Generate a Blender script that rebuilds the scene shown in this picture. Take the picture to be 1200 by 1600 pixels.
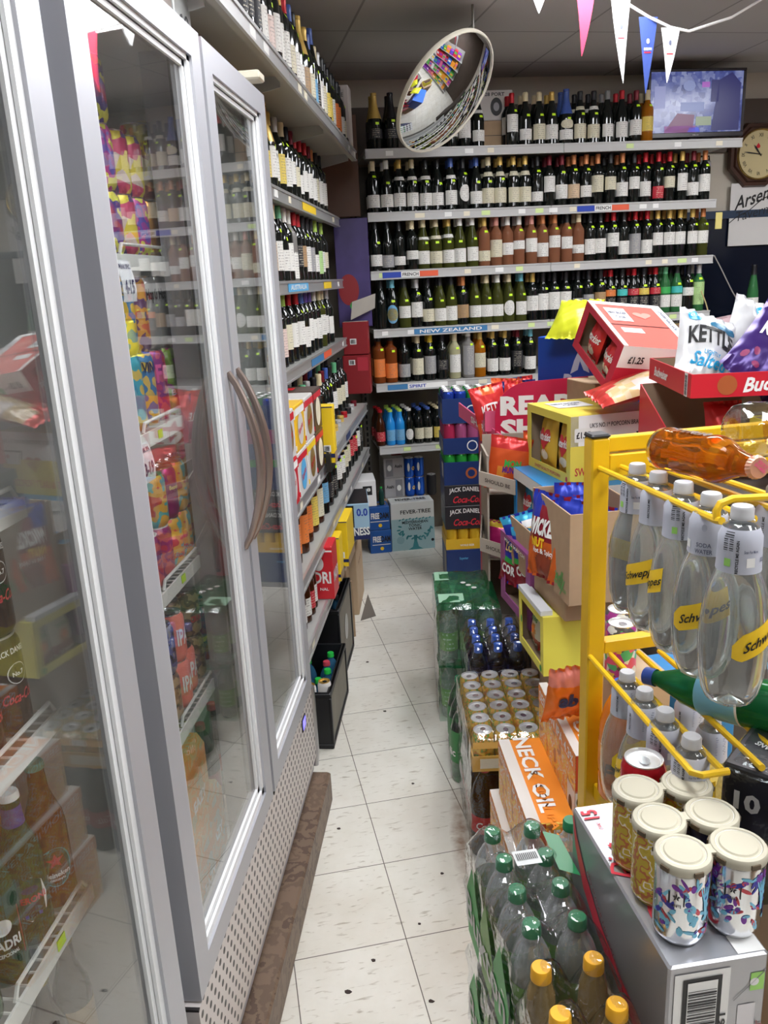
import bpy, math, random
from math import sin, cos, pi, radians as rad
random.seed(7)
for o in list(bpy.data.objects): bpy.data.objects.remove(o)
SC = bpy.context.scene
COL = SC.collection
# ---------------------------------------------------------------- camera
from mathutils import Matrix, Vector
cam_d = bpy.data.cameras.new('camera'); cam = bpy.data.objects.new('camera', cam_d); COL.objects.link(cam)
cam_d.sensor_fit = 'VERTICAL'; cam_d.sensor_height = 24.0; cam_d.lens = 24.0*1273.3/1600
cam_d.clip_start = .02
_R = ((0.99536298,-0.02357343,-0.09325685),(0.08308083,-0.27792264,0.95700396),(-0.04847806,-0.96031417,-0.27467541))
m = Matrix([[r[0], -r[1], -r[2], 0] for r in _R] + [[0,0,0,1]])
m.translation = Vector((0,0,1.72)); cam.matrix_world = m
SC.camera = cam
# ---------------------------------------------------------------- world, exposure
SC.view_settings.view_transform = 'Standard'; SC.view_settings.look = 'None'
SC.view_settings.gamma = 1; SC.view_settings.use_curve_mapping = False
SC.view_settings.exposure = 0.62
w = bpy.data.worlds.new('world'); SC.world = w; w.use_nodes = True
w.node_tree.nodes['Background'].inputs[0].default_value = (.8,.85,.9,1)
w.node_tree.nodes['Background'].inputs[1].default_value = .15
PANEL_POWER = 13.5
PANELS = [(1.67,3.24),(.40,1.25),(1.67,0.24),(3.47,3.24),(3.47,0.24),(1.67,-1.9)]    # room-grid centres of the ceiling light panels

# ---------------------------------------------------------------- helpers
CATS = {}
def tag(o, label, cat, group=None, kind=None):
    o['label'] = label; o['category'] = cat
    if group: o['group'] = group
    if kind: o['kind'] = kind
    return o
def empty(name, loc=(0,0,0), rz=0, label=None, cat=None, group=None, rot=None):
    o = bpy.data.objects.new(name, None); COL.objects.link(o); o.empty_display_size = .05
    o.location = loc; o.rotation_euler = rot if rot else (0,0,rad(rz))
    if label: tag(o, label, cat, group)
    return o
MATS = {}
def mat(name, col, rough=.5, metal=0., spec=.5, noise=0., nscale=8., trans=0., ior=1.45, emit=None, es=1., alpha=1., coat=0.):
    if name in MATS: return MATS[name]
    m = bpy.data.materials.new(name); m.use_nodes = True; nt = m.node_tree; b = nt.nodes['Principled BSDF']
    c = tuple(col)+(1,) if len(col) == 3 else col
    b.inputs['Base Color'].default_value = c; b.inputs['Roughness'].default_value = rough
    b.inputs['Metallic'].default_value = metal; b.inputs['Specular IOR Level'].default_value = spec
    b.inputs['Transmission Weight'].default_value = trans; b.inputs['IOR'].default_value = ior
    b.inputs['Coat Weight'].default_value = coat
    if alpha < 1: b.inputs['Alpha'].default_value = alpha
    if emit: b.inputs['Emission Color'].default_value = tuple(emit)+(1,); b.inputs['Emission Strength'].default_value = es
    # slight procedural variation of colour and gloss on every surface
    tc = nt.nodes.new('ShaderNodeTexCoord'); n = nt.nodes.new('ShaderNodeTexNoise'); n.inputs['Scale'].default_value = nscale
    nt.links.new(tc.outputs['Object'], n.inputs['Vector'])
    amt = noise if noise else .04
    if not trans:
        mx = nt.nodes.new('ShaderNodeMix'); mx.data_type = 'RGBA'
        mx.inputs[6].default_value = tuple(v*(1-amt) for v in c[:3])+(1,); mx.inputs[7].default_value = tuple(min(1, v*(1+amt*.6)) for v in c[:3])+(1,)
        nt.links.new(n.outputs['Fac'], mx.inputs[0]); nt.links.new(mx.outputs[2], b.inputs['Base Color'])
    MATS[name] = m; return m
def pane_mat(name, tint=(1,1,1), ior=1.5, boost=1., rough=0., dirt=0., scale=20., bump=0., film=0.):
    """thin sheet (glass pane, plastic film): see-through with a fresnel reflection"""
    if name in MATS: return MATS[name]
    m = bpy.data.materials.new(name); m.use_nodes = True; nt = m.node_tree; nt.nodes.clear()
    N = nt.nodes.new; L = nt.links.new
    out = N('ShaderNodeOutputMaterial'); tr = N('ShaderNodeBsdfTransparent'); tr.inputs[0].default_value = tuple(tint)+(1,)
    gl = N('ShaderNodeBsdfGlossy'); gl.inputs['Roughness'].default_value = rough
    fr = N('ShaderNodeFresnel'); fr.inputs[0].default_value = ior
    mu = N('ShaderNodeMath'); mu.operation = 'MULTIPLY_ADD'; mu.inputs[1].default_value = boost; mu.inputs[2].default_value = film; mu.use_clamp = True
    ge = N('ShaderNodeNewGeometry'); io = N('ShaderNodeMix'); io.data_type = 'FLOAT'; io.inputs[2].default_value = ior; io.inputs[3].default_value = 1/ior
    L(ge.outputs['Backfacing'], io.inputs[0]); L(io.outputs[0], fr.inputs[0])
    L(fr.outputs[0], mu.inputs[0])
    ms = N('ShaderNodeMixShader'); L(mu.outputs[0], ms.inputs[0]); L(tr.outputs[0], ms.inputs[1]); L(gl.outputs[0], ms.inputs[2])
    last = ms
    tc = N('ShaderNodeTexCoord')
    if bump:
        n = N('ShaderNodeTexNoise'); n.inputs['Scale'].default_value = scale; n.inputs['Detail'].default_value = 3; L(tc.outputs['Object'], n.inputs['Vector'])
        bp = N('ShaderNodeBump'); bp.inputs['Strength'].default_value = bump; bp.inputs['Distance'].default_value = .01
        L(n.outputs['Fac'], bp.inputs['Height']); L(bp.outputs[0], gl.inputs['Normal']); L(bp.outputs[0], fr.inputs['Normal'])
    if dirt:  # pale diffuse haze: dirt on door glass, painted-in brightness on clear bottles
        d = N('ShaderNodeBsdfDiffuse'); d.inputs[0].default_value = (.7,.7,.7,1)
        n2 = N('ShaderNodeTexNoise'); n2.inputs['Scale'].default_value = 6; L(tc.outputs['Object'], n2.inputs['Vector'])
        m2 = N('ShaderNodeMath'); m2.operation = 'MULTIPLY'; m2.inputs[1].default_value = dirt; L(n2.outputs['Fac'], m2.inputs[0])
        ms2 = N('ShaderNodeMixShader'); L(m2.outputs[0], ms2.inputs[0]); L(ms.outputs[0], ms2.inputs[1]); L(d.outputs[0], ms2.inputs[2]); last = ms2
    L(last.outputs[0], out.inputs[0])
    MATS[name] = m; return m
def blob_mat(name, cols, scale=30., rough=.35, metal=0., detail=1., stretch=(1,1,1), vor=False):
    """printed artwork: a patchwork of flat colours"""
    if name in MATS: return MATS[name]
    m = bpy.data.materials.new(name); m.use_nodes = True; nt = m.node_tree; b = nt.nodes['Principled BSDF']; N = nt.nodes.new; L = nt.links.new
    b.inputs['Roughness'].default_value = rough; b.inputs['Metallic'].default_value = metal
    tc = N('ShaderNodeTexCoord'); mp = N('ShaderNodeMapping'); mp.inputs['Scale'].default_value = stretch; L(tc.outputs['Object'], mp.inputs[0])
    if vor:
        n = N('ShaderNodeTexVoronoi'); n.inputs['Scale'].default_value = scale; L(mp.outputs[0], n.inputs['Vector'])
        sp = N('ShaderNodeSeparateColor'); L(n.outputs['Color'], sp.inputs[0]); src = sp.outputs[0]
    else:
        n = N('ShaderNodeTexNoise'); n.inputs['Scale'].default_value = scale; n.inputs['Detail'].default_value = detail; L(mp.outputs[0], n.inputs['Vector']); src = n.outputs['Fac']
    cr = N('ShaderNodeValToRGB'); cr.color_ramp.interpolation = 'CONSTANT'; el = cr.color_ramp.elements
    lo, hi = (.0, 1.) if vor else (.33, .67)
    while len(el) < len(cols): el.new(.5)
    for i, c in enumerate(cols):
        el[i].position = 0 if i == 0 else lo+(hi-lo)*i/len(cols); el[i].color = tuple(c)+(1,)
    L(src, cr.inputs[0]); L(cr.outputs[0], b.inputs['Base Color'])
    MATS[name] = m; return m
def label_mat(name, col, ink=(.15,.13,.12), rows=1.):
    """paper label with rows of fine print"""
    if name in MATS: return MATS[name]
    m = bpy.data.materials.new(name); m.use_nodes = True; nt = m.node_tree; b = nt.nodes['Principled BSDF']; N = nt.nodes.new; L = nt.links.new
    b.inputs['Roughness'].default_value = .55
    tc = N('ShaderNodeTexCoord'); oi = N('ShaderNodeObjectInfo'); sp = N('ShaderNodeSeparateXYZ'); L(tc.outputs['Object'], sp.inputs[0])
    def math_(op, a, bb=None, c=None):
        n = N('ShaderNodeMath'); n.operation = op
        for i, v in enumerate((a, bb, c)):
            if v is None: continue
            if isinstance(v, (int, float)): n.inputs[i].default_value = v
            else: L(v, n.inputs[i])
        return n.outputs[0]
    zz = math_('MULTIPLY_ADD', sp.outputs[2], 95.*rows, oi.outputs['Random'])
    fr = math_('FRACT', zz); band = math_('LESS_THAN', fr, .34)
    rowid = math_('FLOOR', zz)
    cb = N('ShaderNodeCombineXYZ'); L(math_('MULTIPLY', sp.outputs[0], 260.), cb.inputs[0]); L(math_('MULTIPLY', rowid, 7.3), cb.inputs[1]); L(math_('MULTIPLY', oi.outputs['Random'], 50.), cb.inputs[2])
    n = N('ShaderNodeTexNoise'); n.inputs['Scale'].default_value = 1.; n.inputs['Detail'].default_value = 0; L(cb.outputs[0], n.inputs['Vector'])
    word = math_('GREATER_THAN', n.outputs['Fac'], .5)
    mid = math_('LESS_THAN', math_('ABSOLUTE', sp.outputs[0]), .022)
    msk = math_('MULTIPLY', math_('MULTIPLY', band, word), math_('MULTIPLY', mid, .6))
    mx = N('ShaderNodeMix'); mx.data_type = 'RGBA'; mx.inputs[6].default_value = tuple(col)+(1,); mx.inputs[7].default_value = tuple(ink)+(1,)
    L(msk, mx.inputs[0]); L(mx.outputs[2], b.inputs['Base Color'])
    MATS[name] = m; return m

class MB:
    """mesh builder: collects shapes with material slots, links them as ONE object"""
    def __init__(s): s.v = []; s.f = []; s.mi = []; s.T = None
    def add(s, vs, fs, mi=0):
        o = len(s.v)
        if s.T is not None: vs = [s.T @ Vector(p) for p in vs]
        s.v += [tuple(p) for p in vs]; s.f += [tuple(i+o for i in f) for f in fs]
        s.mi += [mi(k) if callable(mi) else mi for k in range(len(fs))]; return s
    def box(s, x0, x1, y0, y1, z0, z1, mi=0):
        return s.add([(x0,y0,z0),(x1,y0,z0),(x1,y1,z0),(x0,y1,z0),(x0,y0,z1),(x1,y0,z1),(x1,y1,z1),(x0,y1,z1)],
                     [(0,3,2,1),(4,5,6,7),(0,1,5,4),(1,2,6,5),(2,3,7,6),(3,0,4,7)], mi)
    def rbox(s, x0, x1, y0, y1, z0, z1, b=.004, mi=0):
        # box with chamfered vertical and horizontal edges
        vs = []; 
        for z, i in ((z0,b),(z0+b,0),(z1-b,0),(z1,b)):
            X0, X1, Y0, Y1 = x0+i, x1-i, y0+i, y1-i
            vs += [(X0+b,Y0,z),(X1-b,Y0,z),(X1,Y0+b,z),(X1,Y1-b,z),(X1-b,Y1,z),(X0+b,Y1,z),(X0,Y1-b,z),(X0,Y0+b,z)]
        fs = [tuple(range(7,-1,-1)), tuple(range(24,32))]
        for k in range(3):
            for j in range(8):
                a = k*8+j; c = k*8+(j+1) % 8; fs.append((a,c,c+8,a+8))
        return s.add(vs, fs, mi)
    def lathe(s, prof, n=20, mi=0, a0=0., a1=2*pi, cx=0, cy=0):
        full = abs(a1-a0-2*pi) < 1e-6; cols = n if full else n+1; vs = []; fs = []; mis = []
        for (r, z) in prof:
            for j in range(cols):
                a = a0+(a1-a0)*j/n; vs.append((cx+r*sin(a), cy-r*cos(a), z))
        for i in range(len(prof)-1):
            for j in range(n):
                k = (j+1) % cols
                fs.append((i*cols+j, i*cols+k, (i+1)*cols+k, (i+1)*cols+j)); mis.append(mi(i, j) if callable(mi) else mi)
        o = len(s.v); s.add(vs, fs, 0); s.mi[-len(fs):] = mis; return s
    def tube(s, pts, r, n=8, mi=0, cap=True):
        pts = [Vector(p) for p in pts]; vs = []; fs = []
        a = None
        for i, p in enumerate(pts):
            d = (pts[min(i+1, len(pts)-1)]-pts[max(i-1, 0)]).normalized()
            if a is None:
                a = d.cross(Vector((0,0,1)))
                if a.length < .1: a = d.cross(Vector((1,0,0)))
            else: a = a-d*a.dot(d)
            a.normalize(); b = d.cross(a)
            rr = r[i] if isinstance(r, (list, tuple)) else r
            for j in range(n): t = 2*pi*j/n; vs.append(p+a*(rr*cos(t))+b*(rr*sin(t)))
        for i in range(len(pts)-1):
            for j in range(n): k = (j+1) % n; fs.append((i*n+j, (i+1)*n+j, (i+1)*n+k, i*n+k))
        if cap: fs += [tuple(range(n)), tuple((len(pts)-1)*n+j for j in range(n-1,-1,-1))]
        return s.add(vs, fs, mi)
    def prism(s, poly, z0, z1, mi=0):
        n = len(poly); vs = [(x,y,z0) for x,y in poly]+[(x,y,z1) for x,y in poly]
        return s.add(vs, [tuple(range(n-1,-1,-1)), tuple(range(n,2*n))]+[(j,(j+1)%n,n+(j+1)%n,n+j) for j in range(n)], mi)
    def quad(s, a, b, c, d, mi=0): return s.add([a,b,c,d], [(0,1,2,3)], mi)
    def mesh(s, name, mats, smooth=True, angle=35):
        me = bpy.data.meshes.new(name); me.from_pydata(s.v, [], s.f)
        for m_ in (mats if isinstance(mats, (list, tuple)) else [mats]): me.materials.append(m_)
        me.polygons.foreach_set('material_index', s.mi); me.polygons.foreach_set('use_smooth', [smooth]*len(s.f))
        me.update()
        if smooth: me.set_sharp_from_angle(angle=rad(angle))
        return me
    def obj(s, name, mats, parent=None, smooth=True, angle=35):
        return link(name, s.mesh(name, mats, smooth, angle), parent)
def link(name, me, parent=None, loc=None, rz=None):
    o = bpy.data.objects.new(name, me); COL.objects.link(o)
    if parent: o.parent = parent
    if loc: o.location = loc
    if rz is not None: o.rotation_euler = (0,0,rad(rz))
    return o
def solid(o, label, cat, group=None, kind=None): return tag(o, label, cat, group, kind)
def struct(name, mb, m, smooth=False):
    o = mb.obj(name, m, None, smooth); o['kind'] = 'structure'; return o

# --- lettering: flat outline text turned into a mesh, laid on a plane or wrapped round a cylinder
_TX = {}
def text_data(s, ex=.0, bold=0., res=2):
    k = (s, bold, res)
    if k in _TX: return _TX[k]
    cu = bpy.data.curves.new('t', 'FONT'); cu.body = s; cu.size = 1; cu.resolution_u = res; cu.offset = bold
    ob = bpy.data.objects.new('t', cu); COL.objects.link(ob)
    dg = bpy.context.evaluated_depsgraph_get(); dg.update(); me = ob.evaluated_get(dg).to_mesh()
    vs = [(v.co.x, v.co.y) for v in me.vertices]; fs = [tuple(p.vertices) for p in me.polygons]
    ob.evaluated_get(dg).to_mesh_clear(); bpy.data.objects.remove(ob); bpy.data.curves.remove(cu)
    x0 = min(v[0] for v in vs); x1 = max(v[0] for v in vs); y0 = min(v[1] for v in vs); y1 = max(v[1] for v in vs)
    vs = [((x-(x0+x1)/2)/(x1-x0), (y-(y0+y1)/2)/(y1-y0)) for x, y in vs]
    _TX[k] = (vs, fs); return _TX[k]
def lettering(s, m, parent, fmap, w, h, bold=.02, shear=0., name='lettering', arc=0., rot=0.):
    """fmap maps (u, v) in metres around the middle of the text to a 3-D point"""
    vs, fs = text_data(s, bold=bold)
    out = []
    for x, y in vs:
        u = x*w+shear*y*h; v = y*h+arc*(1-4*x*x)*h
        if rot: u, v = u*cos(rot)-v*sin(rot), u*sin(rot)+v*cos(rot)
        out.append(fmap(u, v))
    mb = MB(); mb.add(out, fs); return mb.obj(name, m, parent, smooth=False)
def shape(poly, m, parent, fmap, name='print', close=True):
    mb = MB(); mb.add([fmap(u, v) for u, v in poly], [tuple(range(len(poly)))]); return mb.obj(name, m, parent, smooth=False)
def plane_map(o, U, V, off=.0008):
    o, U, V = Vector(o), Vector(U).normalized(), Vector(V).normalized(); n = U.cross(V)*off
    return lambda u, v: tuple(o+U*u+V*v+n)
def cyl_map(r, a0, z0, off=.0006):
    return lambda u, v: ((r+off)*sin(a0+u/r), -(r+off)*cos(a0+u/r), z0+v)
def ellipse(cx, cy, a, b, n=20, rot=0):
    return [(cx+a*cos(2*pi*i/n)*cos(rot)-b*sin(2*pi*i/n)*sin(rot), cy+a*cos(2*pi*i/n)*sin(rot)+b*sin(2*pi*i/n)*cos(rot)) for i in range(n)]
def rect(x0, y0, x1, y1): return [(x0,y0),(x1,y0),(x1,y1),(x0,y1)]

# --- common materials
WHITE = mat('white_print', (.85,.85,.83), .5); BLACK = mat('black_print', (.012,.012,.014), .45)
RED = mat('red_print', (.62,.015,.03), .4); BLUE = mat('blue_print', (.02,.06,.42), .4); NAVY = mat('navy_print', (.012,.022,.11), .4)
YEL = mat('yellow_print', (.9,.62,.02), .4); GOLD = mat('gold_foil', (.75,.52,.16), .3, .8); GREENP = mat('green_print', (.03,.35,.06), .4)
ORANGE = mat('orange_print', (.9,.24,.03), .4); PINK = mat('pink_print', (.8,.1,.28), .4); PURPLE = mat('purple_print', (.12,.02,.25), .35)
SKY = mat('sky_print', (.1,.42,.75), .4); TEAL = mat('teal_print', (.05,.4,.42), .4); CREAM = mat('cream_print', (.8,.74,.58), .5)
NEON = mat('neon_ticket', (.62,.95,.02), .5); KRAFT = mat('kraft_card', (.42,.29,.18), .8, noise=.12, nscale=30); GREYCARD = mat('grey_card', (.5,.47,.42), .8, noise=.1, nscale=20)
SILVER = mat('can_aluminium', (.78,.78,.8), .22, 1.); STEEL = mat('brushed_steel', (.5,.5,.52), .38, .9); WOODL = mat('pale_wood', (.45,.3,.17), .6, noise=.3, nscale=12)
SHELF = mat('shelf_enamel', (.42,.42,.4), .45, .2, noise=.1); RAIL = mat('price_rail_metal', (.55,.55,.55), .35, .7)
RAILW = mat('price_rail_plastic', (.5,.5,.49), .35)
# ================================================================ room
TH = rad(16.13)
def room(u, v, z=0.): return (u*cos(TH)-v*sin(TH), u*sin(TH)+v*cos(TH), z)
BA = rad(13.15); P0 = (-.451, 5.058)
def B(s, t, z=0.): return (P0[0]+s*cos(BA)-t*sin(BA), P0[1]+s*sin(BA)+t*cos(BA), z)

def floor_mat():
    m = bpy.data.materials.new('vinyl_tiles'); m.use_nodes = True; nt = m.node_tree; b = nt.nodes['Principled BSDF']; N = nt.nodes.new; L = nt.links.new
    tc = N('ShaderNodeTexCoord'); mp = N('ShaderNodeMapping'); mp.vector_type = 'TEXTURE'
    mp.inputs['Location'].default_value = (-.1737, 1.7972, 0); mp.inputs['Rotation'].default_value = (0,0,TH); L(tc.outputs['Object'], mp.inputs[0])
    br = N('ShaderNodeTexBrick'); br.offset = 0; br.inputs['Scale'].default_value = 1; br.inputs['Brick Width'].default_value = .305; br.inputs['Row Height'].default_value = .305
    br.inputs['Mortar Size'].default_value = .0016; br.inputs['Mortar Smooth'].default_value = .3; br.inputs['Bias'].default_value = 0
    br.inputs['Color1'].default_value = (.76,.74,.67,1); br.inputs['Color2'].default_value = (.81,.79,.72,1); br.inputs['Mortar'].default_value = (.13,.11,.09,1)
    L(mp.outputs[0], br.inputs['Vector'])
    # streaky chips in the vinyl
    m2 = N('ShaderNodeMapping'); m2.inputs['Scale'].default_value = (22,95,1); L(mp.outputs[0], m2.inputs[0])
    n = N('ShaderNodeTexNoise'); n.inputs['Scale'].default_value = 1; n.inputs['Detail'].default_value = 4; n.inputs['Distortion'].default_value = .6; L(m2.outputs[0], n.inputs['Vector'])
    cr = N('ShaderNodeValToRGB'); cr.color_ramp.elements[0].position = .28; cr.color_ramp.elements[0].color = (.52,.47,.40,1); cr.color_ramp.elements[1].position = .40; cr.color_ramp.elements[1].color = (1,1,1,1); L(n.outputs['Fac'], cr.inputs[0])
    mx = N('ShaderNodeMix'); mx.data_type = 'RGBA'; mx.blend_type = 'MULTIPLY'; mx.inputs[0].default_value = .75; L(br.outputs['Color'], mx.inputs[6]); L(cr.outputs[0], mx.inputs[7])
    # grime
    n2 = N('ShaderNodeTexNoise'); n2.inputs['Scale'].default_value = 2.4; n2.inputs['Detail'].default_value = 6; n2.inputs['Roughness'].default_value = .65; L(tc.outputs['Object'], n2.inputs['Vector'])
    c2 = N('ShaderNodeValToRGB'); c2.color_ramp.elements[0].position = .3; c2.color_ramp.elements[0].color = (.82,.79,.74,1); c2.color_ramp.elements[1].position = .6; c2.color_ramp.elements[1].color = (1,1,1,1); L(n2.outputs['Fac'], c2.inputs[0])
    m3 = N('ShaderNodeMix'); m3.data_type = 'RGBA'; m3.blend_type = 'MULTIPLY'; m3.inputs[0].default_value = .8; L(mx.outputs[2], m3.inputs[6]); L(c2.outputs[0], m3.inputs[7])
    # rust stain beside the drinks packs (a mark with a place of its own)
    sp = N('ShaderNodeMapping'); sp.vector_type = 'TEXTURE'; sp.inputs['Location'].default_value = (-.02,2.22,0); sp.inputs['Scale'].default_value = (.05,.40,1); sp.inputs['Rotation'].default_value = (0,0,rad(4)); L(tc.outputs['Object'], sp.inputs[0])
    gd = N('ShaderNodeTexGradient'); gd.gradient_type = 'SPHERICAL'; L(sp.outputs[0], gd.inputs[0])
    n3 = N('ShaderNodeTexNoise'); n3.inputs['Scale'].default_value = 28; n3.inputs['Detail'].default_value = 5; L(tc.outputs['Object'], n3.inputs['Vector'])
    ml = N('ShaderNodeMath'); ml.operation = 'MULTIPLY'; L(gd.outputs['Fac'], ml.inputs[0]); L(n3.outputs['Fac'], ml.inputs[1])
    c3 = N('ShaderNodeValToRGB'); c3.color_ramp.elements[0].position = .12; c3.color_ramp.elements[1].position = .62; L(ml.outputs[0], c3.inputs[0])
    m4 = N('ShaderNodeMix'); m4.data_type = 'RGBA'; m4.inputs[7].default_value = (.2,.09,.035,1); L(c3.outputs[0], m4.inputs[0]); L(m3.outputs[2], m4.inputs[6])
    L(m4.outputs[2], b.inputs['Base Color']); b.inputs['Roughness'].default_value = .42
    bp = N('ShaderNodeBump'); bp.inputs['Strength'].default_value = .15; bp.inputs['Distance'].default_value = .002; L(n2.outputs['Fac'], bp.inputs['Height']); L(bp.outputs[0], b.inputs['Normal'])
    return m
def ceil_mat():
    m = bpy.data.materials.new('ceiling_tiles'); m.use_nodes = True; nt = m.node_tree; b = nt.nodes['Principled BSDF']; N = nt.nodes.new; L = nt.links.new
    tc = N('ShaderNodeTexCoord'); mp = N('ShaderNodeMapping'); mp.vector_type = 'TEXTURE'
    mp.inputs['Location'].default_value = room(1.37, 4.44); mp.inputs['Rotation'].default_value = (0,0,TH); L(tc.outputs['Object'], mp.inputs[0])
    br = N('ShaderNodeTexBrick'); br.offset = 0; br.inputs['Scale'].default_value = 1; br.inputs['Brick Width'].default_value = .6; br.inputs['Row Height'].default_value = .6
    br.inputs['Mortar Size'].default_value = .006; br.inputs['Mortar Smooth'].default_value = .1
    br.inputs['Color1'].default_value = (.42,.405,.385,1); br.inputs['Color2'].default_value = (.45,.435,.415,1); br.inputs['Mortar'].default_value = (.24,.23,.215,1); L(mp.outputs[0], br.inputs['Vector'])
    L(br.outputs['Color'], b.inputs['Base Color']); b.inputs['Roughness'].default_value = .8
    return m
X0, X1, Y0 = -1.12, 3.3, -2.6
def wall_y(x): return P0[1]+.47/cos(BA)+(x-P0[0])*math.tan(BA)    # y of the back wall
poly = [(X0,Y0),(X1,Y0),(X1,wall_y(X1)),(X0,wall_y(X0))]
mb = MB(); mb.prism(poly, -.06, 0); struct('floor', mb, floor_mat())
mb = MB(); mb.prism(poly, 2.9, 2.96); struct('ceiling', mb, ceil_mat())
WALLP = mat('painted_wall', (.55,.5,.42), .8, noise=.1, nscale=3); DARKW = mat('dark_panelling', (.09,.065,.05), .6, noise=.25, nscale=5)
mb = MB(); mb.box(X0-.1, X0, Y0, wall_y(X0), 0, 2.9); struct('wall_left', mb, WALLP)
mb = MB(); mb.box(X1, X1+.1, Y0, wall_y(X1), 0, 2.9); struct('wall_right', mb, DARKW)
mb = MB(); mb.box(X0, X1, Y0-.1, Y0, 0, 2.9); struct('wall_front', mb, DARKW)
mb = MB(); mb.prism([(X0,wall_y(X0)),(X1,wall_y(X1)),(X1,wall_y(X1)+.1),(X0,wall_y(X0)+.1)], 0, 2.9); struct('wall_back', mb, WALLP)
# dark timber band round the top of the back wall and the black-painted zone right of the shelves
a, b_ = B(-.5,.449), B(3.6,.449)
def back_box(s0, s1, t0, t1, z0, z1, name, m):
    mb = MB(); mb.prism([B(s0,t0)[:2], B(s1,t0)[:2], B(s1,t1)[:2], B(s0,t1)[:2]], z0, z1); o = mb.obj(name, m, None, False); o['kind'] = 'structure'; return o
back_box(-.6, 3.2, .44, .468, 2.42, 2.74, 'trim_1', DARKW)
back_box(-.66, 2.05, .45, .468, .0, 2.4, 'trim_2', mat('shaded_backboard', (.16,.14,.11), .7, noise=.1))  # board colour darkened to carry the shade in the gaps behind the bottles
back_box(2.10, 3.2, .44, .468, .9, 2.0, 'window_1', mat('night_window', (.006,.009,.02), .12))
back_box(2.08, 3.2, .42, .468, 2.0, 2.05, 'trim_3', mat('window_head_blue', (.03,.05,.09), .4))

# ---- recessed ceiling light panels
DIFF = mat('light_diffuser', (.9,.9,.9), .5, emit=(.95,.97,1.), es=PANEL_POWER); LFR = mat('light_frame', (.8,.8,.8), .4)
where = ['over the till side of the island', 'over the aisle between fridges and water packs', 'near the shop front over the aisle', 'over the right side at the back', 'over the right side near the camera', 'at the shop front by the entrance']
for i, (u, v) in enumerate(PANELS):
    x, y, _ = room(u, v, 0)
    r = empty('ceiling_light', (x, y, 2.9), 16.13, 'square-edged white recessed ceiling light panel '+where[i], 'light', 'ceiling light panels')
    f = MB(); 
    for (xa,xb,ya,yb) in ((-.3,-.285,-.6,.6),(.285,.3,-.6,.6),(-.285,.285,-.6,-.585),(-.285,.285,.585,.6)): f.box(xa,xb,ya,yb,-.012,-.001)
    f.obj('frame', LFR, r, False)
    d = MB(); d.box(-.285,.285,-.585,.585,-.008,-.004); d.obj('diffuser', DIFF, r, False)

# ================================================================ shelving
def tickets(parent, x0, x1, z, ms, seed, y=-.0035, h=.026):
    rd = random.Random(seed); x = x0
    while x < x1:
        wd = rd.uniform(.035,.06)
        if rd.random() < .45: mb = MB(); mb.box(x, min(x+wd, x1), y-.001, y, z-h/2, z+h/2); mb.obj('price_ticket', rd.choice(ms), parent, False)
        x += wd+rd.uniform(.02,.09)
def rail_banner(parent, x0, x1, z, cols, text=None, tm=None, y=-.006, name='flag_strip'):
    mb = MB(); n = len(cols)
    for i in range(n): mb.box(x0+(x1-x0)*i/n, x0+(x1-x0)*(i+1)/n, y-.001, y, z-.016, z+.016, i)
    o = mb.obj(name, cols, parent, False)
    if text: lettering(text, tm, o, plane_map(((x0+x1)/2, y-.0012, z), (1,0,0), (0,0,1)), (x1-x0)/n*.85, .02)
    return o
BT = dict(top=2.435, r1=2.095, r2=1.765, r3=1.425, r4=1.095, r5=.70)
shelving = empty('wall_shelving', (P0[0], P0[1], 0), 13.15, 'grey metal shelving unit along the back wall filled with wine', 'shelving')
names = ['top','r1','r2','r3','r4','r5']
ends = [2.26,2.13,2.13,2.13,2.13,2.13]
for nm, e in zip(names, ends):
    z = BT[nm]; mb = MB()
    d0 = -.03 if nm == 'top' else 0
    mb.box(-.05, e, d0, .43, z-.025, z); mb.box(-.05, e, d0+.001, d0+.02, z-.05, z-.02)
    s = mb.obj('shelf', SHELF, shelving, False)
    rl = MB(); 
    for a_, b2 in ((-.05, e/2-.004),(e/2+.004, e)): rl.box(a_, b2, d0-.004, d0+.001, z-.046, z-.004); rl.box(a_, b2, d0-.008, d0-.0, z-.008, z+.001); rl.box(a_, b2, d0-.008, d0, z-.050, z-.043)
    R_ = rl.obj('price_rail', RAILW, s, False)
    tickets(s, 0, e-.1, z-.025, [WHITE, WHITE, CREAM, mat('ticket_green',(.65,.8,.35),.5)], len(nm)*7+int(z*10), d0-.0045)
    if nm == 'r1': rail_banner(s, 1.23, 1.56, z-.025, [BLUE, WHITE, mat('flag_red',(.8,.12,.05),.5)], 'FRENCH', BLACK)
    if nm == 'r2': rail_banner(s, 0.02, .36, z-.025, [BLUE, WHITE, mat('flag_red',(.8,.12,.05),.5)], 'FRENCH', BLACK)
    if nm == 'r3': rail_banner(s, .20, .66, z-.025, [mat('flag_blue2',(.05,.2,.42),.5)]*1, 'NEW ZEALAND', WHITE)
    if nm == 'r4': rail_banner(s, .02, .40, z-.025, [mat('flag_blue2',(.05,.2,.42),.5), WHITE, WHITE], 'SPIRIT', BLUE)
up = mat('upright_grey', (.2,.19,.17), .5, .4)
for s_ in (-.075, 1.06, 2.11):
    mb = MB(); mb.box(s_-.02, s_+.02, .40, .445, 0, 2.62)
    for k in range(60): mb.box(s_-.006, s_+.006, .396, .4, .1+k*.04, .125+k*.04, 1)
    mb.obj('upright', [up, BLACK], shelving, False)
mb = MB(); mb.box(.45, 2.13, .15, .43, .0, .09); mb.obj('plinth', up, shelving, False)

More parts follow.
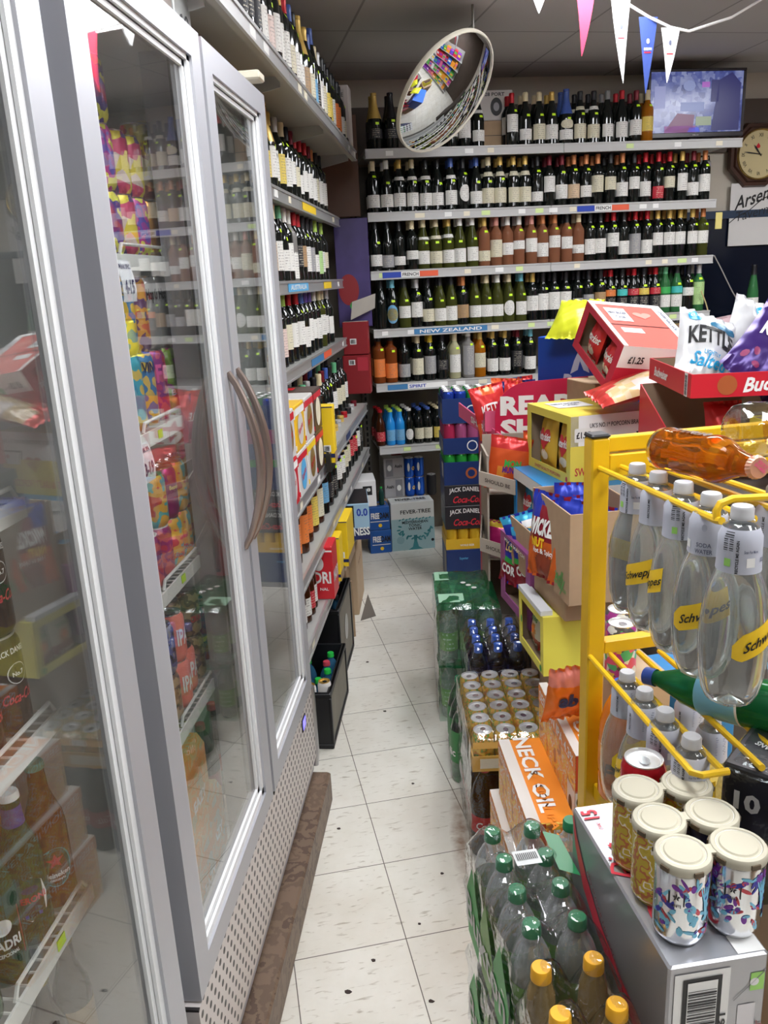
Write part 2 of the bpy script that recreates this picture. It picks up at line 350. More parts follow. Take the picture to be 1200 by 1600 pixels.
LT = [(2.40,-.53),(2.065,-.65),(1.73,-.65),(1.40,-.65),(1.01,-.55),(.74,-.55),(.48,-.55)]
lshelf = empty('wall_shelving', (-1.1, 2.44, 0), 0, 'grey metal shelving unit along the left wall beyond the fridges', 'shelving')
for i, (z, xf) in enumerate(LT):
    d = xf+1.1; y1 = 4.86-2.44 if i else 4.82-2.44; y0 = 0 if i else 2.02-2.44
    mb = MB(); mb.box(.0, d, y0, y1, z-.022, z); mb.box(d-.02, d, y0, y1, z-.05, z-.02)
    s = mb.obj('shelf', SHELF if i else mat('shelf_beige', (.36,.33,.27), .5, .1), lshelf, False)
    rl = MB(); segs = [(y0, y0+.92),(y0+.925, y0+1.85),(y0+1.855, y1)] if i == 0 else [(y0, 1.2),(1.205, y1)]
    for a_, b2 in segs: rl.box(d, d+.004, a_, b2, z-.046, z-.004); rl.box(d, d+.009, a_, b2, z-.009, z+.001); rl.box(d, d+.009, a_, b2, z-.050, z-.043)
    rl.obj('price_rail', RAIL, s, False)
    rd = random.Random(i); yy = y0+.05
    while yy < y1-.1:
        wd = rd.uniform(.04,.07)
        if rd.random() < .35: tk = MB(); tk.box(d+.0045, d+.0055, yy, yy+wd, z-.038, z-.012); tk.obj('price_ticket', rd.choice([WHITE, WHITE, CREAM]), s, False)
        yy += wd+rd.uniform(.04,.2)
    fm = lambda yv: plane_map((d+.0062, yv, z-.025), (0,1,0), (0,0,1))
    def strip(y_a, y_b, m_, txt=None, tm=None):
        q = MB(); q.box(d+.0055, d+.0066, y_a, y_b, z-.042, z-.008); o = q.obj('country_strip', m_, s, False)
        if txt: lettering(txt, tm, o, plane_map((d+.0068, (y_a+y_b)/2, z-.025), (0,1,0), (0,0,1)), (y_b-y_a)*.8, .02)
    if i == 1: strip(.02,.32,YEL); strip(1.25,1.6,YEL,)
    if i == 2:
        strip(.0,.11,GREENP); strip(.11,.32,mat('flag_red',(.8,.12,.05),.5)); strip(.8,1.25,SKY,'AUSTRALIA',WHITE); strip(1.7,1.95,YEL)
    if i == 3: strip(1.2,1.55,mat('flag_blue2',(.05,.2,.42),.5)); strip(1.55,1.8,mat('flag_red',(.8,.12,.05),.5))
    if i == 4: strip(1.45,1.6,NAVY)
    if i == 0:
        for yb in (-.35,.5,1.42,2.3):
            q = MB(); q.add([(.02,yb,z-.022),(d-.03,yb,z-.022),(d-.03,yb,z-.055),(.02,yb,z-.16),(.02,yb+.006,z-.022),(d-.03,yb+.006,z-.022),(d-.03,yb+.006,z-.055),(.02,yb+.006,z-.16)],
                             [(0,1,2,3),(7,6,5,4),(0,4,5,1),(1,5,6,2),(2,6,7,3),(3,7,4,0)]); q.obj('bracket', SHELF, s, False)
for yb in (0., 1.2, 2.39):
    mb = MB(); mb.box(-.015, .03, yb-.0, yb+.03, 0, 2.6); mb.obj('upright', up, lshelf, False)
mb = MB(); mb.box(-.012, -.002, 0, 2.4, .05, 2.3); mb.obj('back_panel', mat('left_backboard', (.2,.18,.15), .7), lshelf, False)

# ================================================================ fridges
FG = mat('fridge_grey', (.46,.465,.50), .40, .35, noise=.03); FD = mat('fridge_dark_gap', (.05,.05,.055), .5); FW = mat('fridge_liner', (.6,.61,.6), .5)
SEAL = mat('door_seal_white', (.72,.73,.74), .4); GLASS = pane_mat('door_glass', (.975,.985,.98), 1.5, 1.5, 0., .02)
WIREW = mat('white_wire', (.75,.75,.72), .35)
def grille_mat():
    m = bpy.data.materials.new('perforated_grille'); m.use_nodes = True; nt = m.node_tree; b = nt.nodes['Principled BSDF']; N = nt.nodes.new; L = nt.links.new
    tc = N('ShaderNodeTexCoord'); masks = []
    for off in ((0,0,0),(.5,.5,0)):
        mp = N('ShaderNodeMapping'); mp.inputs['Scale'].default_value = (0,1/.030,1/.052); L(tc.outputs['Object'], mp.inputs[0])
        ad = N('ShaderNodeVectorMath'); ad.operation = 'ADD'; ad.inputs[1].default_value = (0,off[0],off[1]); L(mp.outputs[0], ad.inputs[0])
        fr = N('ShaderNodeVectorMath'); fr.operation = 'FRACTION'; L(ad.outputs[0], fr.inputs[0])
        sb = N('ShaderNodeVectorMath'); sb.operation = 'SUBTRACT'; sb.inputs[1].default_value = (0,.5,.5); L(fr.outputs[0], sb.inputs[0])
        sc = N('ShaderNodeVectorMath'); sc.operation = 'MULTIPLY'; sc.inputs[1].default_value = (0,1.5,2.7); L(sb.outputs[0], sc.inputs[0])
        ln = N('ShaderNodeVectorMath'); ln.operation = 'LENGTH'; L(sc.outputs[0], ln.inputs[0])
        lt = N('ShaderNodeMath'); lt.operation = 'LESS_THAN'; lt.inputs[1].default_value = .36; L(ln.outputs['Value'], lt.inputs[0]); masks.append(lt)
    mx = N('ShaderNodeMath'); mx.operation = 'MAXIMUM'; L(masks[0].outputs[0], mx.inputs[0]); L(masks[1].outputs[0], mx.inputs[1])
    c = N('ShaderNodeMix'); c.data_type = 'RGBA'; c.inputs[6].default_value = (.62,.57,.55,1); c.inputs[7].default_value = (.02,.018,.018,1); L(mx.outputs[0], c.inputs[0])
    L(c.outputs[2], b.inputs['Base Color']); b.inputs['Roughness'].default_value = .4
    return m
GR = grille_mat()
def wire_shelf(parent, x0, x1, y0, y1, z):
    mb = MB()
    mb.box(x1-.004, x1, y0, y1, z-.03, z)          # flat front lip
    mb.box(x0, x0+.006, y0, y1, z-.012, z-.004)
    for y in [y0+.006+k*(y1-y0-.012)/1.0 for k in (0,1)]: mb.tube([(x0,y,z-.006),(x1,y,z-.006)], .003, 6)
    n = int((y1-y0)/.022)
    for k in range(1, n): y = y0+(y1-y0)*k/n; mb.tube([(x0,y,z-.003),(x1-.02,y,z-.003),(x1-.004,y,z-.003)], .0022, 5, cap=False)
    for xk in (.3,.6): mb.tube([(x0+(x1-x0)*xk,y0,z-.008),(x0+(x1-x0)*xk,y1,z-.008)], .003, 6)
    o = mb.obj('wire_shelf', WIREW, parent)
    g = MB(); h = .018; c = (y0+y1)/2+.03
    for (a_, b2) in ((y0+.01, c-.03),(c+.03, y1-.01)):
        g.tube([(x1-.006,a_,z),(x1-.006,a_+.012,z+h),(x1-.006,b2-.012,z+h),(x1-.006,b2,z)], .0035, 6)
    g.obj('guard_wire', WIREW, o); return o
def door(parent, y0, y1, z0, z1, hy=None, wgt=.062):
    xa, xb = -.545, -.50; mb = MB()
    mb.box(xa, xb, y0, y0+wgt, z0, z1); mb.box(xa, xb, y1-wgt, y1, z0, z1); mb.box(xa, xb, y0+wgt, y1-wgt, z0, z0+.055); mb.box(xa, xb, y0+wgt, y1-wgt, z1-.055, z1)
    d = mb.obj('door', FG, parent, False)
    g = MB(); g.box(-.5225, -.5185, y0+wgt-.01, y1-wgt+.01, z0+.045, z1-.045); g.obj('glass_pane', GLASS, d, False)
    s = MB(); e = .016
    for (xk, dd) in ((-.506, 0), (-.513, .012)):
        a_, b2, c, f = y0+wgt+dd, y1-wgt-dd, z0+.055+dd, z1-.055-dd
        s.box(xk-.006, xk, a_, a_+e, c, f); s.box(xk-.006, xk, b2-e, b2, c, f); s.box(xk-.006, xk, a_, b2, c, c+e); s.box(xk-.006, xk, a_, b2, f-e*.6, f)
    s.obj('glazing_bead', SEAL, d, False)
    k = MB(); k.box(xa-.016, xa, y0+.008, y1-.008, z0+.01, z0+.03); k.box(xa-.016, xa, y0+.008, y1-.008, z1-.03, z1-.01); k.box(xa-.016, xa, y0+.008, y0+.028, z0+.03, z1-.03); k.box(xa-.016, xa, y1-.028, y1-.008, z0+.03, z1-.03)
    k.obj('door_gasket', mat('gasket', (.13,.13,.13), .6), d, False)
    if hy:
        h = MB(); pts = []
        for i in range(17):
            t = i/16; zz = 1.135+.405*t; pts.append((-.5+.055*sin(pi*t)**.8, hy+.0, zz))
        h.tube(pts, [.007+.004*sin(pi*i/16) for i in range(17)], 10); h.obj('handle', mat('handle_bronze', (.34,.27,.24), .3, .85), d)
    return d
def fridge(name, label, ya, yb, doors, case_right=True):
    r = empty(name, (0,0,0), 0, label, 'fridge'); C = MB()
    zt = 2.235
    C.box(-1.1,-1.06,ya,yb,.14,zt); C.box(-1.06,-.55,ya,ya+.035,.14,zt); C.box(-1.06,-.55,yb-.035,yb,.14,zt)
    C.box(-1.06,-.55,ya+.035,yb-.035,zt-.05,zt); C.box(-1.06,-.55,ya+.035,yb-.035,.2,.25)
    C.rbox(-.62,-.512,ya,yb,.115,.19,.03); C.box(-1.06,-.56,ya+.035,yb-.035,.14,.2)
    C.obj('cabinet', [FG], r, False)
    L_ = MB(); L_.box(-1.06,-1.055,ya+.035,yb-.035,.25,zt-.05); L_.box(-1.055,-.56,ya+.035,ya+.04,.25,zt-.05); L_.box(-1.055,-.56,yb-.04,yb-.035,.25,zt-.05); L_.box(-1.055,-.56,ya+.04,yb-.04,.25,.254); L_.box(-1.055,-.56,ya+.04,yb-.04,zt-.055,zt-.05)
    L_.obj('liner', FW, r, False)
    g = MB(); g.add([(-.552,ya+.02,.44),(-.552,yb-.02,.44),(-.516,yb-.02,.185),(-.516,ya+.02,.185),(-.502,ya+.02,.44),(-.502,yb-.02,.44),(-.502,yb-.02,.19),(-.502,ya+.02,.19)], [(4,7,6,5),(0,1,2,3),(0,3,7,4),(1,5,6,2),(0,4,5,1),(3,2,6,7)]); g.obj('vent_grille', GR, r, False)
    e = MB(); e.tube([(-.51,yb-.012,.15),(-.505,yb-.006,.2),(-.505,yb-.006,.44)], .012, 10); e.obj('end_trim', STEEL, r)
    for (y0, y1, hy) in doors:
        door(r, y0, y1, .445, 2.21, hy)
        for z in (1.789,1.449,1.116,.795): wire_shelf(r, -1.05, -.615, max(y0, ya+.045)+.0, min(y1, yb-.045)-.0, z)
    for k in range(len(doors)-1):
        q = MB(); ym = doors[k][1]; q.box(-.62,-.56,ym-.02,ym+.035,.25,zt-.05); q.obj('mullion', FG, r, False)
    return r
F2 = fridge('display_fridge', 'tall grey two-door glass drinks fridge in the middle of the left side', 1.135, 2.40, [(1.17,1.795,1.765),(1.815,2.385,1.84)])
F1 = fridge('display_fridge', 'grey glass-door drinks fridge nearest the camera, cut off by the left edge', -.15, 1.115, [(-.13,.475,None),(.485,1.095,None)])
mb = MB(); mb.box(-.62,-.53,1.116,1.134,.2,2.2); mb.obj('filler_strip', FD, F1, False)
q = MB(); q.box(-.502,-.499,2.20,2.25,.385,.425); o = q.obj('thermostat', BLACK, F2, False)
q = MB(); q.box(-.499,-.4985,2.205,2.245,.39,.42); q.obj('readout', mat('blue_readout', (.05,.05,.5), .3, emit=(.15,.12,1.), es=1.5), o, False)
# timber plinth the fridges stand on
PL = blob_mat('worn_plank', [(.20,.135,.095),(.15,.10,.07),(.19,.13,.09),(.11,.07,.05),(.18,.125,.09)], 14, .5, 0., 6)
mb = MB(); mb.rbox(-1.08,-.462,-.6,2.405,.0,.113,.006); mb.obj('timber_plinth', PL, None, False)
solid(bpy.data.objects['timber_plinth'], 'worn brown timber plinth under the fridges with a chipped edge', 'plinth')
# ================================================================ bottles
ORD = lambda n: '%d%s' % (n, 'th' if 10 <= n % 100 <= 20 else {1:'st',2:'nd',3:'rd'}.get(n % 10, 'th'))
GL = {'k': ('green-black', mat('bottle_dark', (.006,.008,.007), .08, coat=.3)), 'g': ('dark green', mat('bottle_green', (.012,.035,.012), .08)),
      'm': ('green', mat('bottle_mid_green', (.05,.2,.07), .06, trans=.35, ior=1.2)), 'p': ('pale pink', mat('bottle_rose', (.36,.15,.08), .06, trans=.45, ior=1.2)), 'y': ('olive', mat('bottle_olive', (.055,.06,.014), .07, trans=.15, ior=1.2)),
      'a': ('amber', mat('bottle_amber', (.42,.14,.01), .06, trans=.3, ior=1.2)), 'w': ('pale gold', mat('bottle_pale', (.6,.58,.35), .06, trans=.4, ior=1.2)), 'b': ('brown', mat('bottle_brown', (.045,.012,.004), .07)), 'l': ('bright blue', mat('bottle_blue', (.02,.25,.65), .12)), 's': ('grey', mat('bottle_grey', (.18,.17,.16), .5)), 'r':('red brown', mat('bottle_redbrown', (.2,.05,.012), .07, trans=.2, ior=1.2))}
CP = {'k': ('black', (.01,.01,.012)), 'r': ('red', (.45,.012,.02)), 'd': ('dark red', (.16,.01,.02)), 'w': ('white', (.75,.73,.68)), 'c': ('cream', (.68,.58,.36)), 'o': ('gold', (.6,.4,.1)), 'b': ('blue', (.05,.1,.35)),
      'g': ('green', (.12,.4,.2)), 'n': ('copper', (.55,.2,.07)), 's': ('silver', (.5,.5,.5)), 't': ('turquoise', (.15,.45,.55)), 'l': ('lime', (.4,.6,.1)), 'p': ('pink', (.6,.25,.2)), 'u': ('purple', (.1,.05,.3)), 'h': ('grey', (.2,.2,.2)), 'y': ('yellow', (.75,.5,.03))}
LB = {'w': ('white', (.74,.73,.69)), 'c': ('cream', (.66,.62,.46)), 'g': ('grey', (.3,.3,.31)), 'r': ('crimson', (.5,.02,.04)), 'k': ('black', (.02,.02,.025)), 'y': ('yellow', (.72,.55,.1)), 'o': ('orange', (.75,.2,.04)), 'b': ('light blue', (.15,.4,.65)),
      'n': ('tan', (.4,.25,.12)), 'l': ('pale green', (.4,.62,.25)), 'p': ('pale pink', (.7,.55,.5)), 't': ('turquoise', (.05,.5,.48)), 's': ('silver', (.45,.46,.48)), 'e': ('green', (.03,.4,.08)), 'x': ('buff', (.62,.46,.3))}
PROF = {  # outline (radius, height), neck base index height, label radius
 'X': ([(.030,0),(.0355,.003),(.0365,.012),(.0365,.178),(.0345,.192),(.026,.206),(.0165,.222),(.0142,.236),(.0138,.272),(.0152,.274),(.0152,.283),(.0135,.285)], .232, .0365, .285),
 'U': ([(.033,0),(.0385,.003),(.0375,.012),(.0375,.135),(.036,.155),(.031,.182),(.022,.210),(.016,.235),(.0142,.258),(.014,.275),(.0155,.277),(.0155,.285),(.0135,.287)], .24, .0375, .287),
 'C': ([(.036,0),(.040,.003),(.0415,.012),(.0415,.13),(.041,.155),(.032,.19),(.022,.222),(.017,.25),(.016,.285),(.0175,.287),(.0175,.296),(.016,.30)], .215, .0435, .30),
 'R': ([(.030,0),(.0345,.003),(.036,.012),(.036,.13),(.033,.17),(.025,.22),(.0175,.262),(.0142,.29),(.014,.318),(.015,.32),(.015,.328),(.0135,.33)], .27, .036, .33),
 'E': ([(.026,0),(.0295,.003),(.0302,.01),(.0302,.125),(.028,.145),(.02,.165),(.0145,.185),(.013,.215),(.0142,.217),(.0142,.222),(.013,.223)], .19, .0302, .235),
 'T': ([(.032,0),(.0375,.003),(.0385,.012),(.0385,.20),(.037,.212),(.028,.22),(.018,.228),(.0155,.24),(.015,.28),(.0185,.282),(.0185,.305),(.017,.307)], .255, .0385, .307),
 'Q': ([(.030,0),(.0355,.003),(.036,.012),(.036,.15),(.034,.17),(.027,.195),(.018,.22),(.0145,.245),(.014,.27),(.0155,.272),(.0155,.278),(.014,.28)], .24, .036, .28),
}
BM = {}
def bottle_meshes(key):
    if key in BM: return BM[key]
    sh, g, c, lab = key; prof, nz, lr, H = PROF[sh]
    body = MB(); body.lathe([(0,0)]+prof+[(0,prof[-1][1])], 20); out = [('body', body.mesh('bottle_body', GL[g][1], True, 50))]
    cm = mat('capsule_'+c, CP[c][1], .35, .3 if c in 'onsrd' else 0.)
    def rad_at(z):
        for (r0,z0),(r1,z1) in zip(prof, prof[1:]):
            if z0 <= z <= z1 and z1 > z0: return r0+(r1-r0)*(z-z0)/(z1-z0)
        return prof[-1][0]
    top = prof[-1][1]; cap = MB()
    if sh in 'E': cap.lathe([(.0150,top-.012),(.0158,top-.010),(.0145,top+.002),(0,top+.003)], 16)
    else:
        zs = [nz+(top-nz)*k/5 for k in range(6)]; cap.lathe([(rad_at(nz)-.002, nz)]+[(rad_at(z)+.0012, z) for z in zs[:-1]]+[(prof[-1][0]+.0022, top-.003),(prof[-1][0]+.001, top+.0015),(0,top+.0015)], 16)
    out.append(('cap' if sh == 'E' else 'capsule', cap.mesh('bottle_capsule', cm, True, 40)))
    if sh == 'C':   # neck foil runs further down, medallion
        nk = MB(); nk.lathe([(rad_at(z)+.0009, z) for z in (.165,.18,.19,.2,.215)], 16, a0=-1.3, a1=1.3); out.append(('neck_label', nk.mesh('neck_label', cm)))
    for k, L_ in enumerate(lab.split('+')):
        if not L_: continue
        lc, z0, z1 = L_[0], int(L_[1:4])/1000, int(L_[4:7])/1000; sp = 1.35 if sh != 'E' else 1.2
        lm = label_mat('label_'+lc, LB[lc][1], (.15,.13,.12) if lc not in 'krg' else (.7,.65,.5))
        q = MB()
        if len(L_) > 7 and L_[7] == 'o':    # oval label
            n = 14; vs = []; fs = []
            for i in range(n+1):
                t = -1+2*i/n; hh = (z1-z0)/2*math.sqrt(max(0,1-t*t)); a = t*sp*.75
                for s_ in (-1,1): vs.append(((lr+.0006)*sin(a), -(lr+.0006)*cos(a), (z0+z1)/2+s_*hh))
            for i in range(n): fs.append((2*i,2*i+2,2*i+3,2*i+1))
            q.add(vs, fs)
        else: q.lathe([(rad_at(z)+.0006, z) for z in (z0,(z0+z1)/2,z1)], 12, a0=-sp, a1=sp)
        out.append(('label' if z0 < .15 else 'neck_label', q.mesh('bottle_label', lm)))
    BM[key] = out; return out
def sticker_mesh(sh, z):
    k = ('st', sh, z)
    if k in BM: return BM[k]
    prof = PROF[sh][0]
    def rad_at(z):
        for (r0,z0),(r1,z1) in zip(prof, prof[1:]):
            if z0 <= z <= z1 and z1 > z0: return r0+(r1-r0)*(z-z0)/(z1-z0)
    q = MB(); da = .0105/rad_at(z); q.lathe([(rad_at(zz)+.0012, zz) for zz in (z-.006, z, z+.007)], 4, a0=-da+.2, a1=da+.2)
    BM[k] = q.mesh('price_sticker', NEON); return BM[k]
def put_bottle(spec, loc, rz, label, group, rd, stick=True, cat='wine bottle', name='wine_bottle', scale=1.):
    parts = spec.split(); key = (parts[0][0], parts[0][1], parts[0][2], parts[1] if len(parts) > 1 else '')
    ms = bottle_meshes(key)
    r = link(name, ms[0][1]); r.location = loc; r.rotation_euler = (0,0,rad(rz+rd.uniform(-16,16)))
    if scale != 1: r.scale = (scale,)*3
    for nm, me in ms[1:]: link(nm, me, r)
    if stick and key[0] != 'E':
        zt = {'X':.2,'U':.162,'C':.15,'R':.165,'T':.206,'Q':.175}[key[0]]
        link('price_sticker', sticker_mesh(key[0], zt if rd.random() < .7 else zt-.012), r)
    tag(r, label, cat, group); return r
def desc(spec):
    p = spec.split(); g = GL[p[0][1]][0]; c = CP[p[0][2]][0]; l = LB[p[1][0]][0]+' label' if len(p) > 1 else 'no label'
    return g, c, l
STUFF = []
def row_of(specs, s0, s1, z, t, rows, shelfname, group, backs=1, frame=B, rz=13.15, seed=1, jitter=.004, stick=.85, backstep=.088, name='wine_bottle', cat='wine bottle', side='from left'):
    rd = random.Random(seed); n = len(specs)
    for i, sp in enumerate(specs):
        if sp == '-': continue
        s = s0+(s1-s0)*i/max(1, n-1)+rd.uniform(-jitter, jitter)
        g, c, l = desc(sp)
        lab = '%s bottle, %s top, %s, %s %s, %s' % (g, c, l, ORD(i+1), side, shelfname)
        put_bottle(sp, frame(s, t+rd.uniform(-.004,.006), z), rz, lab, group, rd, rd.random() < stick, cat, name)
        for b_ in range(backs):
            if name == 'wine_bottle' and 'second' not in shelfname:
                STUFF.append((sp, frame(s+rd.uniform(-.006,.006), t+backstep*(b_+1), z), rz)); continue
            lab = '%s bottle, row %s behind the %s %s, %s' % (g, ['one','two','three'][b_], ORD(i+1), side, shelfname)
            put_bottle(sp, frame(s+rd.uniform(-.006,.006), t+backstep*(b_+1)+rd.uniform(-.002,.002), z), rz, lab, group, rd, False, cat, name)
w1,w2,w3,w4 = ' w030095',' w045125',' w060150',' w035110'
c1,c2,c3 = ' c030090',' c045120',' c070150'
TOP = ['Cko','Ckk','-','-','-','-','-','Ukc'+w1,'Ukk'+w1,'-','-','-']
# back wall, shelf by shelf, left to right
def place_list(lst, z, t, shelfname, group, seed, backs=0, stick=.8):
    rd = random.Random(seed)
    for i, (s, sp) in enumerate(lst):
        g, c, l = desc(sp)
        put_bottle(sp, B(s, t, z), 13.15, '%s bottle, %s top, %s, %s from left, %s' % (g, c, l, ORD(i+1), shelfname), group, rd, rd.random() < stick)
        for k in range(backs):
            STUFF.append((sp, B(s, t+.09, z), 13.15))
tops = [.834,.916,1.0,1.077,1.165,1.25,1.335,1.42,1.51,1.60,1.672]
tspec = ['Xkr w075170','Ukc w030090','Ukc c030115','Uko w030110','Ckb w025080+c085135o','Ukk c030110+c185205','Ukk c030105+w185205','Ukh w035105','Ukr w030115','Xkd w040125','Xac y060140']
place_list([(.021,'Cko k060110'),(.115,'Ckk k060110'),(.47,'Xkc w060140'),(.549,'Xks w050150'),(.629,'Ukk w030090+w180198')]+list(zip(tops, tspec)), BT['top'], .03, "back wall's top shelf", 'wine on the top shelf of the back wall', 11, 1)
R1 = ['Xkc w030100','Ukw w030100','Uko w030105+w175195','Ukc w030105+w175195','Ukk w030100+w175195','Ukk w030100','Ukb w030110+w175195','Xkk w045140o','Ukb w030100','Ukc c030115+c180205','Uko c030115+c180205','Uko c030115+c180205','Uko c030115+c180205','Xkk w030085','Xkd w080170','Xkd w040120','Xkn x040120','Xkn w045110','Xkn c070165','Xkk c080155','Xkn w040120','Xkk w080150','Xkr w035120','Xkr r020090','Xkr c080145','Xko w060160','Xkd w030105','Xkn w050150']
R2 = ['Ukk w030095','Ukk g020090','Xkk w030080','Xkc w060110','Uyc w030105+w170185','Uyc c030100+c170190','Uyo w030105+w175195','Uyw w030110','Uyw w035115','Xpo c030090','Xpp c050150','Xpw w060130','Xpw w090140','Xpp w070150','Xpn w040120','Xpn w090160','Xpk w080150','Xpc w050100','Xkk w040130','Xkk w045130','Xkr w080160','Xkk w030110','Xkr g030150','Xkr w030110','Xko w075150','Xko w075150','Xko w075150','Xko w075150','Xyn w075150']
R3 = ['Ukk','Ukt b030140o+y045120o','Uyk w060130','Xks w060150','Ukk c030105','Uyk w030105','Uyk w030115','Xkn n040120','Uyk w040110','Uyc w040110','Uyw w040110','Uyc w040130o','Uyt w040120','Xko w060150','Xkk w060160','Xkk w060165','Xkk w060165','Xkk g060120','Xkk g060140','Xkk n060150','Qkr o120160+k040110','Qkk t120160+k040110','Qkr r120160+k040110','Qkk y120160+k040110','Qkr r120160+k040110','Qmg e120160+w035110','Qmk t120160+w035110','Xkk w100150','Xms l040180']
row_of(R1, 0.0, 2.07, BT['r1'], .05, 1, "back wall's second shelf", 'wine on the second shelf of the back wall', 1, seed=21)
row_of(R2, -.01, 2.08, BT['r2'], .05, 1, "back wall's third shelf", 'wine on the third shelf of the back wall', 1, seed=22)
row_of(R3, .008, 2.07, BT['r3'], .05, 1, "back wall's fourth shelf", 'wine on the fourth shelf of the back wall', 1, seed=23)
R4 = ['Trk o040150','Trk o030120','Xkk g030110','Xkc c040140','Xky g040150','Xkk k060120','Xwc w040150','Tsw g020200','Xao c060150','Xko w030110','Xko w030110','Xkd k050150','Xkt w030110']
row_of(R4, -.02, .95, BT['r4'], .05, 1, "back wall's fifth shelf", 'bottles on the fifth shelf of the back wall', 1, seed=24)
R5 = ['Ebr r030090','Ell b030100','Ell b030100','Ekw w030100o','Ekb c030100','Ekb c030100','Ekc y030100','Ekc y030100']
row_of(R5, -.03, .40, BT['r5'], .04, 1, "back wall's lowest shelf", 'small beer bottles on the lowest shelf of the back wall', 3, seed=25, backstep=.07, name='beer_bottle', cat='beer bottle', stick=0)
# left wall shelves; bottles face the aisle
def Lf(xf): return lambda s, t, z: (xf-t, s, z)
rdL = random.Random(5)
def lrow(specs, y0, y1, lv, shelfname, backs=0, seed=3, inset=.05, rzz=90):
    z, xf = LT[lv]
    row_of(specs, y0, y1, z, inset, 1, shelfname, 'wine on '+shelfname, backs, frame=Lf(xf), rz=rzz, seed=seed, jitter=.006, stick=.75, side='along')
LROW0 = ['Xkk w040120','Xkb w050150','Xkb c040130','Ckk n030120','Ckk k030120','Xkk k040150','Xkr k040150','Cko w030120','Cko p030120','Xkp w040150','Xkw w040150','Xko w040150','Xkr c040130','Xkb w030130','Ukk w030110','Cko n030120','Uko c030120','Xkb b030120','Rkb k040120','Xkc w040150','Xks c040150','Xkk y040140','Xkk y040140','Xkk w040150','Xkk o040150','Xkk o040150','Xkk w040120','Xkk c040120']
lrow(LROW0, 2.07, 4.62, 0, "left wall's top shelf", 0, 31, .05)
LROW1 = ['Xkc w040140','Ckh w030110','Ckh w030110','Cks w030110','Cko w030110','Ckk w020100','Cko y030120','Cko w040150','Uko w040150','Xks y040150','Xkc w040150','Xkk w060150','Xkd c060140','Xkr w040120','Xkr w060150','Xkr w040150','Xkd w040140','Xkn c040150','Xkk w040150','Xkk w040150']
lrow(LROW1, 2.50, 4.55, 1, "left wall's second shelf", 1, 32)
LROW2 = ['Xkw w040140','Xkc c040130','Xkw w060150','Xkr w030150','Xkr c050160','Xkd w060160','Xkc x040140','Xkc w040150','Ukg w040120','Xkw w040150','Xsw w010200','Xkr k060150','Xkr n060150','Xkk w040150','Xkk g040150','Xkk w040120','Xkl l030140','Xkk w040140','Xkl c060140']
lrow(LROW2, 2.50, 4.50, 2, "left wall's third shelf", 1, 33)
LROW3 = ['Xkk w040150','Xkk g040150','Xkn k040150','Xkn x040130','Xkr x040130','Xkg w040130','Xkr p040150','Xkl c060160','Xkr w060160','Xkr w060160','Xkb w040130','Xku w060160','Xku w060150','Xkw w050150','Xyc w060160','Xkc w060150','Xks w050140']
lrow(LROW3, 2.50, 4.50, 3, "left wall's fourth shelf", 1, 34)
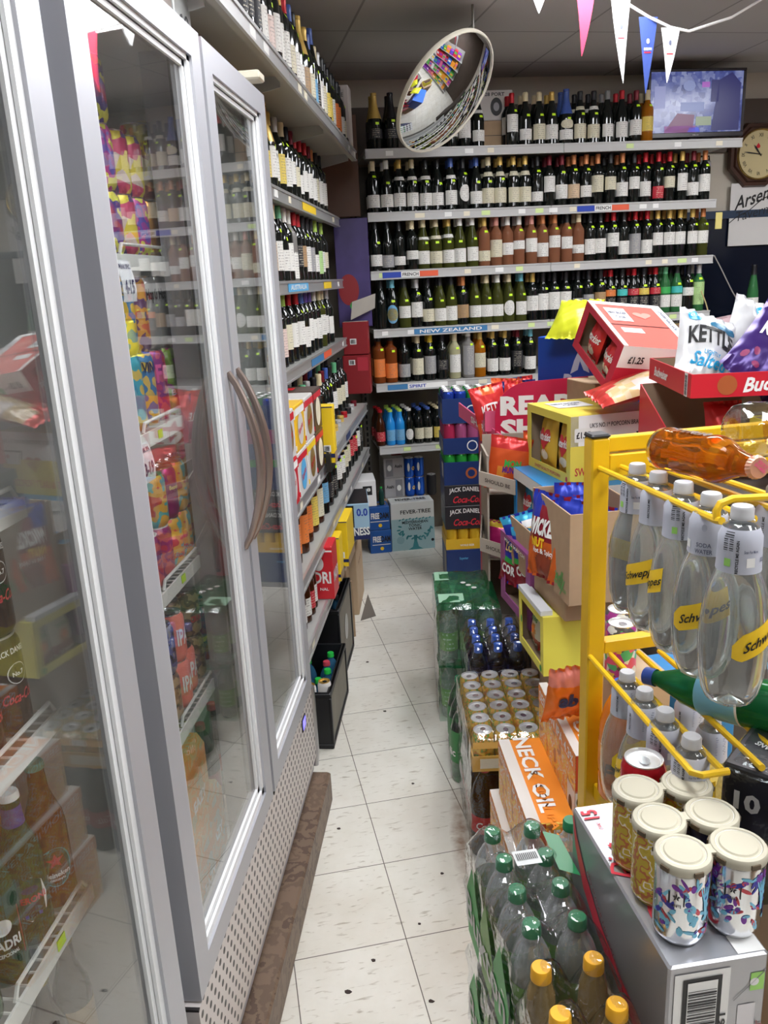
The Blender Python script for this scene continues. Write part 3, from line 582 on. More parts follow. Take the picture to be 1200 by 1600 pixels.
# ================================================================ generic goods
CARDIN = mat('card_inside', (.33,.24,.16), .85, noise=.1)
class Box:
    """carton with its origin at the front-left-bottom corner; x right, y back, z up"""
    def __init__(s, name, size, loc, rz, m, label=None, cat='box', group=None, parent=None, rot=None, cham=.003, topm=None, openleft=None, opentop=False, thick=.004, cut=None):
        s.w, s.d, s.h = w_, d_, h_ = size
        if opentop or openleft:
            mb = MB(); t = thick
            mb.box(0,w_,0,d_,0,t)
            zt = h_
            if opentop:
                hf = cut or h_
                mb.box(0,w_,0,t,t,hf,0); mb.box(0,w_,d_-t,d_,t,h_,0); mb.add([(0,t,t),(t,t,t),(t,d_-t,t),(0,d_-t,t),(0,t,hf),(t,t,hf),(t,d_-t,h_),(0,d_-t,h_)],[(0,3,2,1),(4,5,6,7),(0,1,5,4),(1,2,6,5),(2,3,7,6),(3,0,4,7)],0)
                mb.add([(w_-t,t,t),(w_,t,t),(w_,d_-t,t),(w_-t,d_-t,t),(w_-t,t,hf),(w_,t,hf),(w_,d_-t,h_),(w_-t,d_-t,h_)],[(0,3,2,1),(4,5,6,7),(0,1,5,4),(1,2,6,5),(2,3,7,6),(3,0,4,7)],0)
                # brown inner lining
                e = .0005
                mb.box(t,w_-t,t,t+e,t,hf-.001,1); mb.box(t,w_-t,d_-t-e,d_-t,t,h_-.001,1); mb.box(t,t+e,t,d_-t,t,min(hf,h_)-.002,1); mb.box(w_-t-e,w_-t,t,d_-t,t,min(hf,h_)-.002,1); mb.box(t,w_-t,t,d_-t,t,t+e,1)
            else:      # window cut in the left face: (y0,y1,z0,z1)
                y0,y1,z0,z1 = openleft
                mb.box(0,w_,0,t,t,h_-t); mb.box(0,w_,d_-t,d_,t,h_-t); mb.box(0,w_,0,d_,h_-t,h_,2 if topm else 0); mb.box(w_-t,w_,t,d_-t,t,h_-t)
                mb.box(0,t,t,d_-t,t,z0); mb.box(0,t,t,d_-t,z1,h_-t); mb.box(0,t,t,y0,z0,z1); mb.box(0,t,y1,d_-t,z0,z1)
                mb.box(t,w_-t,d_-t-.001,d_-t,t,h_-t,1); mb.box(w_-t-.001,w_-t,t,d_-t,t,h_-t,1); mb.box(t,w_-t,t,t+.001,t,h_-t,1); mb.box(t,w_-t,t,d_-t,t,t+.001,1)
            s.o = mb.obj(name, [m, CARDIN, topm or m], parent, False)
        else:
            mb = MB(); mb.rbox(0,w_,0,d_,0,h_,cham); 
            if topm: mb.quad((cham,cham,h_+.0003),(w_-cham,cham,h_+.0003),(w_-cham,d_-cham,h_+.0003),(cham,d_-cham,h_+.0003),1)
            s.o = mb.obj(name, [m, topm or m], parent, False)
        s.o.location = loc; s.o.rotation_euler = rot if rot else (0,0,rad(rz))
        if label: tag(s.o, label, cat, group)
    def fm(s, face, fu, fv, off=.0008):
        w_, d_, h_ = s.w, s.d, s.h
        if face == 'front': return plane_map((fu*w_,0,fv*h_), (1,0,0), (0,0,1), off)
        if face == 'left': return plane_map((0,(1-fu)*d_,fv*h_), (0,-1,0), (0,0,1), off)
        if face == 'right': return plane_map((w_,fu*d_,fv*h_), (0,1,0), (0,0,1), off)
        if face == 'back': return plane_map(((1-fu)*w_,d_,fv*h_), (-1,0,0), (0,0,1), off)
        if face == 'top': return plane_map((fu*w_,fv*d_,h_+.0004), (1,0,0), (0,1,0), off)
        if face == 'topl': return plane_map((fu*w_,fv*d_,h_+.0004), (0,-1,0), (1,0,0), off)     # read from the left side
        if face == 'topr': return plane_map((fu*w_,fv*d_,h_+.0004), (0,1,0), (-1,0,0), off)
    def dims(s, face): return {'front':(s.w,s.h),'back':(s.w,s.h),'left':(s.d,s.h),'right':(s.d,s.h),'top':(s.w,s.d),'topl':(s.d,s.w),'topr':(s.d,s.w)}[face]
    def txt(s, face, fu, fv, st, w_, h_, m=WHITE, off=.0016, **k): return lettering(st, m, s.o, s.fm(face, fu, fv, off), w_, h_, **k)
    def rect(s, face, u0, v0, u1, v1, m, name='panel', off=.0008):
        a, b = s.dims(face); f = s.fm(face, (u0+u1)/2, (v0+v1)/2, off)
        x, y = (u1-u0)*a/2, (v1-v0)*b/2; return shape(rect(-x,-y,x,y), m, s.o, f, name)
    def ell(s, face, fu, fv, a, b, m, name='emblem', off=.0012, rot=0): return shape(ellipse(0,0,a,b,24,rot), m, s.o, s.fm(face, fu, fv, off), name)
    def poly(s, face, fu, fv, pts, m, name='print', off=.0012): return shape(pts, m, s.o, s.fm(face, fu, fv, off), name)
    def barcode(s, face, fu, fv, w_, h_, seed=1, vertical=False):
        f = s.fm(face, fu, fv, .0012); o = shape(rect(-w_/2-.004,-h_/2-.004,w_/2+.004,h_/2+.004), WHITE, s.o, f, 'barcode_label')
        rd = random.Random(seed); f2 = s.fm(face, fu, fv, .0018); mb = MB(); L_ = h_ if vertical else w_; x = -L_/2
        while x < L_/2-.003:
            b_ = rd.choice([1,1,2,3])*L_/95; 
            q = rect(x,-h_/2,x+b_,h_/2) if not vertical else rect(-w_/2,x,w_/2,x+b_)
            mb.add([f2(u,v) for u,v in q], [(0,1,2,3)]); x += b_+rd.choice([1,1,2])*L_/95
        mb.obj('barcode_bars', BLACK, o, False)
CM = {}
LIDM = mat('can_lid_metal', (.82,.82,.82), .38, .75)
def can(loc, body, label, group=None, h=.115, r=.033, rz=0, rot=None, lid=LIDM, name='drink_can', deco=None, cat='can', tab=True):
    key = (body.name, h, r, lid.name)
    if key not in CM:
        b = MB(); b.lathe([(0,.004),(r*.72,.002),(r*.78,0),(r*.82,.001),(r*.97,.010),(r,.016),(r,h-.017),(r*.965,h-.011),(r*.86,h-.004),(r*.84,h-.0025)], 24)
        t = MB(); t.lathe([(r*.84,h-.003),(r*.855,h),(r*.82,h+.0003),(r*.79,h-.001),(r*.76,h-.005),(r*.72,h-.0055),(r*.68,h-.004),(0,h-.004)], 24)
        g = MB(); g.add([(x,y,h-.0028) for x,y in ellipse(0,-.004,.008,.0105,12)]+[(x,y,h-.0018) for x,y in ellipse(0,-.004,.008,.0105,12)], [tuple(range(12,24))]+[(i,(i+1)%12,12+(i+1)%12,12+i) for i in range(12)])
        CM[key] = (b.mesh('can_body', body, True, 50), t.mesh('can_lid', lid, True, 40), g.mesh('ring_pull', SILVER, False))
    b, t, g = CM[key]; o = link(name, b); o.location = loc; o.rotation_euler = rot if rot else (0,0,rad(rz))
    link('can_lid', t, o)
    if tab: link('ring_pull', g, o)
    if deco: deco(o, r, h)
    return tag(o, label, cat, group)
# plastic drink bottles
CLEAR = mat('clear_pet', (.86,.9,.92), .03, trans=1., ior=1.3); 
def clear_mat(name, tint, boost=1.6, film=.05, bump=.0): return pane_mat(name, tint, 1.45, boost, .05, 0., 30., bump, film)
PETC = pane_mat('pet_water_clear', (.93,.96,.98), 1.45, 1.9, .05, .5, 30., 0., .09); PETG = pane_mat('pet_green', (.35,.72,.45), 1.45, 1.7, .05, .15, 30., 0., .07); PETD = mat('cola_dark', (.012,.004,.003), .06); PETB = clear_mat('pet_blue_grey', (.45,.52,.66))  # milky haze mixed into the plastic to brighten the water bottles
PB = {  # profile, cap radius
 'water': ([(0,.004),(.018,.002),(.026,0),(.031,.006),(.0325,.015),(.0315,.03),(.0325,.04),(.0325,.125),(.0315,.13),(.0325,.138),(.031,.15),(.026,.168),(.019,.183),(.0135,.190),(.0125,.2),(.0125,.205)], .0145, .2, .218),
 'soda': ([(0,.010),(.008,.006),(.016,0),(.026,.004),(.034,.018),(.040,.045),(.0425,.08),(.0435,.11),(.0425,.15),(.039,.185),(.034,.205),(.029,.22),(.0262,.235),(.0255,.29),(.022,.305),(.015,.315),(.0125,.322),(.0125,.33)], .0145, .322, .34),
 'tonic': ([(0,.004),(.02,0),(.03,.004),(.034,.015),(.036,.05),(.036,.10),(.033,.13),(.026,.16),(.021,.185),(.0195,.22),(.015,.235),(.0125,.243),(.0125,.25)], .0148, .243, .262),
 'big': ([(0,.006),(.03,.002),(.042,0),(.046,.01),(.046,.06),(.0445,.07),(.046,.08),(.046,.18),(.044,.2),(.034,.24),(.02,.27),(.0135,.285),(.0135,.295)], .0155, .288, .308),
 'sport': ([(0,.004),(.025,0),(.031,.006),(.032,.02),(.032,.10),(.0285,.115),(.032,.13),(.031,.15),(.022,.175),(.0145,.19),(.0135,.2)], .0155, .193, .222),
}
PM = {}
def pet(kind, loc, rz, body, capm, label, group=None, lab=None, rot=None, inner=None, name='drink_bottle', deco=None, cat='bottle', scale=1.):
    key = (kind, body.name, capm.name, lab and (lab[0].name,)+tuple(lab[1:]), inner and inner.name)
    prof, cr_, cz0, cz1 = PB[kind]
    def ra(z):
        for (r0,z0),(r1,z1) in zip(prof, prof[1:]):
            if z1 > z0 and z0 <= z <= z1: return r0+(r1-r0)*(z-z0)/(z1-z0)
        return prof[-1][0]
    if key not in PM:
        b = MB(); b.lathe(prof, 24); ms = [('body', b.mesh('bottle_body', body, True, 60))]
        c = MB(); n = 32; h_ = cz1-cz0
        pts = [(cr_,cz0),(cr_,cz0+h_*.25),(cr_*.97,cz0+h_*.3),(cr_*.97,cz1-.003),(cr_*.85,cz1),(0,cz1)]
        c.lathe(pts, n); ms.append(('cap', c.mesh('bottle_cap', capm, True, 40)))
        if lab:
            q = MB(); zs = [lab[1]+(lab[2]-lab[1])*k/5 for k in range(6)]; q.lathe([(ra(z)+.0006, z) for z in zs], 24); ms.append(('label', q.mesh('bottle_label', lab[0], True)))
        if inner:
            q = MB(); pr = [(max(0,r-.0025), z+.002) for r, z in prof if z < prof[-1][1]*.86]; pr.append((0, pr[-1][1])); q.lathe(pr, 20); ms.append(('drink', q.mesh('drink', inner, True, 60)))
        PM[key] = ms
    ms = PM[key]; o = link(name, ms[0][1]); o.location = loc; o.rotation_euler = rot if rot else (0,0,rad(rz)); o.scale = (scale,)*3
    for nm, me in ms[1:]: link(nm, me, o)
    if deco: deco(o, ra)
    return tag(o, label, cat, group)
def film_wrap(name, w_, d_, h_, loc, rz, m, label, group=None, seed=1, wob=.006, n=14, tops=None, opentop=False, cat='shrink wrap'):
    """crumpled plastic film round a block of packs; tops(x, y) gives the height of the film over what is inside"""
    rd = random.Random(seed); mb = MB(); N = n
    ph = [rd.uniform(0,6.28) for _ in range(8)]
    def wv(a, b): return wob*(sin(a*31+ph[0])*.5+sin(b*23+ph[1])*.5+sin((a+b)*57+ph[2])*.35+sin((a-b)*71+ph[3])*.3)
    vs = []; fs = []
    for j in range(N+1):
        for i in range(N+1):
            x, y = w_*i/N, d_*j/N; e = min(min(x, w_-x), min(y, d_-y)); z = (tops(x, y) if tops else h_)-max(0,.018-e)*.7
            vs.append((x, y, z+wv(x, y)*.6+.002))
    for j in range(N):
        for i in range(N): a = j*(N+1)+i; fs.append((a,a+1,a+N+2,a+N+1))
    mb.add(vs, fs, 0); sm_ = 1 if isinstance(m, list) else 0
    edge = [(w_*i/N, 0) for i in range(N)]+[(w_, d_*j/N) for j in range(N)]+[(w_*(N-i)/N, d_) for i in range(N)]+[(0, d_*(N-j)/N) for j in range(N)]
    K = 8; vs = []; fs = []; E = len(edge)
    for k in range(K+1):
        for (x, y) in edge:
            zt = (tops(x, y) if tops else h_)-.0126+.002+wv(x, y)*.6; z = zt*(1-k/K)
            nx = -1 if x == 0 else (1 if x == w_ else 0); ny = -1 if y == 0 else (1 if y == d_ else 0); o_ = wv(x+y, z*1.4)*(0 if k == 0 else 1)
            vs.append((x+nx*abs(o_), y+ny*abs(o_), z))
    for k in range(K):
        for i in range(E): j = (i+1) % E; fs.append((k*E+i, (k+1)*E+i, (k+1)*E+j, k*E+j))
    mb.add(vs, fs, sm_)
    o = mb.obj(name, m, None, True, 80); o.location = loc; o.rotation_euler = (0,0,rad(rz)); return tag(o, label, cat, group)
FILM = pane_mat('shrink_film', (.93,.94,.95), 1.4, 1.5, .08, 0., 26., .55, .05)
# crisp bags
def bag(name, w_, h_, t, mats, design, loc, rot, label, group=None, seed=1, deco=None, parent=None, n=26, crimp=.012, cat='crisp bag', mtx=None):
    rd = random.Random(seed); ph = [rd.uniform(0,6.28) for _ in range(6)]
    def surf(u, v, side=1):     # u, v in 0..1
        a = max(0, sin(pi*u))**.45; b = max(0, sin(pi*min(1,max(0,(v-crimp/h_)/(1-2*crimp/h_)))))**.5
        bul = t/2*a*b
        wr = (sin(u*17+v*9+ph[0])+sin(v*27-u*13+ph[1])*.7+sin(u*41+v*33+ph[2])*.4)*t*.035*(1-.5*a*b)*min(1,a*3)
        edge = (1-b)*(sin(u*38+ph[3]))*t*.07*min(1, 8*a)
        wd = w_*(1-.07*b); x = (u-.5)*wd; return (x, -side*bul+wr+edge, v*h_)
    mb = MB(); N, Mn = n, int(n*1.4)
    for side in (1,-1):
        vs = [surf(i/N, j/Mn, side) for j in range(Mn+1) for i in range(N+1)]; fs = []; mi = []
        for j in range(Mn):
            for i in range(N):
                q = j*(N+1)+i; f = (q,q+1,q+N+2,q+N+1); fs.append(f if side == 1 else f[::-1]); mi.append(design((i+.5)/N, (j+.5)/Mn) if side == 1 else 0)
        k0 = len(mb.f); mb.add(vs, fs, 0); mb.mi[k0:] = mi
    o = mb.obj(name, mats, parent, True, 60)
    if mtx is not None: o.matrix_world = mtx
    else: o.location = loc; o.rotation_euler = tuple(rad(a) for a in rot)
    fm = lambda cu, cv, off=.0025: (lambda u, v: (lambda p: (p[0], p[1]-off, p[2]))(surf(min(.99,max(.01,cu+u/w_)), min(.99,max(.01,cv+v/h_)))))
    if deco: deco(o, fm)
    if label: tag(o, label, cat, group)
    return o
def bagtxt(o, fm, cu, cv, s, w_, h_, m, off=.003, **k): return lettering(s, m, o, fm(cu, cv, off), w_, h_, **k)
def bagshape(o, fm, cu, cv, pts, m, off=.002, name='print'):
    # subdivided patch that follows the bag's bulge
    xs = [p[0] for p in pts]; ys = [p[1] for p in pts]; cx, cy = sum(xs)/len(xs), sum(ys)/len(ys); f = fm(cu, cv, off); mb = MB(); vs = [f(cx, cy)]; n = len(pts); R_ = 4
    for k in range(1, R_+1): vs += [f(cx+(x-cx)*k/R_, cy+(y-cy)*k/R_) for x, y in pts]
    fs = [(0, 1+i, 1+(i+1) % n) for i in range(n)]
    for k in range(R_-1): fs += [(1+k*n+i, 1+(k+1)*n+i, 1+(k+1)*n+(i+1) % n, 1+k*n+(i+1) % n) for i in range(n)]
    mb.add(vs, fs); return mb.obj(name, m, o, True, 80)
FOIL = lambda name, c, r=.28: mat(name, c, r, .25, nscale=20)
# ================================================================ lower shelves on the left wall
z4, z5, z6 = LT[4][0], LT[5][0], LT[6][0]
PW = mat('pack_white', (.66,.64,.62), .35); PR = mat('pack_red', (.6,.02,.03), .35); PDK = mat('pack_brown', (.07,.04,.03), .35); PY = mat('pack_yellow', (.85,.5,.02), .35)
def beer_pack(y, z, base, label, accents, h=.158, x0=-.83, w_=.29, dy=.165):
    b = Box('beer_carton', (w_, dy, h), (x0, y, z), 0, base, label, 'beer pack', 'bottle cartons on the left shelf')
    b.rect('right', .0, .78, 1, .93, accents[0], 'red_corner'); b.ell('right', .5, .45, .05, .055, accents[1]); b.txt('right', .5, .45, 'Superior', .085, .03, accents[2], rot=.25)
    b.rect('front', .86, .72, 1., .92, accents[0], 'corner_flash'); b.rect('front', .0, .05, 1, .16, accents[0], 'band'); b.ell('front', .82, .42, .026, .05, accents[1])
    b.rect('top', .1, .3, .7, .7, accents[0], 'top_print'); return b
beer_pack(2.47, z4, PR, 'red bottle carton at the front, bottom layer, on the left beer shelf', (WHITE, PW, RED))
beer_pack(2.47, z4+.16, PW, 'white bottle carton with red corners nearest the fridge, top layer', (RED, GOLD, RED))
beer_pack(2.655, z4, PW, 'white bottle carton with red band under the yellow-topped one', (RED, SKY, RED))
beer_pack(2.655, z4+.16, PY, 'yellow-topped bottle carton, second from the fridge, top layer', (WHITE, PW, RED))
beer_pack(2.84, z4, PW, 'white bottle carton, third from the fridge, bottom layer', (YEL, GOLD, RED))
beer_pack(2.84, z4+.16, PW, 'white bottle carton, third from the fridge, top layer', (RED, GOLD, RED))
beer_pack(3.025, z4, PDK, 'dark brown bottle carton with red flash, bottom layer', (RED, CREAM, CREAM))
beer_pack(3.025, z4+.16, PDK, 'dark brown bottle carton with red flash, top layer', (RED, CREAM, CREAM))
def yellow_case(x0, y, z, h, label, w_=.05, dy=.2):
    b = Box('yellow_carton', (w_+.12, dy, h), (x0-.12, y, z), 0, YEL, label, 'box', 'yellow cartons on the left shelves')
    b.rect('front', 0, .10, 1, .17, NAVY, 'blue_stripe'); b.rect('front', 0, .965, 1, .985, NAVY, 'blue_stripe'); b.barcode('front', .82, .26, .022, .02, 5)
    b.rect('right', 0, .0, 1, .2, CARDIN, 'open_edge'); return b
yellow_case(-.545, 3.21, z4, .235, 'tall narrow yellow carton standing beside the dark beer cartons', .045, .06)
# black plastic can clip hanging over the shelf edge
mb = MB()
for k in range(3): mb.tube([(-.57+.0*k,3.19+.05*k,z4+.012),(-.555,3.19+.05*k,z4+.055),(-.525,3.19+.05*k,z4+.05),(-.52,3.19+.05*k,z4-.03)], .004, 6)
mb.box(-.535,-.515,3.18,3.30,z4-.03,z4+.045); o = mb.obj('plastic_clip', mat('black_clip', (.02,.018,.015), .35), None); tag(o, 'black plastic price clip hooked over the edge of the beer shelf', 'clip')
def lr(specs, y0, y1, lv, shelfname, seed, inset=.05, backs=0, **k):
    z, xf = LT[lv]; row_of(specs, y0, y1, z, inset, 1, shelfname, k.pop('group', 'bottles on '+shelfname), backs, frame=Lf(xf), rz=75, seed=seed, jitter=.004, side='along', **k)
lr(['Xkk w040120','Xkg w040110','Xks w040110','Xkk w040110','Xkc w040120','Xkd c060130','Xkb w040110','Xkk w060150','Xkg c060150','Xkk c060150','Xkk w060150'], 3.36, 4.72, 4, "left wall's fifth shelf", 41, .12, 1, stick=.2)
lr(['Xbs o040150','Xbs o040150','Xbs o040150','Xbs o040150','Xbs o040150','Tbk y030150','Tbk c030150','Ukk b050140','Cko k040110','Cko k040110','Cku w060150','Cko w060150','Cks c060150','Cko c060150','Ckr r060150','Ckk r060150','Cks w060150','Ckd k060150'], 2.50, 4.75, 5, "left wall's sixth shelf", 42, .06, 0, stick=.3)
lr(['Xyk y040160'], 2.46, 2.46, 5, "left wall's sixth shelf, front edge", 46, .05)
lr(['Ebr w030100','Ebr r030100','Ebw w030100','Ebr w030100','Ebr w030100','Ebw w030100','Ebr r030100','Ebw w030100'], 2.47, 2.98, 6, "left wall's lowest shelf", 43, .05, 1, name='beer_bottle', cat='beer bottle', stick=0)
lr(['Ebb w030100','Ebb w030100','Ekk g030110','Ekk g030110','Ekk g030110'], 4.25, 4.7, 6, "the lowest left shelf's far end", 44, .10, 0, name='beer_bottle', cat='beer bottle', stick=0)
b = Box('beer_carton', (.13,.13,.225), (-.645,3.05,z6-.04+.041), 0, PR, 'red four-pack carton lettered in white on the lowest left shelf', 'beer pack')
b.txt('front', .66, .42, 'DRI', .07, .05, WHITE, bold=.03); b.txt('front', .7, .2, 'NAL', .035, .012, WHITE); b.ell('front', .55, .68, .022, .03, WHITE); b.rect('front', .2, .9, 1, .93, WHITE, 'line'); b.txt('right', .5, .42, 'MADRI', .11, .05, WHITE)
yellow_case(-.565, 3.25, z6, .20, 'yellow carton behind the red four-pack, nearer of two', .05, .10)
yellow_case(-.56, 3.44, z6, .215, 'yellow carton behind the red four-pack, farther of two', .055, .22)
g = Box('stout_carton', (.27,.30,.185), (-.715,3.80,z6+.001), 8, mat('stout_pale_blue', (.35,.55,.72), .35), 'pale blue and black alcohol free stout carton on the lowest left shelf', 'beer pack', topm=BLACK)
g.rect('front', .0, 0, 1, .32, NAVY, 'dark_band'); g.rect('front', .42, .35, .72, .95, BLACK, 'glass_picture'); g.txt('front', .68, .22, 'GUINNESS', .17, .042, WHITE, rot=.04, bold=.03); g.txt('front', .87, .76, '0.0', .055, .04, BLUE, bold=.03)
g.poly('front', .57, .62, [(-.012,.03),(.0,.034),(.012,.026),(.008,-.02),(-.004,-.03),(-.01,-.01)], GOLD, 'harp'); g.rect('right', 0, 0, 1, .3, NAVY, 'dark_band')
wb = Box('white_carton', (.15,.2,.15), (-.62,4.42,z6+.0), 10, mat('carton_white', (.72,.72,.72), .45), 'white carton with a black number square at the far end of the left shelves', 'box')
wb.rect('front', .5, .45, .85, .8, BLACK, 'black_square'); wb.txt('front', .675, .66, '18', .035, .02, WHITE, off=.0024); wb.rect('right', .3, .45, .6, .8, BLACK, 'black_square')
# floor in front of the left shelves: crates and flattened cartons
CRM = mat('crate_black', (.012,.012,.014), .42)
def crate(x0, y0, w_, d_, h_, label, white=False):
    mb = MB(); t = .012
    mb.box(x0,x0+w_,y0,y0+d_,0,.012); mb.box(x0,x0+w_,y0,y0+t,.012,h_); mb.box(x0,x0+w_,y0+d_-t,y0+d_,.012,h_); mb.box(x0,x0+t,y0+t,y0+d_-t,.012,h_); mb.box(x0+w_-t,x0+w_,y0+t,y0+d_-t,.012,h_)
    o = mb.obj('bottle_crate', CRM, None, False); tag(o, label, 'crate', 'black bottle crates on the floor')
    r = MB()
    for z in (.0, h_-.02): r.rbox(x0-.004,x0+w_+.004,y0-.004,y0+.008,z+.001,z+.02,.003); r.rbox(x0+w_-.008,x0+w_+.004,y0+.008,y0+d_+.004,z+.001,z+.02,.003)
    for yy in (y0-.004, y0+d_-.02): r.rbox(x0+w_-.004,x0+w_+.005,yy,yy+.02,.02,h_-.02,.002)
    r.obj('rim', CRM, o, False)
    q = MB(); q.box(x0+w_+.0005,x0+w_+.0015,y0+.03,y0+d_-.03,.04,h_-.03); q.obj('side_panel', mat('crate_panel', (.3,.29,.27) if white else (.22,.2,.16), .6, noise=.3), o, False)
    if white: shape(ellipse(0,0,.05,.06,20), mat('crate_logo', (.5,.5,.48), .6), o, plane_map((x0+w_+.0025,y0+d_/2,h_*.55),(0,1,0),(0,0,1)), 'crate_logo')
    return o
crate(-.80, 2.72, .295, .44, .235, 'black plastic crate with green-capped bottles next to the fridge end')
crate(-.82, 3.22, .285, .40, .36, 'taller black plastic crate with a pale logo behind the first crate', True)
GC = mat('cap_green_bright', (.02,.45,.06), .4); GCD = mat('cap_green_dark', (.02,.2,.08), .35); WC = mat('cap_grey', (.45,.45,.46), .4); BC = mat('cap_blue', (.03,.12,.55), .35); YC = mat('cap_amber', (.8,.4,.02), .35); RC = mat('cap_red', (.5,.05,.08), .4)
BLW = pane_mat('pet_blue_water', (.2,.42,.62), 1.45, 1.6, .05, 0., 30., 0., .08)
BLI = mat('sparkling_blue', (.03,.11,.2), .1)
blab = label_mat('water_label_blue', (.1,.28,.5), (.8,.8,.85))
k = 0
for (x, y, c, pl_) in [(-.555,3.08,GC,'at the far corner'),(-.56,3.0,RC,'with a red cap in the middle'),(-.545,2.93,GC,'right of the middle'),(-.63,2.92,GC,'at the left wall of the crate'),(-.57,2.85,GC,'behind the white cans'),(-.64,3.02,GC,'at the rear left')]:
    pet('water', (x,y,.013), 0, BLI, c, 'blue water bottle in the first black crate, '+pl_, 'water bottles in the black crate', (blab,.05,.12), name='water_bottle')
wm = mat('slim_can_white', (.75,.73,.7), .35)
can((-.590,2.765,.013), wm, 'slim white and gold can in the black crate, nearer of two', 'slim cans in the crate', h=.235, r=.027, lid=GOLD); can((-.565,2.815-.005,.013), wm, 'slim white and gold can in the black crate, farther of two', 'slim cans in the crate', h=.20, r=.027, lid=GOLD, rz=40) if False else can((-.535,2.79,.013), wm, 'slim white and gold can in the black crate, farther of two', 'slim cans in the crate', h=.24, r=.026, lid=GOLD, rz=40)
pet('water', (-.6,3.30,.12), 0, BLI, WC, 'blue water bottle standing in the taller black crate', None, (blab,.05,.12), name='water_bottle')
pet('water', (-.57,3.40,.14), 0, BLI, BLACK, 'dark-capped bottle in the taller black crate', None, (label_mat('label_w2',(.7,.7,.7)),.12,.16), name='water_bottle')
mb = MB(); mb.box(-.81,-.55,3.23+.01,3.60,.012,.12); o = mb.obj('crate_filler', KRAFT, None, False); tag(o, 'cardboard tray inside the taller black crate', 'tray')
Box('flattened_carton', (.30,.012,.30), (-.835,3.70,0), 6, KRAFT, 'thin brown cardboard sheet standing behind the black crates', 'cardboard')
Box('cardboard_box', (.26,.17,.34), (-.83,3.76,0), 3, KRAFT, 'brown cardboard box under the stout carton', 'box', 'brown boxes along the left shelves')
Box('cardboard_box', (.24,.36,.37), (-.79,4.0,0), 2, mat('kraft_light', (.5,.37,.24), .8, noise=.1), 'longer pale brown box with printed lines below the lowest left shelf', 'box', 'brown boxes along the left shelves').txt('right', .5, .7, 'THIS WAY UP', .2, .02, mat('kraft_ink', (.2,.12,.08), .8))
Box('cardboard_box', (.18,.4,.40), (-.80,4.42,0), 5, mat('kraft_dark', (.3,.19,.11), .8, noise=.1), 'darker brown box in the back left corner', 'box', 'brown boxes along the left shelves')
mb = MB(); mb.prism([(-.535,3.93),(-.46,3.99),(-.535,4.3)], .0005, .003); o = mb.obj('cardboard_scrap', mat('scrap_grey', (.16,.14,.12), .8)); tag(o, 'dark triangular cardboard scrap lying on the floor by the left boxes', 'cardboard')
# ---- corner between the two shelving runs
b = Box('display_carton', (.16,.1,.23), (-.68,4.90,1.06), 0, mat('carton_shaded_red', (.26,.015,.02), .45), 'red carton with pale lid jammed in the corner between the shelves', 'box')  # red darkened in its colour to stand for the corner's shade
b.barcode('front', .35, .82, .03, .022, 3); b.rect('front', .55, .6, .95, .95, mat('pack_red2', (.45,.03,.05), .4), 'small_print')
Box('red_box', (.15,.09,.19), (-.67,4.90,1.295), 0, MATS['carton_shaded_red'], 'red carton tipped up above the other red carton in the corner', 'box', topm=GREYCARD).barcode('front', .4, .4, .03, .025, 8)
mb = MB(); mb.add([(-.62,4.93,1.50),(-.48,5.0,1.56),(-.47,4.96,1.64),(-.60,4.88,1.6),(-.62,4.935,1.495),(-.48,5.005,1.555),(-.47,4.965,1.635),(-.60,4.885,1.595)], [(0,1,2,3),(7,6,5,4),(0,4,5,1),(1,5,6,2),(2,6,7,3),(3,7,4,0)]); o = mb.obj('card_flap', GREYCARD, None, False); tag(o, 'grey open card flap sticking out of the corner above red cartons', 'cardboard')
b = Box('poster_board', (.20,.012,.62), (-.70,5.0,1.45), 8, mat('poster_purple', (.06,.04,.16), .4, noise=.5, nscale=9), 'dark purple and blue poster board in the shelf corner', 'poster'); b.ell('front', .35, .35, .06, .09, MATS['carton_shaded_red'], 'red_shape'); b.ell('front', .55, .2, .04, .03, GREENP, 'green_shape')
Box('wood_board', (.26,.012,.55), (-.80,5.03,2.08), 8, mat('cupboard_brown', (.10,.045,.025), .5, noise=.2), 'dark brown wooden board standing in the corner below the top shelf', 'board')
b = Box('wine_gift_box', (.115,.12,.315), (-.655,4.73,2.401), 0, mat('gift_box_grey', (.62,.56,.53), .6, noise=.06), 'pale tall wine box with a line drawing at the end of the top left shelf', 'box')
dk = mat('sketch_ink', (.12,.1,.1), .7); b.rect('front', .25, .55, .8, .93, mat('sketch_panel', (.5,.46,.44), .6), 'drawing_panel'); b.txt('front', .5, .85, 'WINE', .06, .02, dk, bold=.03, off=.002); b.txt('front', .5, .30, 'CASE', .03, .01, dk)
for i in range(7): b.poly('front', .35+.06*i, .68+.03*(i % 3), ellipse(0,0,.007,.012,8), dk, 'sketch')
b.ell('front', .68, .12, .028, .03, BLACK, 'bottle_hole')
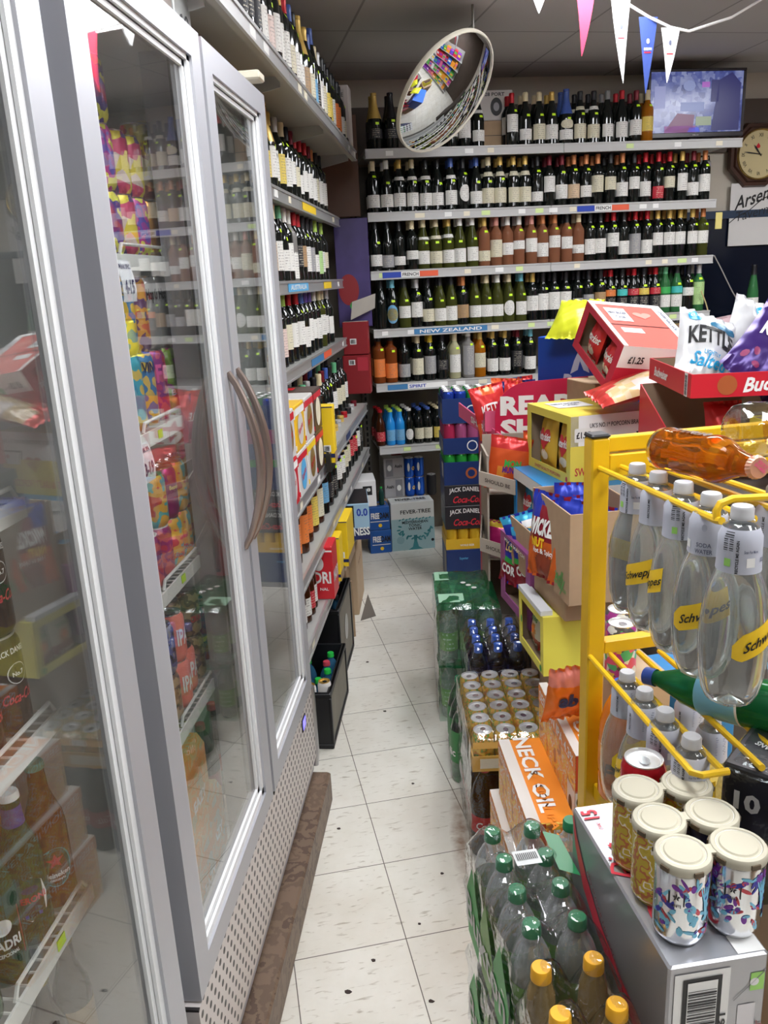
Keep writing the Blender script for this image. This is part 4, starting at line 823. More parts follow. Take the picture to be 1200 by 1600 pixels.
# ---- boxes on top of the fridges
b = Box('carton', (.2,.30,.32), (-.80,1.52,2.236), 0, PR, 'red carton with orange edge on top of the middle fridge', 'box', 'cartons on the fridges'); b.rect('right', .93, 0, 1, 1, ORANGE, 'orange_edge')
b = Box('carton', (.18,.13,.30), (-.78,1.84,2.236), 0, mat('carton_greybrown', (.22,.19,.17), .6), 'grey brown carton between the red and the silver ones on the fridge', 'box', 'cartons on the fridges')
b = Box('carton', (.2,.12,.32), (-.80,1.985,2.236), 0, mat('carton_silver', (.42,.43,.42), .35, .4), 'silver printed carton on the fridge next to the top shelf', 'box', 'cartons on the fridges')
for i, (u, v, w_) in enumerate([(.5,.75,.07),(.55,.5,.05),(.45,.2,.08)]): b.txt('right', u, v, ['Wine','&','Co'][i], w_, .04, BLACK, rot=.5)
b = Box('carton', (.16,.3,.24), (-.86,1.15,2.236), 0, PW, 'white and pink carton at the front of the fridge top', 'box', 'cartons on the fridges')
mb = MB(); mb.rbox(-.60,-.492,2.31,2.372,2.236,2.258,.004); o = mb.obj('alarm_sensor', mat('sensor_cream', (.7,.66,.52), .5)); tag(o, 'small cream plastic sensor on the far top corner of the fridge', 'sensor')
# ================================================================ floor level under the back shelves
def back_carton(s, t, z, size, m, label, rz=0, group=None, cat='box', **k):
    return Box(k.pop('name', 'carton'), size, B(s, t, z), 13.15+rz, m, label, cat, group, **k)
AS = mat('lager_silver', (.5,.5,.52), .3, .4)
def asahi(s, z, label, flip):
    b = back_carton(s, .15, z, (.135,.22,.135), AS, label, 0, 'silver lager packs', 'beer pack', name='lager_pack', topm=WHITE)
    f = (1-.28) if flip else .28
    b.rect('front', f-.17, .08, f+.17, .92, mat('can_picture', (.25,.25,.27), .3), 'can_picture'); b.ell('front', f, .5, .014, .02, WHITE); b.txt('front', 1-f, .58, 'Asahi', .05, .022, BLACK, bold=.03); b.rect('top', .5, .3, 1, .7, mat('pack_red2', (.45,.03,.05), .4), 'top_print')
asahi(-.01, .455, 'silver lager can pack, upper of two under the lowest back shelf', False); asahi(-.01, .318, 'silver lager can pack, lower of two under the lowest back shelf', True)
pass_ = Box('carton', (.30,.24,.3175), B(-.03,.145,.0), 13.15, KRAFT, 'brown carton hidden behind the tonic box carrying the lager packs', 'box')
BLC = mat('blue_can', (.02,.12,.6), .25, .5)
for i in range(2):
    for j in range(2):
        o = can(B(.165+.066*i,.18,.318+.131*j), BLC, 'tall bright blue can, %s one in the %s pair under the lowest back shelf' % (['left','right'][i], ['lower','upper'][j]), 'bright blue cans', h=.13, rz=13)
        shape([(u,v) for u,v in ellipse(0,0,.008,.03,10)], WHITE, o, cyl_map(.033,-.3,.07), 'white_print')
        if i == 0: shape(ellipse(0,0,.013,.013,16), YEL, o, cyl_map(.033,.75,.06,.0012), 'yellow_sticker')
for (s_, h_, lb_, m_) in [(.31,.14,'dark can with silver foot right of the blue cans',BLACK),(.31,.10,'short silver can under the lowest back shelf',SILVER)][:1]: can(B(s_,.17,.318), m_, lb_, None, h=.14)
FT = mat('tonic_box_blue', (.33,.5,.53), .5); FTW = mat('tonic_box_top', (.66,.68,.66), .5); TREE = mat('tree_teal', (.05,.25,.28), .5)
b = Box('tonic_water_box', (.285,.14,.325), B(.0,-.01,.0), 13.15, FTW, 'pale blue tonic water box with a tree on the floor by the back wall', 'box')
b.rect('front', 0, 0, 1, .66, FT, 'blue_panel'); b.txt('front', .57, .80, 'FEVER-TREE', .20, .026, BLACK, bold=.012); b.txt('topl' if False else 'top', .5, .5, 'FEVER-TREE', .2, .05, BLACK)
for (w_, y_, t_) in [(.17,.585,'MEDITERRANEAN'),(.085,.515,'TONIC'),(.09,.445,'WATER')]: b.txt('front', .55, y_, t_, w_, .019, BLACK, bold=.015, off=.002)
b.poly('front', .55, .0, [(-.05,.002),(-.02,.02),(-.01,.06),(-.012,.1),(.012,.1),(.01,.06),(.02,.02),(.05,.002)], TREE, 'tree_trunk')
rd = random.Random(4)
for i in range(26):
    a = pi*(i+.5)/26; rr = .1; u, v = rr*cos(a)*1.05, -.02+rr*sin(-a)*.75; b.poly('front', .55, .5, ellipse(u+rd.uniform(-.01,.01), v+rd.uniform(-.015,.02)+.01, .014, .006, 8, rd.uniform(0,3)), TREE, 'leaf')
for i in range(10): b.poly('front', .55, .5, ellipse(-.1+.022*i, .045+.006*(i % 2), .009, .004, 8, .6), TREE, 'leaf')
b.ell('front', .2, .22, .026, .026, mat('tonic_circle', (.25,.42,.46), .5), 'seal'); b.ell('front', .95, .18, .01, .01, BLACK, 'mark')
fb = mat('carrier_blue', (.015,.1,.38), .4)
for (s_, z_, tl, n_) in [(-.145,0,'standing on the floor','lower'),(-.15,.158,'stacked on the other carrier','upper')]:
    b = Box('bottle_carrier', (.14,.14,.155), B(s_, -.02, z_), 13.15, fb, 'blue cardboard bottle carrier %s beside the tonic box' % tl, 'carrier', 'blue bottle carriers')
    b.txt('front', .33, .62, 'FREE', .055, .04, WHITE, bold=.04); b.txt('front', .74, .62, 'DAM', .06, .04, BLACK, bold=.04); b.rect('front', .1, .36, .95, .39, WHITE, 'line'); b.ell('front', .55, .2, .012, .012, YEL, 'yellow_sticker'); b.rect('top', .1, .3, .9, .7, CARDIN, 'carrier_opening')
pet('water', B(-.115,.03,.3135), 0, mat('bottle_teal_dark', (.01,.05,.04), .1), GC, 'green-capped bottle in the upper blue carrier, left one', 'green-capped bottles in the blue carrier', scale=.55)
pet('water', B(-.05,.03,.3135), 0, MATS['bottle_teal_dark'], GC, 'green-capped bottle in the upper blue carrier, right one', 'green-capped bottles in the blue carrier', scale=.55)
# things on the top shelf of the back wall
b = Box('wine_case', (.17,.2,.16), B(.68,.13,BT['top']), 13.15, WOODL, 'pale wooden wine case standing behind the convex mirror', 'wine case', 'cases on the top shelf'); b.rect('front', .0, .48, 1, .5, BLACK, 'gap_line')
b = Box('white_carton', (.20,.2,.165), B(.67,.13,BT['top']+.161), 13.15, mat('carton_offwhite', (.6,.57,.54), .5), 'white carton printed with a bottle end, on top of the wooden wine case', 'box'); b.ell('front', .5, .45, .036, .05, BLACK, 'bottle_picture'); b.ell('front', .5, .45, .018, .024, mat('grey_mid', (.3,.3,.32), .4), 'bottle_picture', off=.002); b.txt('front', .45, .86, '28 PORT', .12, .02, BLACK)

# second rows of wine that only show as necks between the front bottles
def stuff_bottles():
    mats_ = []; mb = MB(); idx = {}
    for sp, loc, rz in STUFF:
        parts = sp.split()
        for nm, me in bottle_meshes((parts[0][0], parts[0][1], parts[0][2], parts[1] if len(parts) > 1 else '')):
            m_ = me.materials[0]
            if m_.name not in idx: idx[m_.name] = len(mats_); mats_.append(m_)
            mb.T = Matrix.Translation(loc)@Matrix.Rotation(rad(rz),4,'Z')
            mb.add([v.co for v in me.vertices], [tuple(p.vertices) for p in me.polygons], idx[m_.name])
    mb.T = None; o = mb.obj('wine_bottles', mats_, None, True, 40); tag(o, 'rows of wine bottles standing behind the front rows on all the shelves', 'wine bottles', None, 'stuff')
stuff_bottles()
# ================================================================ right-hand island, near end
def rl(x0, y0, rz, u, v, z=0.): a = rad(rz); return (x0+u*cos(a)-v*sin(a), y0+u*sin(a)+v*cos(a), z)
# --- packs of still water bottles in film (three layers high)
WG = label_mat('water_label_green', (.22,.42,.12), (.8,.85,.8), .6)
BX, BY, BR = .063, .955, 13
Box('base_carton', (.15,.30,.14), (BX,BY,0), BR, KRAFT, 'brown carton on the floor carrying the near water packs', 'box')
for lv, (z0, nm) in enumerate([(.1405,'bottom'),(.361,'middle'),(.5815,'top')]):
    for i in range(3):
        for j in range(4):
            if (lv < 2 and i and j) or (i == 2 and j < 3): continue
            x, y, _ = rl(BX, BY, BR, .036+.0705*i, .036+.071*j)
            pet('water', (x,y,z0), rd.uniform(0,360) if lv else 20*j, PETC, GCD, 'green-capped water bottle, %s near pack, %s from aisle, %s from front' % (nm, ORD(i+1), ORD(j+1)), 'bottles in the near water packs', (WG,.045,.125), name='water_bottle')
    def tp(x, y):
        i = min(1, max(0, round((x-.036)/.0705))); j = min(3, max(0, round((y-.036)/.071))); d = math.hypot(x-.036-.0705*i, y-.036-.071*j)
        return .222-max(0, d-.012)*1.0
    o = film_wrap('shrink_film', .147, .29, .222, rl(BX-.0,BY-.0,BR,-.003,-.003,z0), BR, FILM, 'crumpled clear film round the %s pack of green-capped water bottles' % nm, 'film round the near water packs', 7+lv, .004, 30, tops=tp)
    def side(u, v, o_=.005): return (-o_, .29-u, v)
    if lv:
        for k, (a_, b_, c_) in enumerate([(.03,.10,GREENP),(.12,.18,mat('leaf_green',(.16,.35,.08),.4)),(.20,.27,GREENP)]):
            shape([(a_,.01),(b_,.005),(b_+.01,.09),((a_+b_)/2,.17),(a_-.005,.1)], c_, o, lambda u, v: side(u, v), 'printed_leaf')
        lettering('Buxton', mat('film_grey_print', (.55,.57,.53), .4), o, lambda u, v: side(.145+u, .07+v, .0065), .24, .06, bold=.02)
        shape(rect(-.021,-.017,.021,.017), mat('film_sticker_white', (.6,.62,.62), .3), o, lambda u, v: (.074+u, .17+v, .2225), 'film_sticker')
        lettering('IIIIIIIIIII', mat('film_ink', (.1,.1,.1), .5), o, lambda u, v: (.074+u, .172+v, .2235), .034, .016)
        shape([(.118,.14),(.146,.12),(.146,.22),(.122,.235)], mat('film_print_deep', (.02,.2,.07), .3), o, lambda u, v: (u, v, .216), 'green_print')
# --- ginger ale bottles with amber caps in front of them
ALE = mat('ginger_ale', (.50,.36,.15), .05, trans=.55, ior=1.3); alab = label_mat('ale_label', (.75,.55,.1), (.2,.1,.05))
cart = Box('carton', (.148,.215,.535), (.085,.735,0), BR, KRAFT, 'tall brown carton under the amber-capped bottles at the bottom edge', 'box')
sp_ = [(.096,.918,'back left'),(.113,.845,'front left'),(.17,.936,'back right'),(.188,.862,'front right')]
for x, y, nm in sp_: pet('tonic', (x,y,.538), 30, ALE, YC, 'ginger ale bottle with amber cap, %s of the four at the bottom edge' % nm, 'amber-capped ginger ale bottles', (alab,.04,.1), name='ale_bottle')
def tp2(x, y):
    d = min(math.hypot(x-a, y-b) for a, b in [(.035,.035),(.105,.035),(.035,.105),(.105,.105)]); return .265-max(0, d-.012)*2.2
o = film_wrap('shrink_film', .145, .15, .265, (.098,.81,.537), 13, FILM, 'clear film stretched over the amber-capped ginger ale bottles', None, 4, .003, 24, tops=tp2)
# --- silver cola box with the can six-pack on top
SV = mat('cola_box_silver', (.40,.40,.42), .28, .55, noise=.06); SVT = mat('cola_box_top', (.52,.53,.57), .25, .5)
DX, DY, DR = .242, .832, 13
for k, (z0, h_) in enumerate([(0,.34),(.3405,.349)]): Box('carton', (.16,.33,h_), (DX-.005,DY,z0), DR, KRAFT, 'brown carton, %s one under the silver cola box' % ['lower','upper'][k], 'box', 'cartons under the silver cola box')
db = Box('cola_box', (.133,.325,.199), (DX,DY,.69), DR, SV, 'long silver fifteen-can diet cola box carrying the can six-pack', 'box', topm=SVT)
db.txt('topl', .12, .90, '15', .030, .020, mat('cola_red_ink', (.7,.05,.08), .4), bold=.03) if False else db.txt('top', .14, .92, '15', .022, .026, mat('cola_red_ink', (.7,.05,.08), .4), bold=.03, rot=1.57)
db.txt('top', .13, .60, 'Diet', .07, .026, MATS['cola_red_ink'], rot=1.35, shear=.3); db.txt('top', .34, .38, 'Cola', .18, .06, MATS['cola_red_ink'], rot=1.57, shear=.3, bold=.02); db.txt('top', .17, .83, 'CANS', .018, .007, MATS['cola_red_ink'], rot=1.57)
import functools
sw = [(-.16,-.03),(-.10,-.062),(-.03,-.088),(.05,-.098),(.16,-.099),(.16,-.085),(.05,-.082),(-.03,-.07),(-.10,-.04),(-.16,.0)]
db.poly('left', .5, .5, [(-.16,.085),(-.145,.04),(-.11,-.01),(-.05,-.045),(.03,-.07),(.16,-.095),(.16,-.060),(.04,-.045),(-.04,-.018),(-.10,.02),(-.14,.06),(-.155,.09)], MATS['cola_red_ink'], 'red_swoosh')
db.txt('left', .42, .45, 'NO SUGAR NO CALORIES', .16, .008, mat('dull_red', (.35,.12,.13), .4), rot=-.55)
f = db.fm('front', .34, .66, .0012); shape(rect(-.037,-.13,.037,.055), WHITE, db.o, f, 'barcode_label'); f = db.fm('front', .34, .66, .002); shape(rect(-.026,-.13,.026,.047), BLACK, db.o, f, 'barcode_frame'); f = db.fm('front', .34, .66, .0026); shape(rect(-.020,-.13,.020,.041), WHITE, db.o, f, 'barcode_field')
mb = MB(); f = db.fm('front', .34, .66, .0032); y = .028; rd = random.Random(3)
while y > -.12: h_ = rd.choice([.001,.0018,.003]); mb.add([f(-.019,y),f(.019,y),f(.019,y-h_),f(-.019,y-h_)], [(3,2,1,0)]); y -= h_+rd.choice([.0012,.002,.0025])
mb.obj('barcode_bars', BLACK, db.o, False); db.txt('front', .56, .5, '961', .034, .009, BLACK, rot=1.57, off=.0024)
db.rect('front', .72, .0, .9, .62, mat('label_white2', (.7,.68,.7), .4), 'white_panel'); db.rect('front', .83, .72, .97, .86, mat('recycle_green', (.35,.7,.15), .4), 'recycling_mark'); db.ell('front', .87, .79, .006, .006, WHITE)
db.rect('top', .70, .01, .97, .14, WHITE, 'blank_panel'); db.txt('front', .95, .35, 'DIET', .05, .008, MATS['dull_red'], rot=1.57)
o = db.poly('front', .76, .80, [(-.012,-.028),(.03,.014),(.03,.016),(-.012,-.026)], mat('crease', (.2,.2,.21), .5), 'crease')
S1 = mat('beer_can_metal', (.72,.73,.76), .16, 1.); S2 = blob_mat('beer_can_gold', [(.55,.4,.04),(.6,.45,.05),(.85,.78,.7),(.6,.45,.05),(.5,.16,.06),(.55,.4,.04)], 55, .3, .3, 1.5)
S3 = mat('can_darkblue', (.05,.05,.12), .25, .6)
CZ = .8905
lids = [(.268,.891,S1,'front left','silver can with coloured splashes'),(.340,.906,S1,'front right','silver can with coloured splashes'),(.254,.956,S2,'middle left','yellow can with orange and white drawing'),(.326,.970,S3,'middle right','dark blue silver can'),(.240,1.022,S2,'rear left','yellow can with orange and white drawing'),(.311,1.036,S2,'rear right','yellow can')]
PAL = [mat('ink_blue',(.03,.03,.35),.3), mat('ink_red',(.6,.06,.08),.3), mat('ink_cyan',(.2,.55,.75),.3), mat('ink_purple',(.2,.03,.35),.3)]
def splash(seed):
    def d(o, r, h):
        rd = random.Random(seed)
        for k in range(80):
            a = rd.uniform(-1.5,1.7); z = rd.uniform(.02,h-.022); w_, h2 = rd.uniform(.003,.010), rd.uniform(.0015,.004)
            c = PAL[2] if z < .045 and rd.random() < .6 else rd.choice(PAL)
            shape(ellipse(0,0,w_,h2,10,rd.uniform(0,3)), c, o, cyl_map(r,a,z,.0005), 'splash')
        for k in range(5):   # cyan hand: palm and fingers
            shape([(-.0012+.003*(k-2),0),(.0012+.003*(k-2),0),(.001+.0045*(k-2),.012),(-.001+.0045*(k-2),.012)], PAL[2], o, cyl_map(r,.55,.078,.0008), 'finger')
        shape([(-.007,0),(.007,0),(.004,-.012),(.003,-.035),(-.002,-.035),(-.004,-.012)], PAL[2], o, cyl_map(r,.55,.08,.0008), 'hand')
        star = [(cos(pi/2+pi*i/5)*(.005 if i % 2 == 0 else .002), sin(pi/2+pi*i/5)*(.005 if i % 2 == 0 else .002)) for i in range(10)]
        for i in range(5): a = pi/2+2*pi*i/5; shape([(0,0),(cos(a-.35)*.0025,sin(a-.35)*.0025),(cos(a)*.0055,sin(a)*.0055),(cos(a+.35)*.0025,sin(a+.35)*.0025)], BLACK, o, cyl_map(r,-.65,.078,.0008), 'star')
        lettering('WHITE', BLACK, o, cyl_map(r,-.65,.066,.0009), .012, .0035)
        for u in (-.009,.009): shape([(u-.0008,-.009),(u+.0008,-.009),(u+.0008,.009),(u-.0008,.009)], BLACK, o, cyl_map(r,-.65,.076,.0008), 'bracket')
        for k in range(6): shape(rect(-.006,-.001,.006,.001), PAL[3], o, cyl_map(r,1.15,.03+.011*k,.0008), 'ladder')
    return d
def yellowdeco(o, r, h):
    shape([(-.010,-.02),(.008,-.022),(.011,.0),(.006,.02),(-.006,.022),(-.011,.005)], mat('drawing_orange', (.6,.2,.05), .35), o, cyl_map(r,.1,.062,.0005), 'drawing')
    shape(ellipse(0,0,.006,.012,12), WHITE, o, cyl_map(r,-.15,.075,.0008), 'drawing'); shape(ellipse(0,0,.004,.009,12), WHITE, o, cyl_map(r,.35,.08,.0008), 'drawing')
    lettering('CLASSIC', mat('ink_brown', (.15,.08,.03), .4), o, cyl_map(r,.3,.098,.0008), .03, .007)
    for k in range(24): shape(ellipse(0,0,.0012,.0012,6), MATS['ink_brown'], o, cyl_map(r,-.6+.15*(k % 8),.02+.007*(k//8),.0007), 'dot')
for i, (x, y, m_, pos, nm) in enumerate(lids):
    can((x,y,CZ), m_, nm+' at the '+pos+' of the six-pack', None, h=.122, r=.0333, rz=13, name='beer_can', deco=splash(i+2) if i < 2 else (yellowdeco if m_ is S2 else None))
YK = mat('yoke_cream', (.52,.485,.38), .5)
yk = empty('can_yoke', (DX, DY, CZ+.1225), 0, 'cream plastic six-pack carrier of clip-on lids holding the cans', 'can carrier')
for i, (x, y, *_r) in enumerate(lids):
    mb = MB(); lx, ly = x-DX, y-DY; mb.lathe([(.0345,-.013),(.0352,-.012),(.0352,-.003),(.0335,.0),(.029,.001),(.0275,-.0005),(.024,-.0008),(.0225,.0012),(0,.0012)], 28, cx=lx, cy=ly)
    l_ = mb.obj('clip_lid', YK, yk)
    for a in (.3,1.6,2.9,4.2,5.4):
        q = MB(); ca, sa = cos(a), sin(a); q.T = Matrix.Translation((lx,ly,0))@Matrix.Rotation(a,4,'Z'); q.box(-.006,.006,-.0368,-.034,-.011,-.0045); q.T = None; q.obj('slot', mat('slot_dark', (.10,.07,.04), .5), l_, False)
mb = MB()
def strap(a, b, w_=.008):
    ax, ay, bx, by = lids[a][0]-DX, lids[a][1]-DY, lids[b][0]-DX, lids[b][1]-DY; d = math.hypot(bx-ax, by-ay); nx, ny = -(by-ay)/d*w_, (bx-ax)/d*w_
    q = [(ax+nx,ay+ny),(ax-nx,ay-ny),(bx-nx,by-ny),(bx+nx,by+ny)]; mb.prism(q, -.004, -.0012)
for a, b in ((0,1),(2,3),(4,5),(0,2),(2,4),(1,3),(3,5)): strap(a, b)
mb.obj('bridge', YK, yk, False)
can((.265,1.098,CZ), mat('cola_can_red', (.5,.01,.02), .25, .5), 'red cola can standing behind the six-pack on the silver box', None, h=.122, r=.0333)
# --- black ten-can pack at the right edge
TB = mat('tenpack_black', (.025,.025,.028), .35, noise=.1)
Box('carton', (.30,.14,.87), (.362,1.045,0), -36, KRAFT, 'tall brown carton under the black ten-can pack at the right edge', 'box')
tb = Box('tencan_pack', (.30,.14,.17), (.362,1.045,.8705), -36, TB, 'black ten-can stout pack marked 10 at the right edge', 'beer pack', topm=mat('tenpack_top', (.07,.065,.075), .35))
tb.txt('front', .12, .70, '10', .036, .030, WHITE, bold=.04); tb.txt('front', .33, .70, '440ml', .028, .007, WHITE); tb.txt('front', .33, .62, 'CANS', .028, .008, WHITE); tb.txt('front', .33, .54, 'alc. 4.1% vol', .036, .006, WHITE)
tb.ell('front', .2, .10, .034, .055, mat('stout_glass', (.11,.09,.045), .3), 'glass_picture'); tb.rect('front', .36, -.0, .5, .5, CREAM, 'glass_picture'); tb.txt('left', .5, .6, '10', .06, .04, WHITE); tb.txt('top', .30, .55, '10', .06, .05, WHITE, bold=.04, rot=2.8); tb.txt('top', .12, .5, 'CANS', .03, .012, WHITE, rot=2.8)
film_wrap('shrink_film', .306, .146, .174, rl(.362,1.045,-36,-.003,-.003,.8705), -36, FILM, 'glossy clear film round the black ten-can pack', None, 12, .004, 16)
# ================================================================ yellow wire rack with hanging soda bottles
YR = mat('rack_yellow', (.78,.47,.01), .32, noise=.1, nscale=14); YRD = mat('rack_yellow_wire', (.74,.46,.015), .3)
RX, RY, RZ = .255, 1.512, 16.5
rk = empty('wire_rack', (RX, RY, 0), RZ, 'yellow metal bottle rack with long wire rails for hanging soda bottles', 'rack')
mb = MB(); mb.rbox(-.018,.018,-.018,.018,0,1.42,.003); p_ = mb.obj('post', YR, rk, False)
mb = MB(); mb.rbox(-.019,.019,-.019,.019,1.42,1.428,.003); mb.obj('end_cap', BLACK, p_, False)
mb = MB(); mb.rbox(.562,.598,-.018,.018,0,1.42,.003); mb.obj('post', YR, rk, False)
mb = MB(); mb.rbox(.018,.562,-.010,.010,1.392,1.42,.002); mb.rbox(.018,.562,-.016,.004,1.345,1.388,.002); mb.obj('top_bar', YR, rk, False)
mb = MB(); mb.rbox(.018,.145,-.016,.010,.985,1.012,.002); mb.obj('cross_bar', YR, rk, False)
mb = MB(); mb.rbox(.018,.562,-.010,.010,.45,.48,.002); mb.obj('cross_bar', YR, rk, False)
def inv(x, y, z):
    a = rad(-RZ); x -= RX; y -= RY; return (x*cos(a)-y*sin(a), x*sin(a)+y*cos(a), z)
def rail(pts, name='wire_rail', r=.0052):
    mb = MB(); mb.tube([inv(*p) for p in pts], r, 8); return mb.obj(name, YRD, rk)
# centre line of a row of necks runs from (front) to (back)
F1_, B1_ = (.350,.96,1.400), (.283,1.44,1.372)
def off_line(F_, B_, o_): dx, dy = B_[0]-F_[0], B_[1]-F_[1]; d = math.hypot(dx, dy); nx, ny = dy/d, -dx/d; return (F_[0]+nx*o_, F_[1]+ny*o_, F_[2]), (B_[0]+nx*o_, B_[1]+ny*o_, B_[2])
for k, o_ in enumerate((-.021,.021,.077,.119)):
    a, b = off_line((.348,1.035,1.402), (.278,1.50,1.365), o_); rail([b, a, (a[0]+.002,a[1]-.012,a[2]+.003)])
a0, _ = off_line((.348,1.035,1.402), (.278,1.50,1.365), -.021); a3, _ = off_line((.348,1.035,1.402), (.278,1.50,1.365), .30)
rail([(a0[0],a0[1]-.0,a0[2]), (a0[0]-.001,a0[1]+.002,a0[2]+.012), (a0[0]+.004,a0[1]+.004,a0[2]+.021), (a0[0]+.02,a0[1]+.008,a0[2]+.026), (a3[0],a3[1]+.012,a3[2]+.02)], 'stop_wire')
for k, o_ in enumerate((-.021,.021,.077,.119)):
    a, b = off_line((.329,1.01,1.048), (.268,1.50,.985), o_)
    rail([b, a] if k else [b, a, (a[0]+.012,a[1]-.006,a[2]), (a[0]+.05,a[1]+.004,a[2])])
# soda bottles
PB['soda'] = ([(0,.010),(.008,.006),(.016,.001),(.022,0),(.030,.005),(.036,.018),(.0405,.04),(.0425,.07),(.043,.095),(.0415,.12),(.038,.145),(.0335,.162),(.0285,.175),(.0262,.185),(.0255,.228),(.021,.238),(.014,.243),(.0155,.245),(.0155,.247),(.0125,.248),(.0125,.256)], .0142, .248, .264)
slab = mat('soda_label_lilac', (.50,.52,.60), .45); YB = mat('soda_ribbon', (.85,.55,.02), .4)
WATER_M = pane_mat('soda_pet', (.90,.92,.92), 1.4, 1.5, .03, .22, 18., .25, .04)  # diffuse haze in the plastic lightens the soda bottles
INNER = mat('soda_water', (.86,.90,.90), .02, trans=1., ior=1.12)
GT = mat('label_ink_grey', (.12,.13,.2), .5)
def soda_deco(kind, a0=0.):
    def d(o, ra):
        cm = lambda a, z, off=.0012: (lambda u, v: ((ra(z+v)+off)*sin(a0+a+u/.03), -(ra(z+v)+off)*cos(a0+a+u/.03), z+v))
        if kind == 'name':
            lettering('SODA', GT, o, cm(.0,.198), .022, .006); lettering('WATER', GT, o, cm(.0,.189), .026, .006)
            shape(ellipse(0,0,.004,.005,12), mat('crest_grey', (.38,.4,.48), .5), o, cm(0,.222), 'crest')
            shape(rect(-.0055,-.0055,.0055,.0055), WHITE, o, cm(-.95,.196), 'blank_panel')
        if kind == 'code':
            lettering('RECYCLE ME AGAIN', BLACK, o, lambda u, v: cm(-.62,.205)(u, v), .042, .004, rot=1.57, bold=.03)
            for k in range(9): shape(rect(-.007,-.0004-.0005*(k % 2),.007,.0004), BLACK, o, cm(-1.05,.235-.0028*k), 'barcode_bar')
            shape(rect(-.0045,-.005,.0045,.005), mat('recycle_green', (.35,.7,.15), .4), o, cm(-1.05,.197), 'recycling_mark')
            lettering('Scan For More', GT, o, cm(.0,.212), .02, .004); shape(rect(-.006,-.006,.006,.006), WHITE, o, cm(.0,.198), 'blank_panel'); lettering('SODA WATER', GT, o, cm(.95,.2), .026, .006)
        if kind == 'facts':
            for k in range(11): shape(rect(-.011,-.0004,.011-.002*(k % 3),.0004), GT, o, cm(.35,.232-.0032*k), 'fine_print')
            lettering('RECYCLE ME', BLACK, o, lambda u, v: cm(-.9,.21)(u, v), .03, .004, rot=1.57)
    return d
def ribbon(o, ra, a0, z0, txt=True, flip=1):
    n = 14; vs = []; fs = []
    for i in range(n+1):
        t = i/n; a = a0-1.1+2.0*t; zc = z0+(t-.5)*.036*flip; hh = .018*(1 if t > .12 else .45+t*4.5)
        for s_ in (-1,1): z = zc+s_*hh; vs.append(((ra(z)+.0008)*sin(a), -(ra(z)+.0008)*cos(a), z))
    for i in range(n): fs.append((2*i,2*i+2,2*i+3,2*i+1))
    mb = MB(); mb.add(vs, fs); b = mb.obj('ribbon_label', YB, o)
    if txt: lettering('Schweppes', BLACK, b, lambda u, v: (lambda a, z: ((ra(z)+.0016)*sin(a), -(ra(z)+.0016)*cos(a), z))(a0+.05+u/.042, z0+u/.084*.036*flip+v), .070, .017, shear=.25, bold=.02)
sodas = [(.345,.995,1.432,'front','code',12,'nearest the camera on the first rail'),(.334,1.083,1.425,'2','name',-30,'second from the front on the first rail'),(.3225,1.175,1.418,'3','code',25,'third from the front on the first rail'),(.309,1.268,1.411,'4','facts',10,'fourth from the front on the first rail'),(.296,1.358,1.404,'5','code',-10,'rearmost on the first rail by the post'),
         (.442,1.024,1.432,'r1','code',20,'nearest the camera on the second rail'),(.430,1.115,1.424,'r2','facts',0,'second from the front on the second rail')]
for i, (x, y, zt, nm, kd, rz_, wh) in enumerate(sodas):
    def dd(o, ra, kd=kd, i=i): soda_deco(kd)(o, ra); ribbon(o, ra, [.55,.25,-2.2,-1.0,-2.4,.6,.3][i], .105)
    pet('soda', (x,y,zt-.264), rz_, WATER_M, WC, 'clear soda water bottle hanging by its neck, '+wh, 'soda bottles on the upper rails', (slab,.183,.238), name='soda_bottle', deco=dd, inner=INNER)
sod2 = [(.287,1.335,1.034,5,'facts','rearmost, by the post'),(.297,1.245,1.048,-15,'facts','second from the post'),(.308,1.155,1.061,10,'code','third from the post'),(.322,1.062,1.072,0,'code','nearest the camera'),(.416,1.40,.965+.0,0,'facts','rear one of the second row'),(.424,1.29,.975,0,'facts','front one of the second row')]
INNER2 = mat('cider_water', (.62,.52,.36), .02, trans=.9, ior=1.12)
for i, (x, y, zt, rz_, kd, wh) in enumerate(sod2):
    def dd(o, ra, kd=kd, i=i): soda_deco(kd)(o, ra); ribbon(o, ra, .3 if i == 0 else -.9, .12, i < 2)
    pet('soda', (x,y,zt-.264), rz_, WATER_M, WC, 'clear mixer bottle on the lower rails, '+wh, 'mixer bottles on the lower rails', (slab,.183,.238), name='soda_bottle', deco=dd, inner=INNER2 if i < 1 else INNER)
# lower deck of the rack that carries the lower bottles
mb = MB(); mb.rbox(.0,.58,-.37,-.02,.66,.70,.003); o = mb.obj('deck', YR, rk, False)
# cider bottle lying across the upper rails
def align(p, q, roll=0.):   # matrix taking local +Z to the direction p->q, origin at p
    p, q = Vector(p), Vector(q); d = (q-p).normalized(); m_ = d.to_track_quat('Z', 'Y').to_matrix().to_4x4()@Matrix.Rotation(roll, 4, 'Z'); m_.translation = p; return m_
CG = mat('cider_glass', (.78,.62,.35), .03, trans=1., ior=1.25); CI = mat('cider', (.72,.28,.02), .03, trans=.75, ior=1.1)
mb = MB(); pf = [(0,.006),(.02,.002),(.030,0),(.0345,.006),(.0355,.02),(.034,.03),(.034,.13),(.0355,.14),(.034,.155),(.026,.175),(.018,.20),(.0145,.225),(.0135,.240)]; mb.lathe(pf, 28); cb = mb.obj('cider_bottle', CG, None, True, 60)
mb = MB(); mb.lathe([(0,.012)]+[(r-.003, z+.008) for r, z in pf[3:-1]]+[(0,.236)], 28); mb.obj('drink', CI, cb, True, 60)
mb = MB(); n = 42
for (r, z, k) in (): pass
vs = []; fs = []
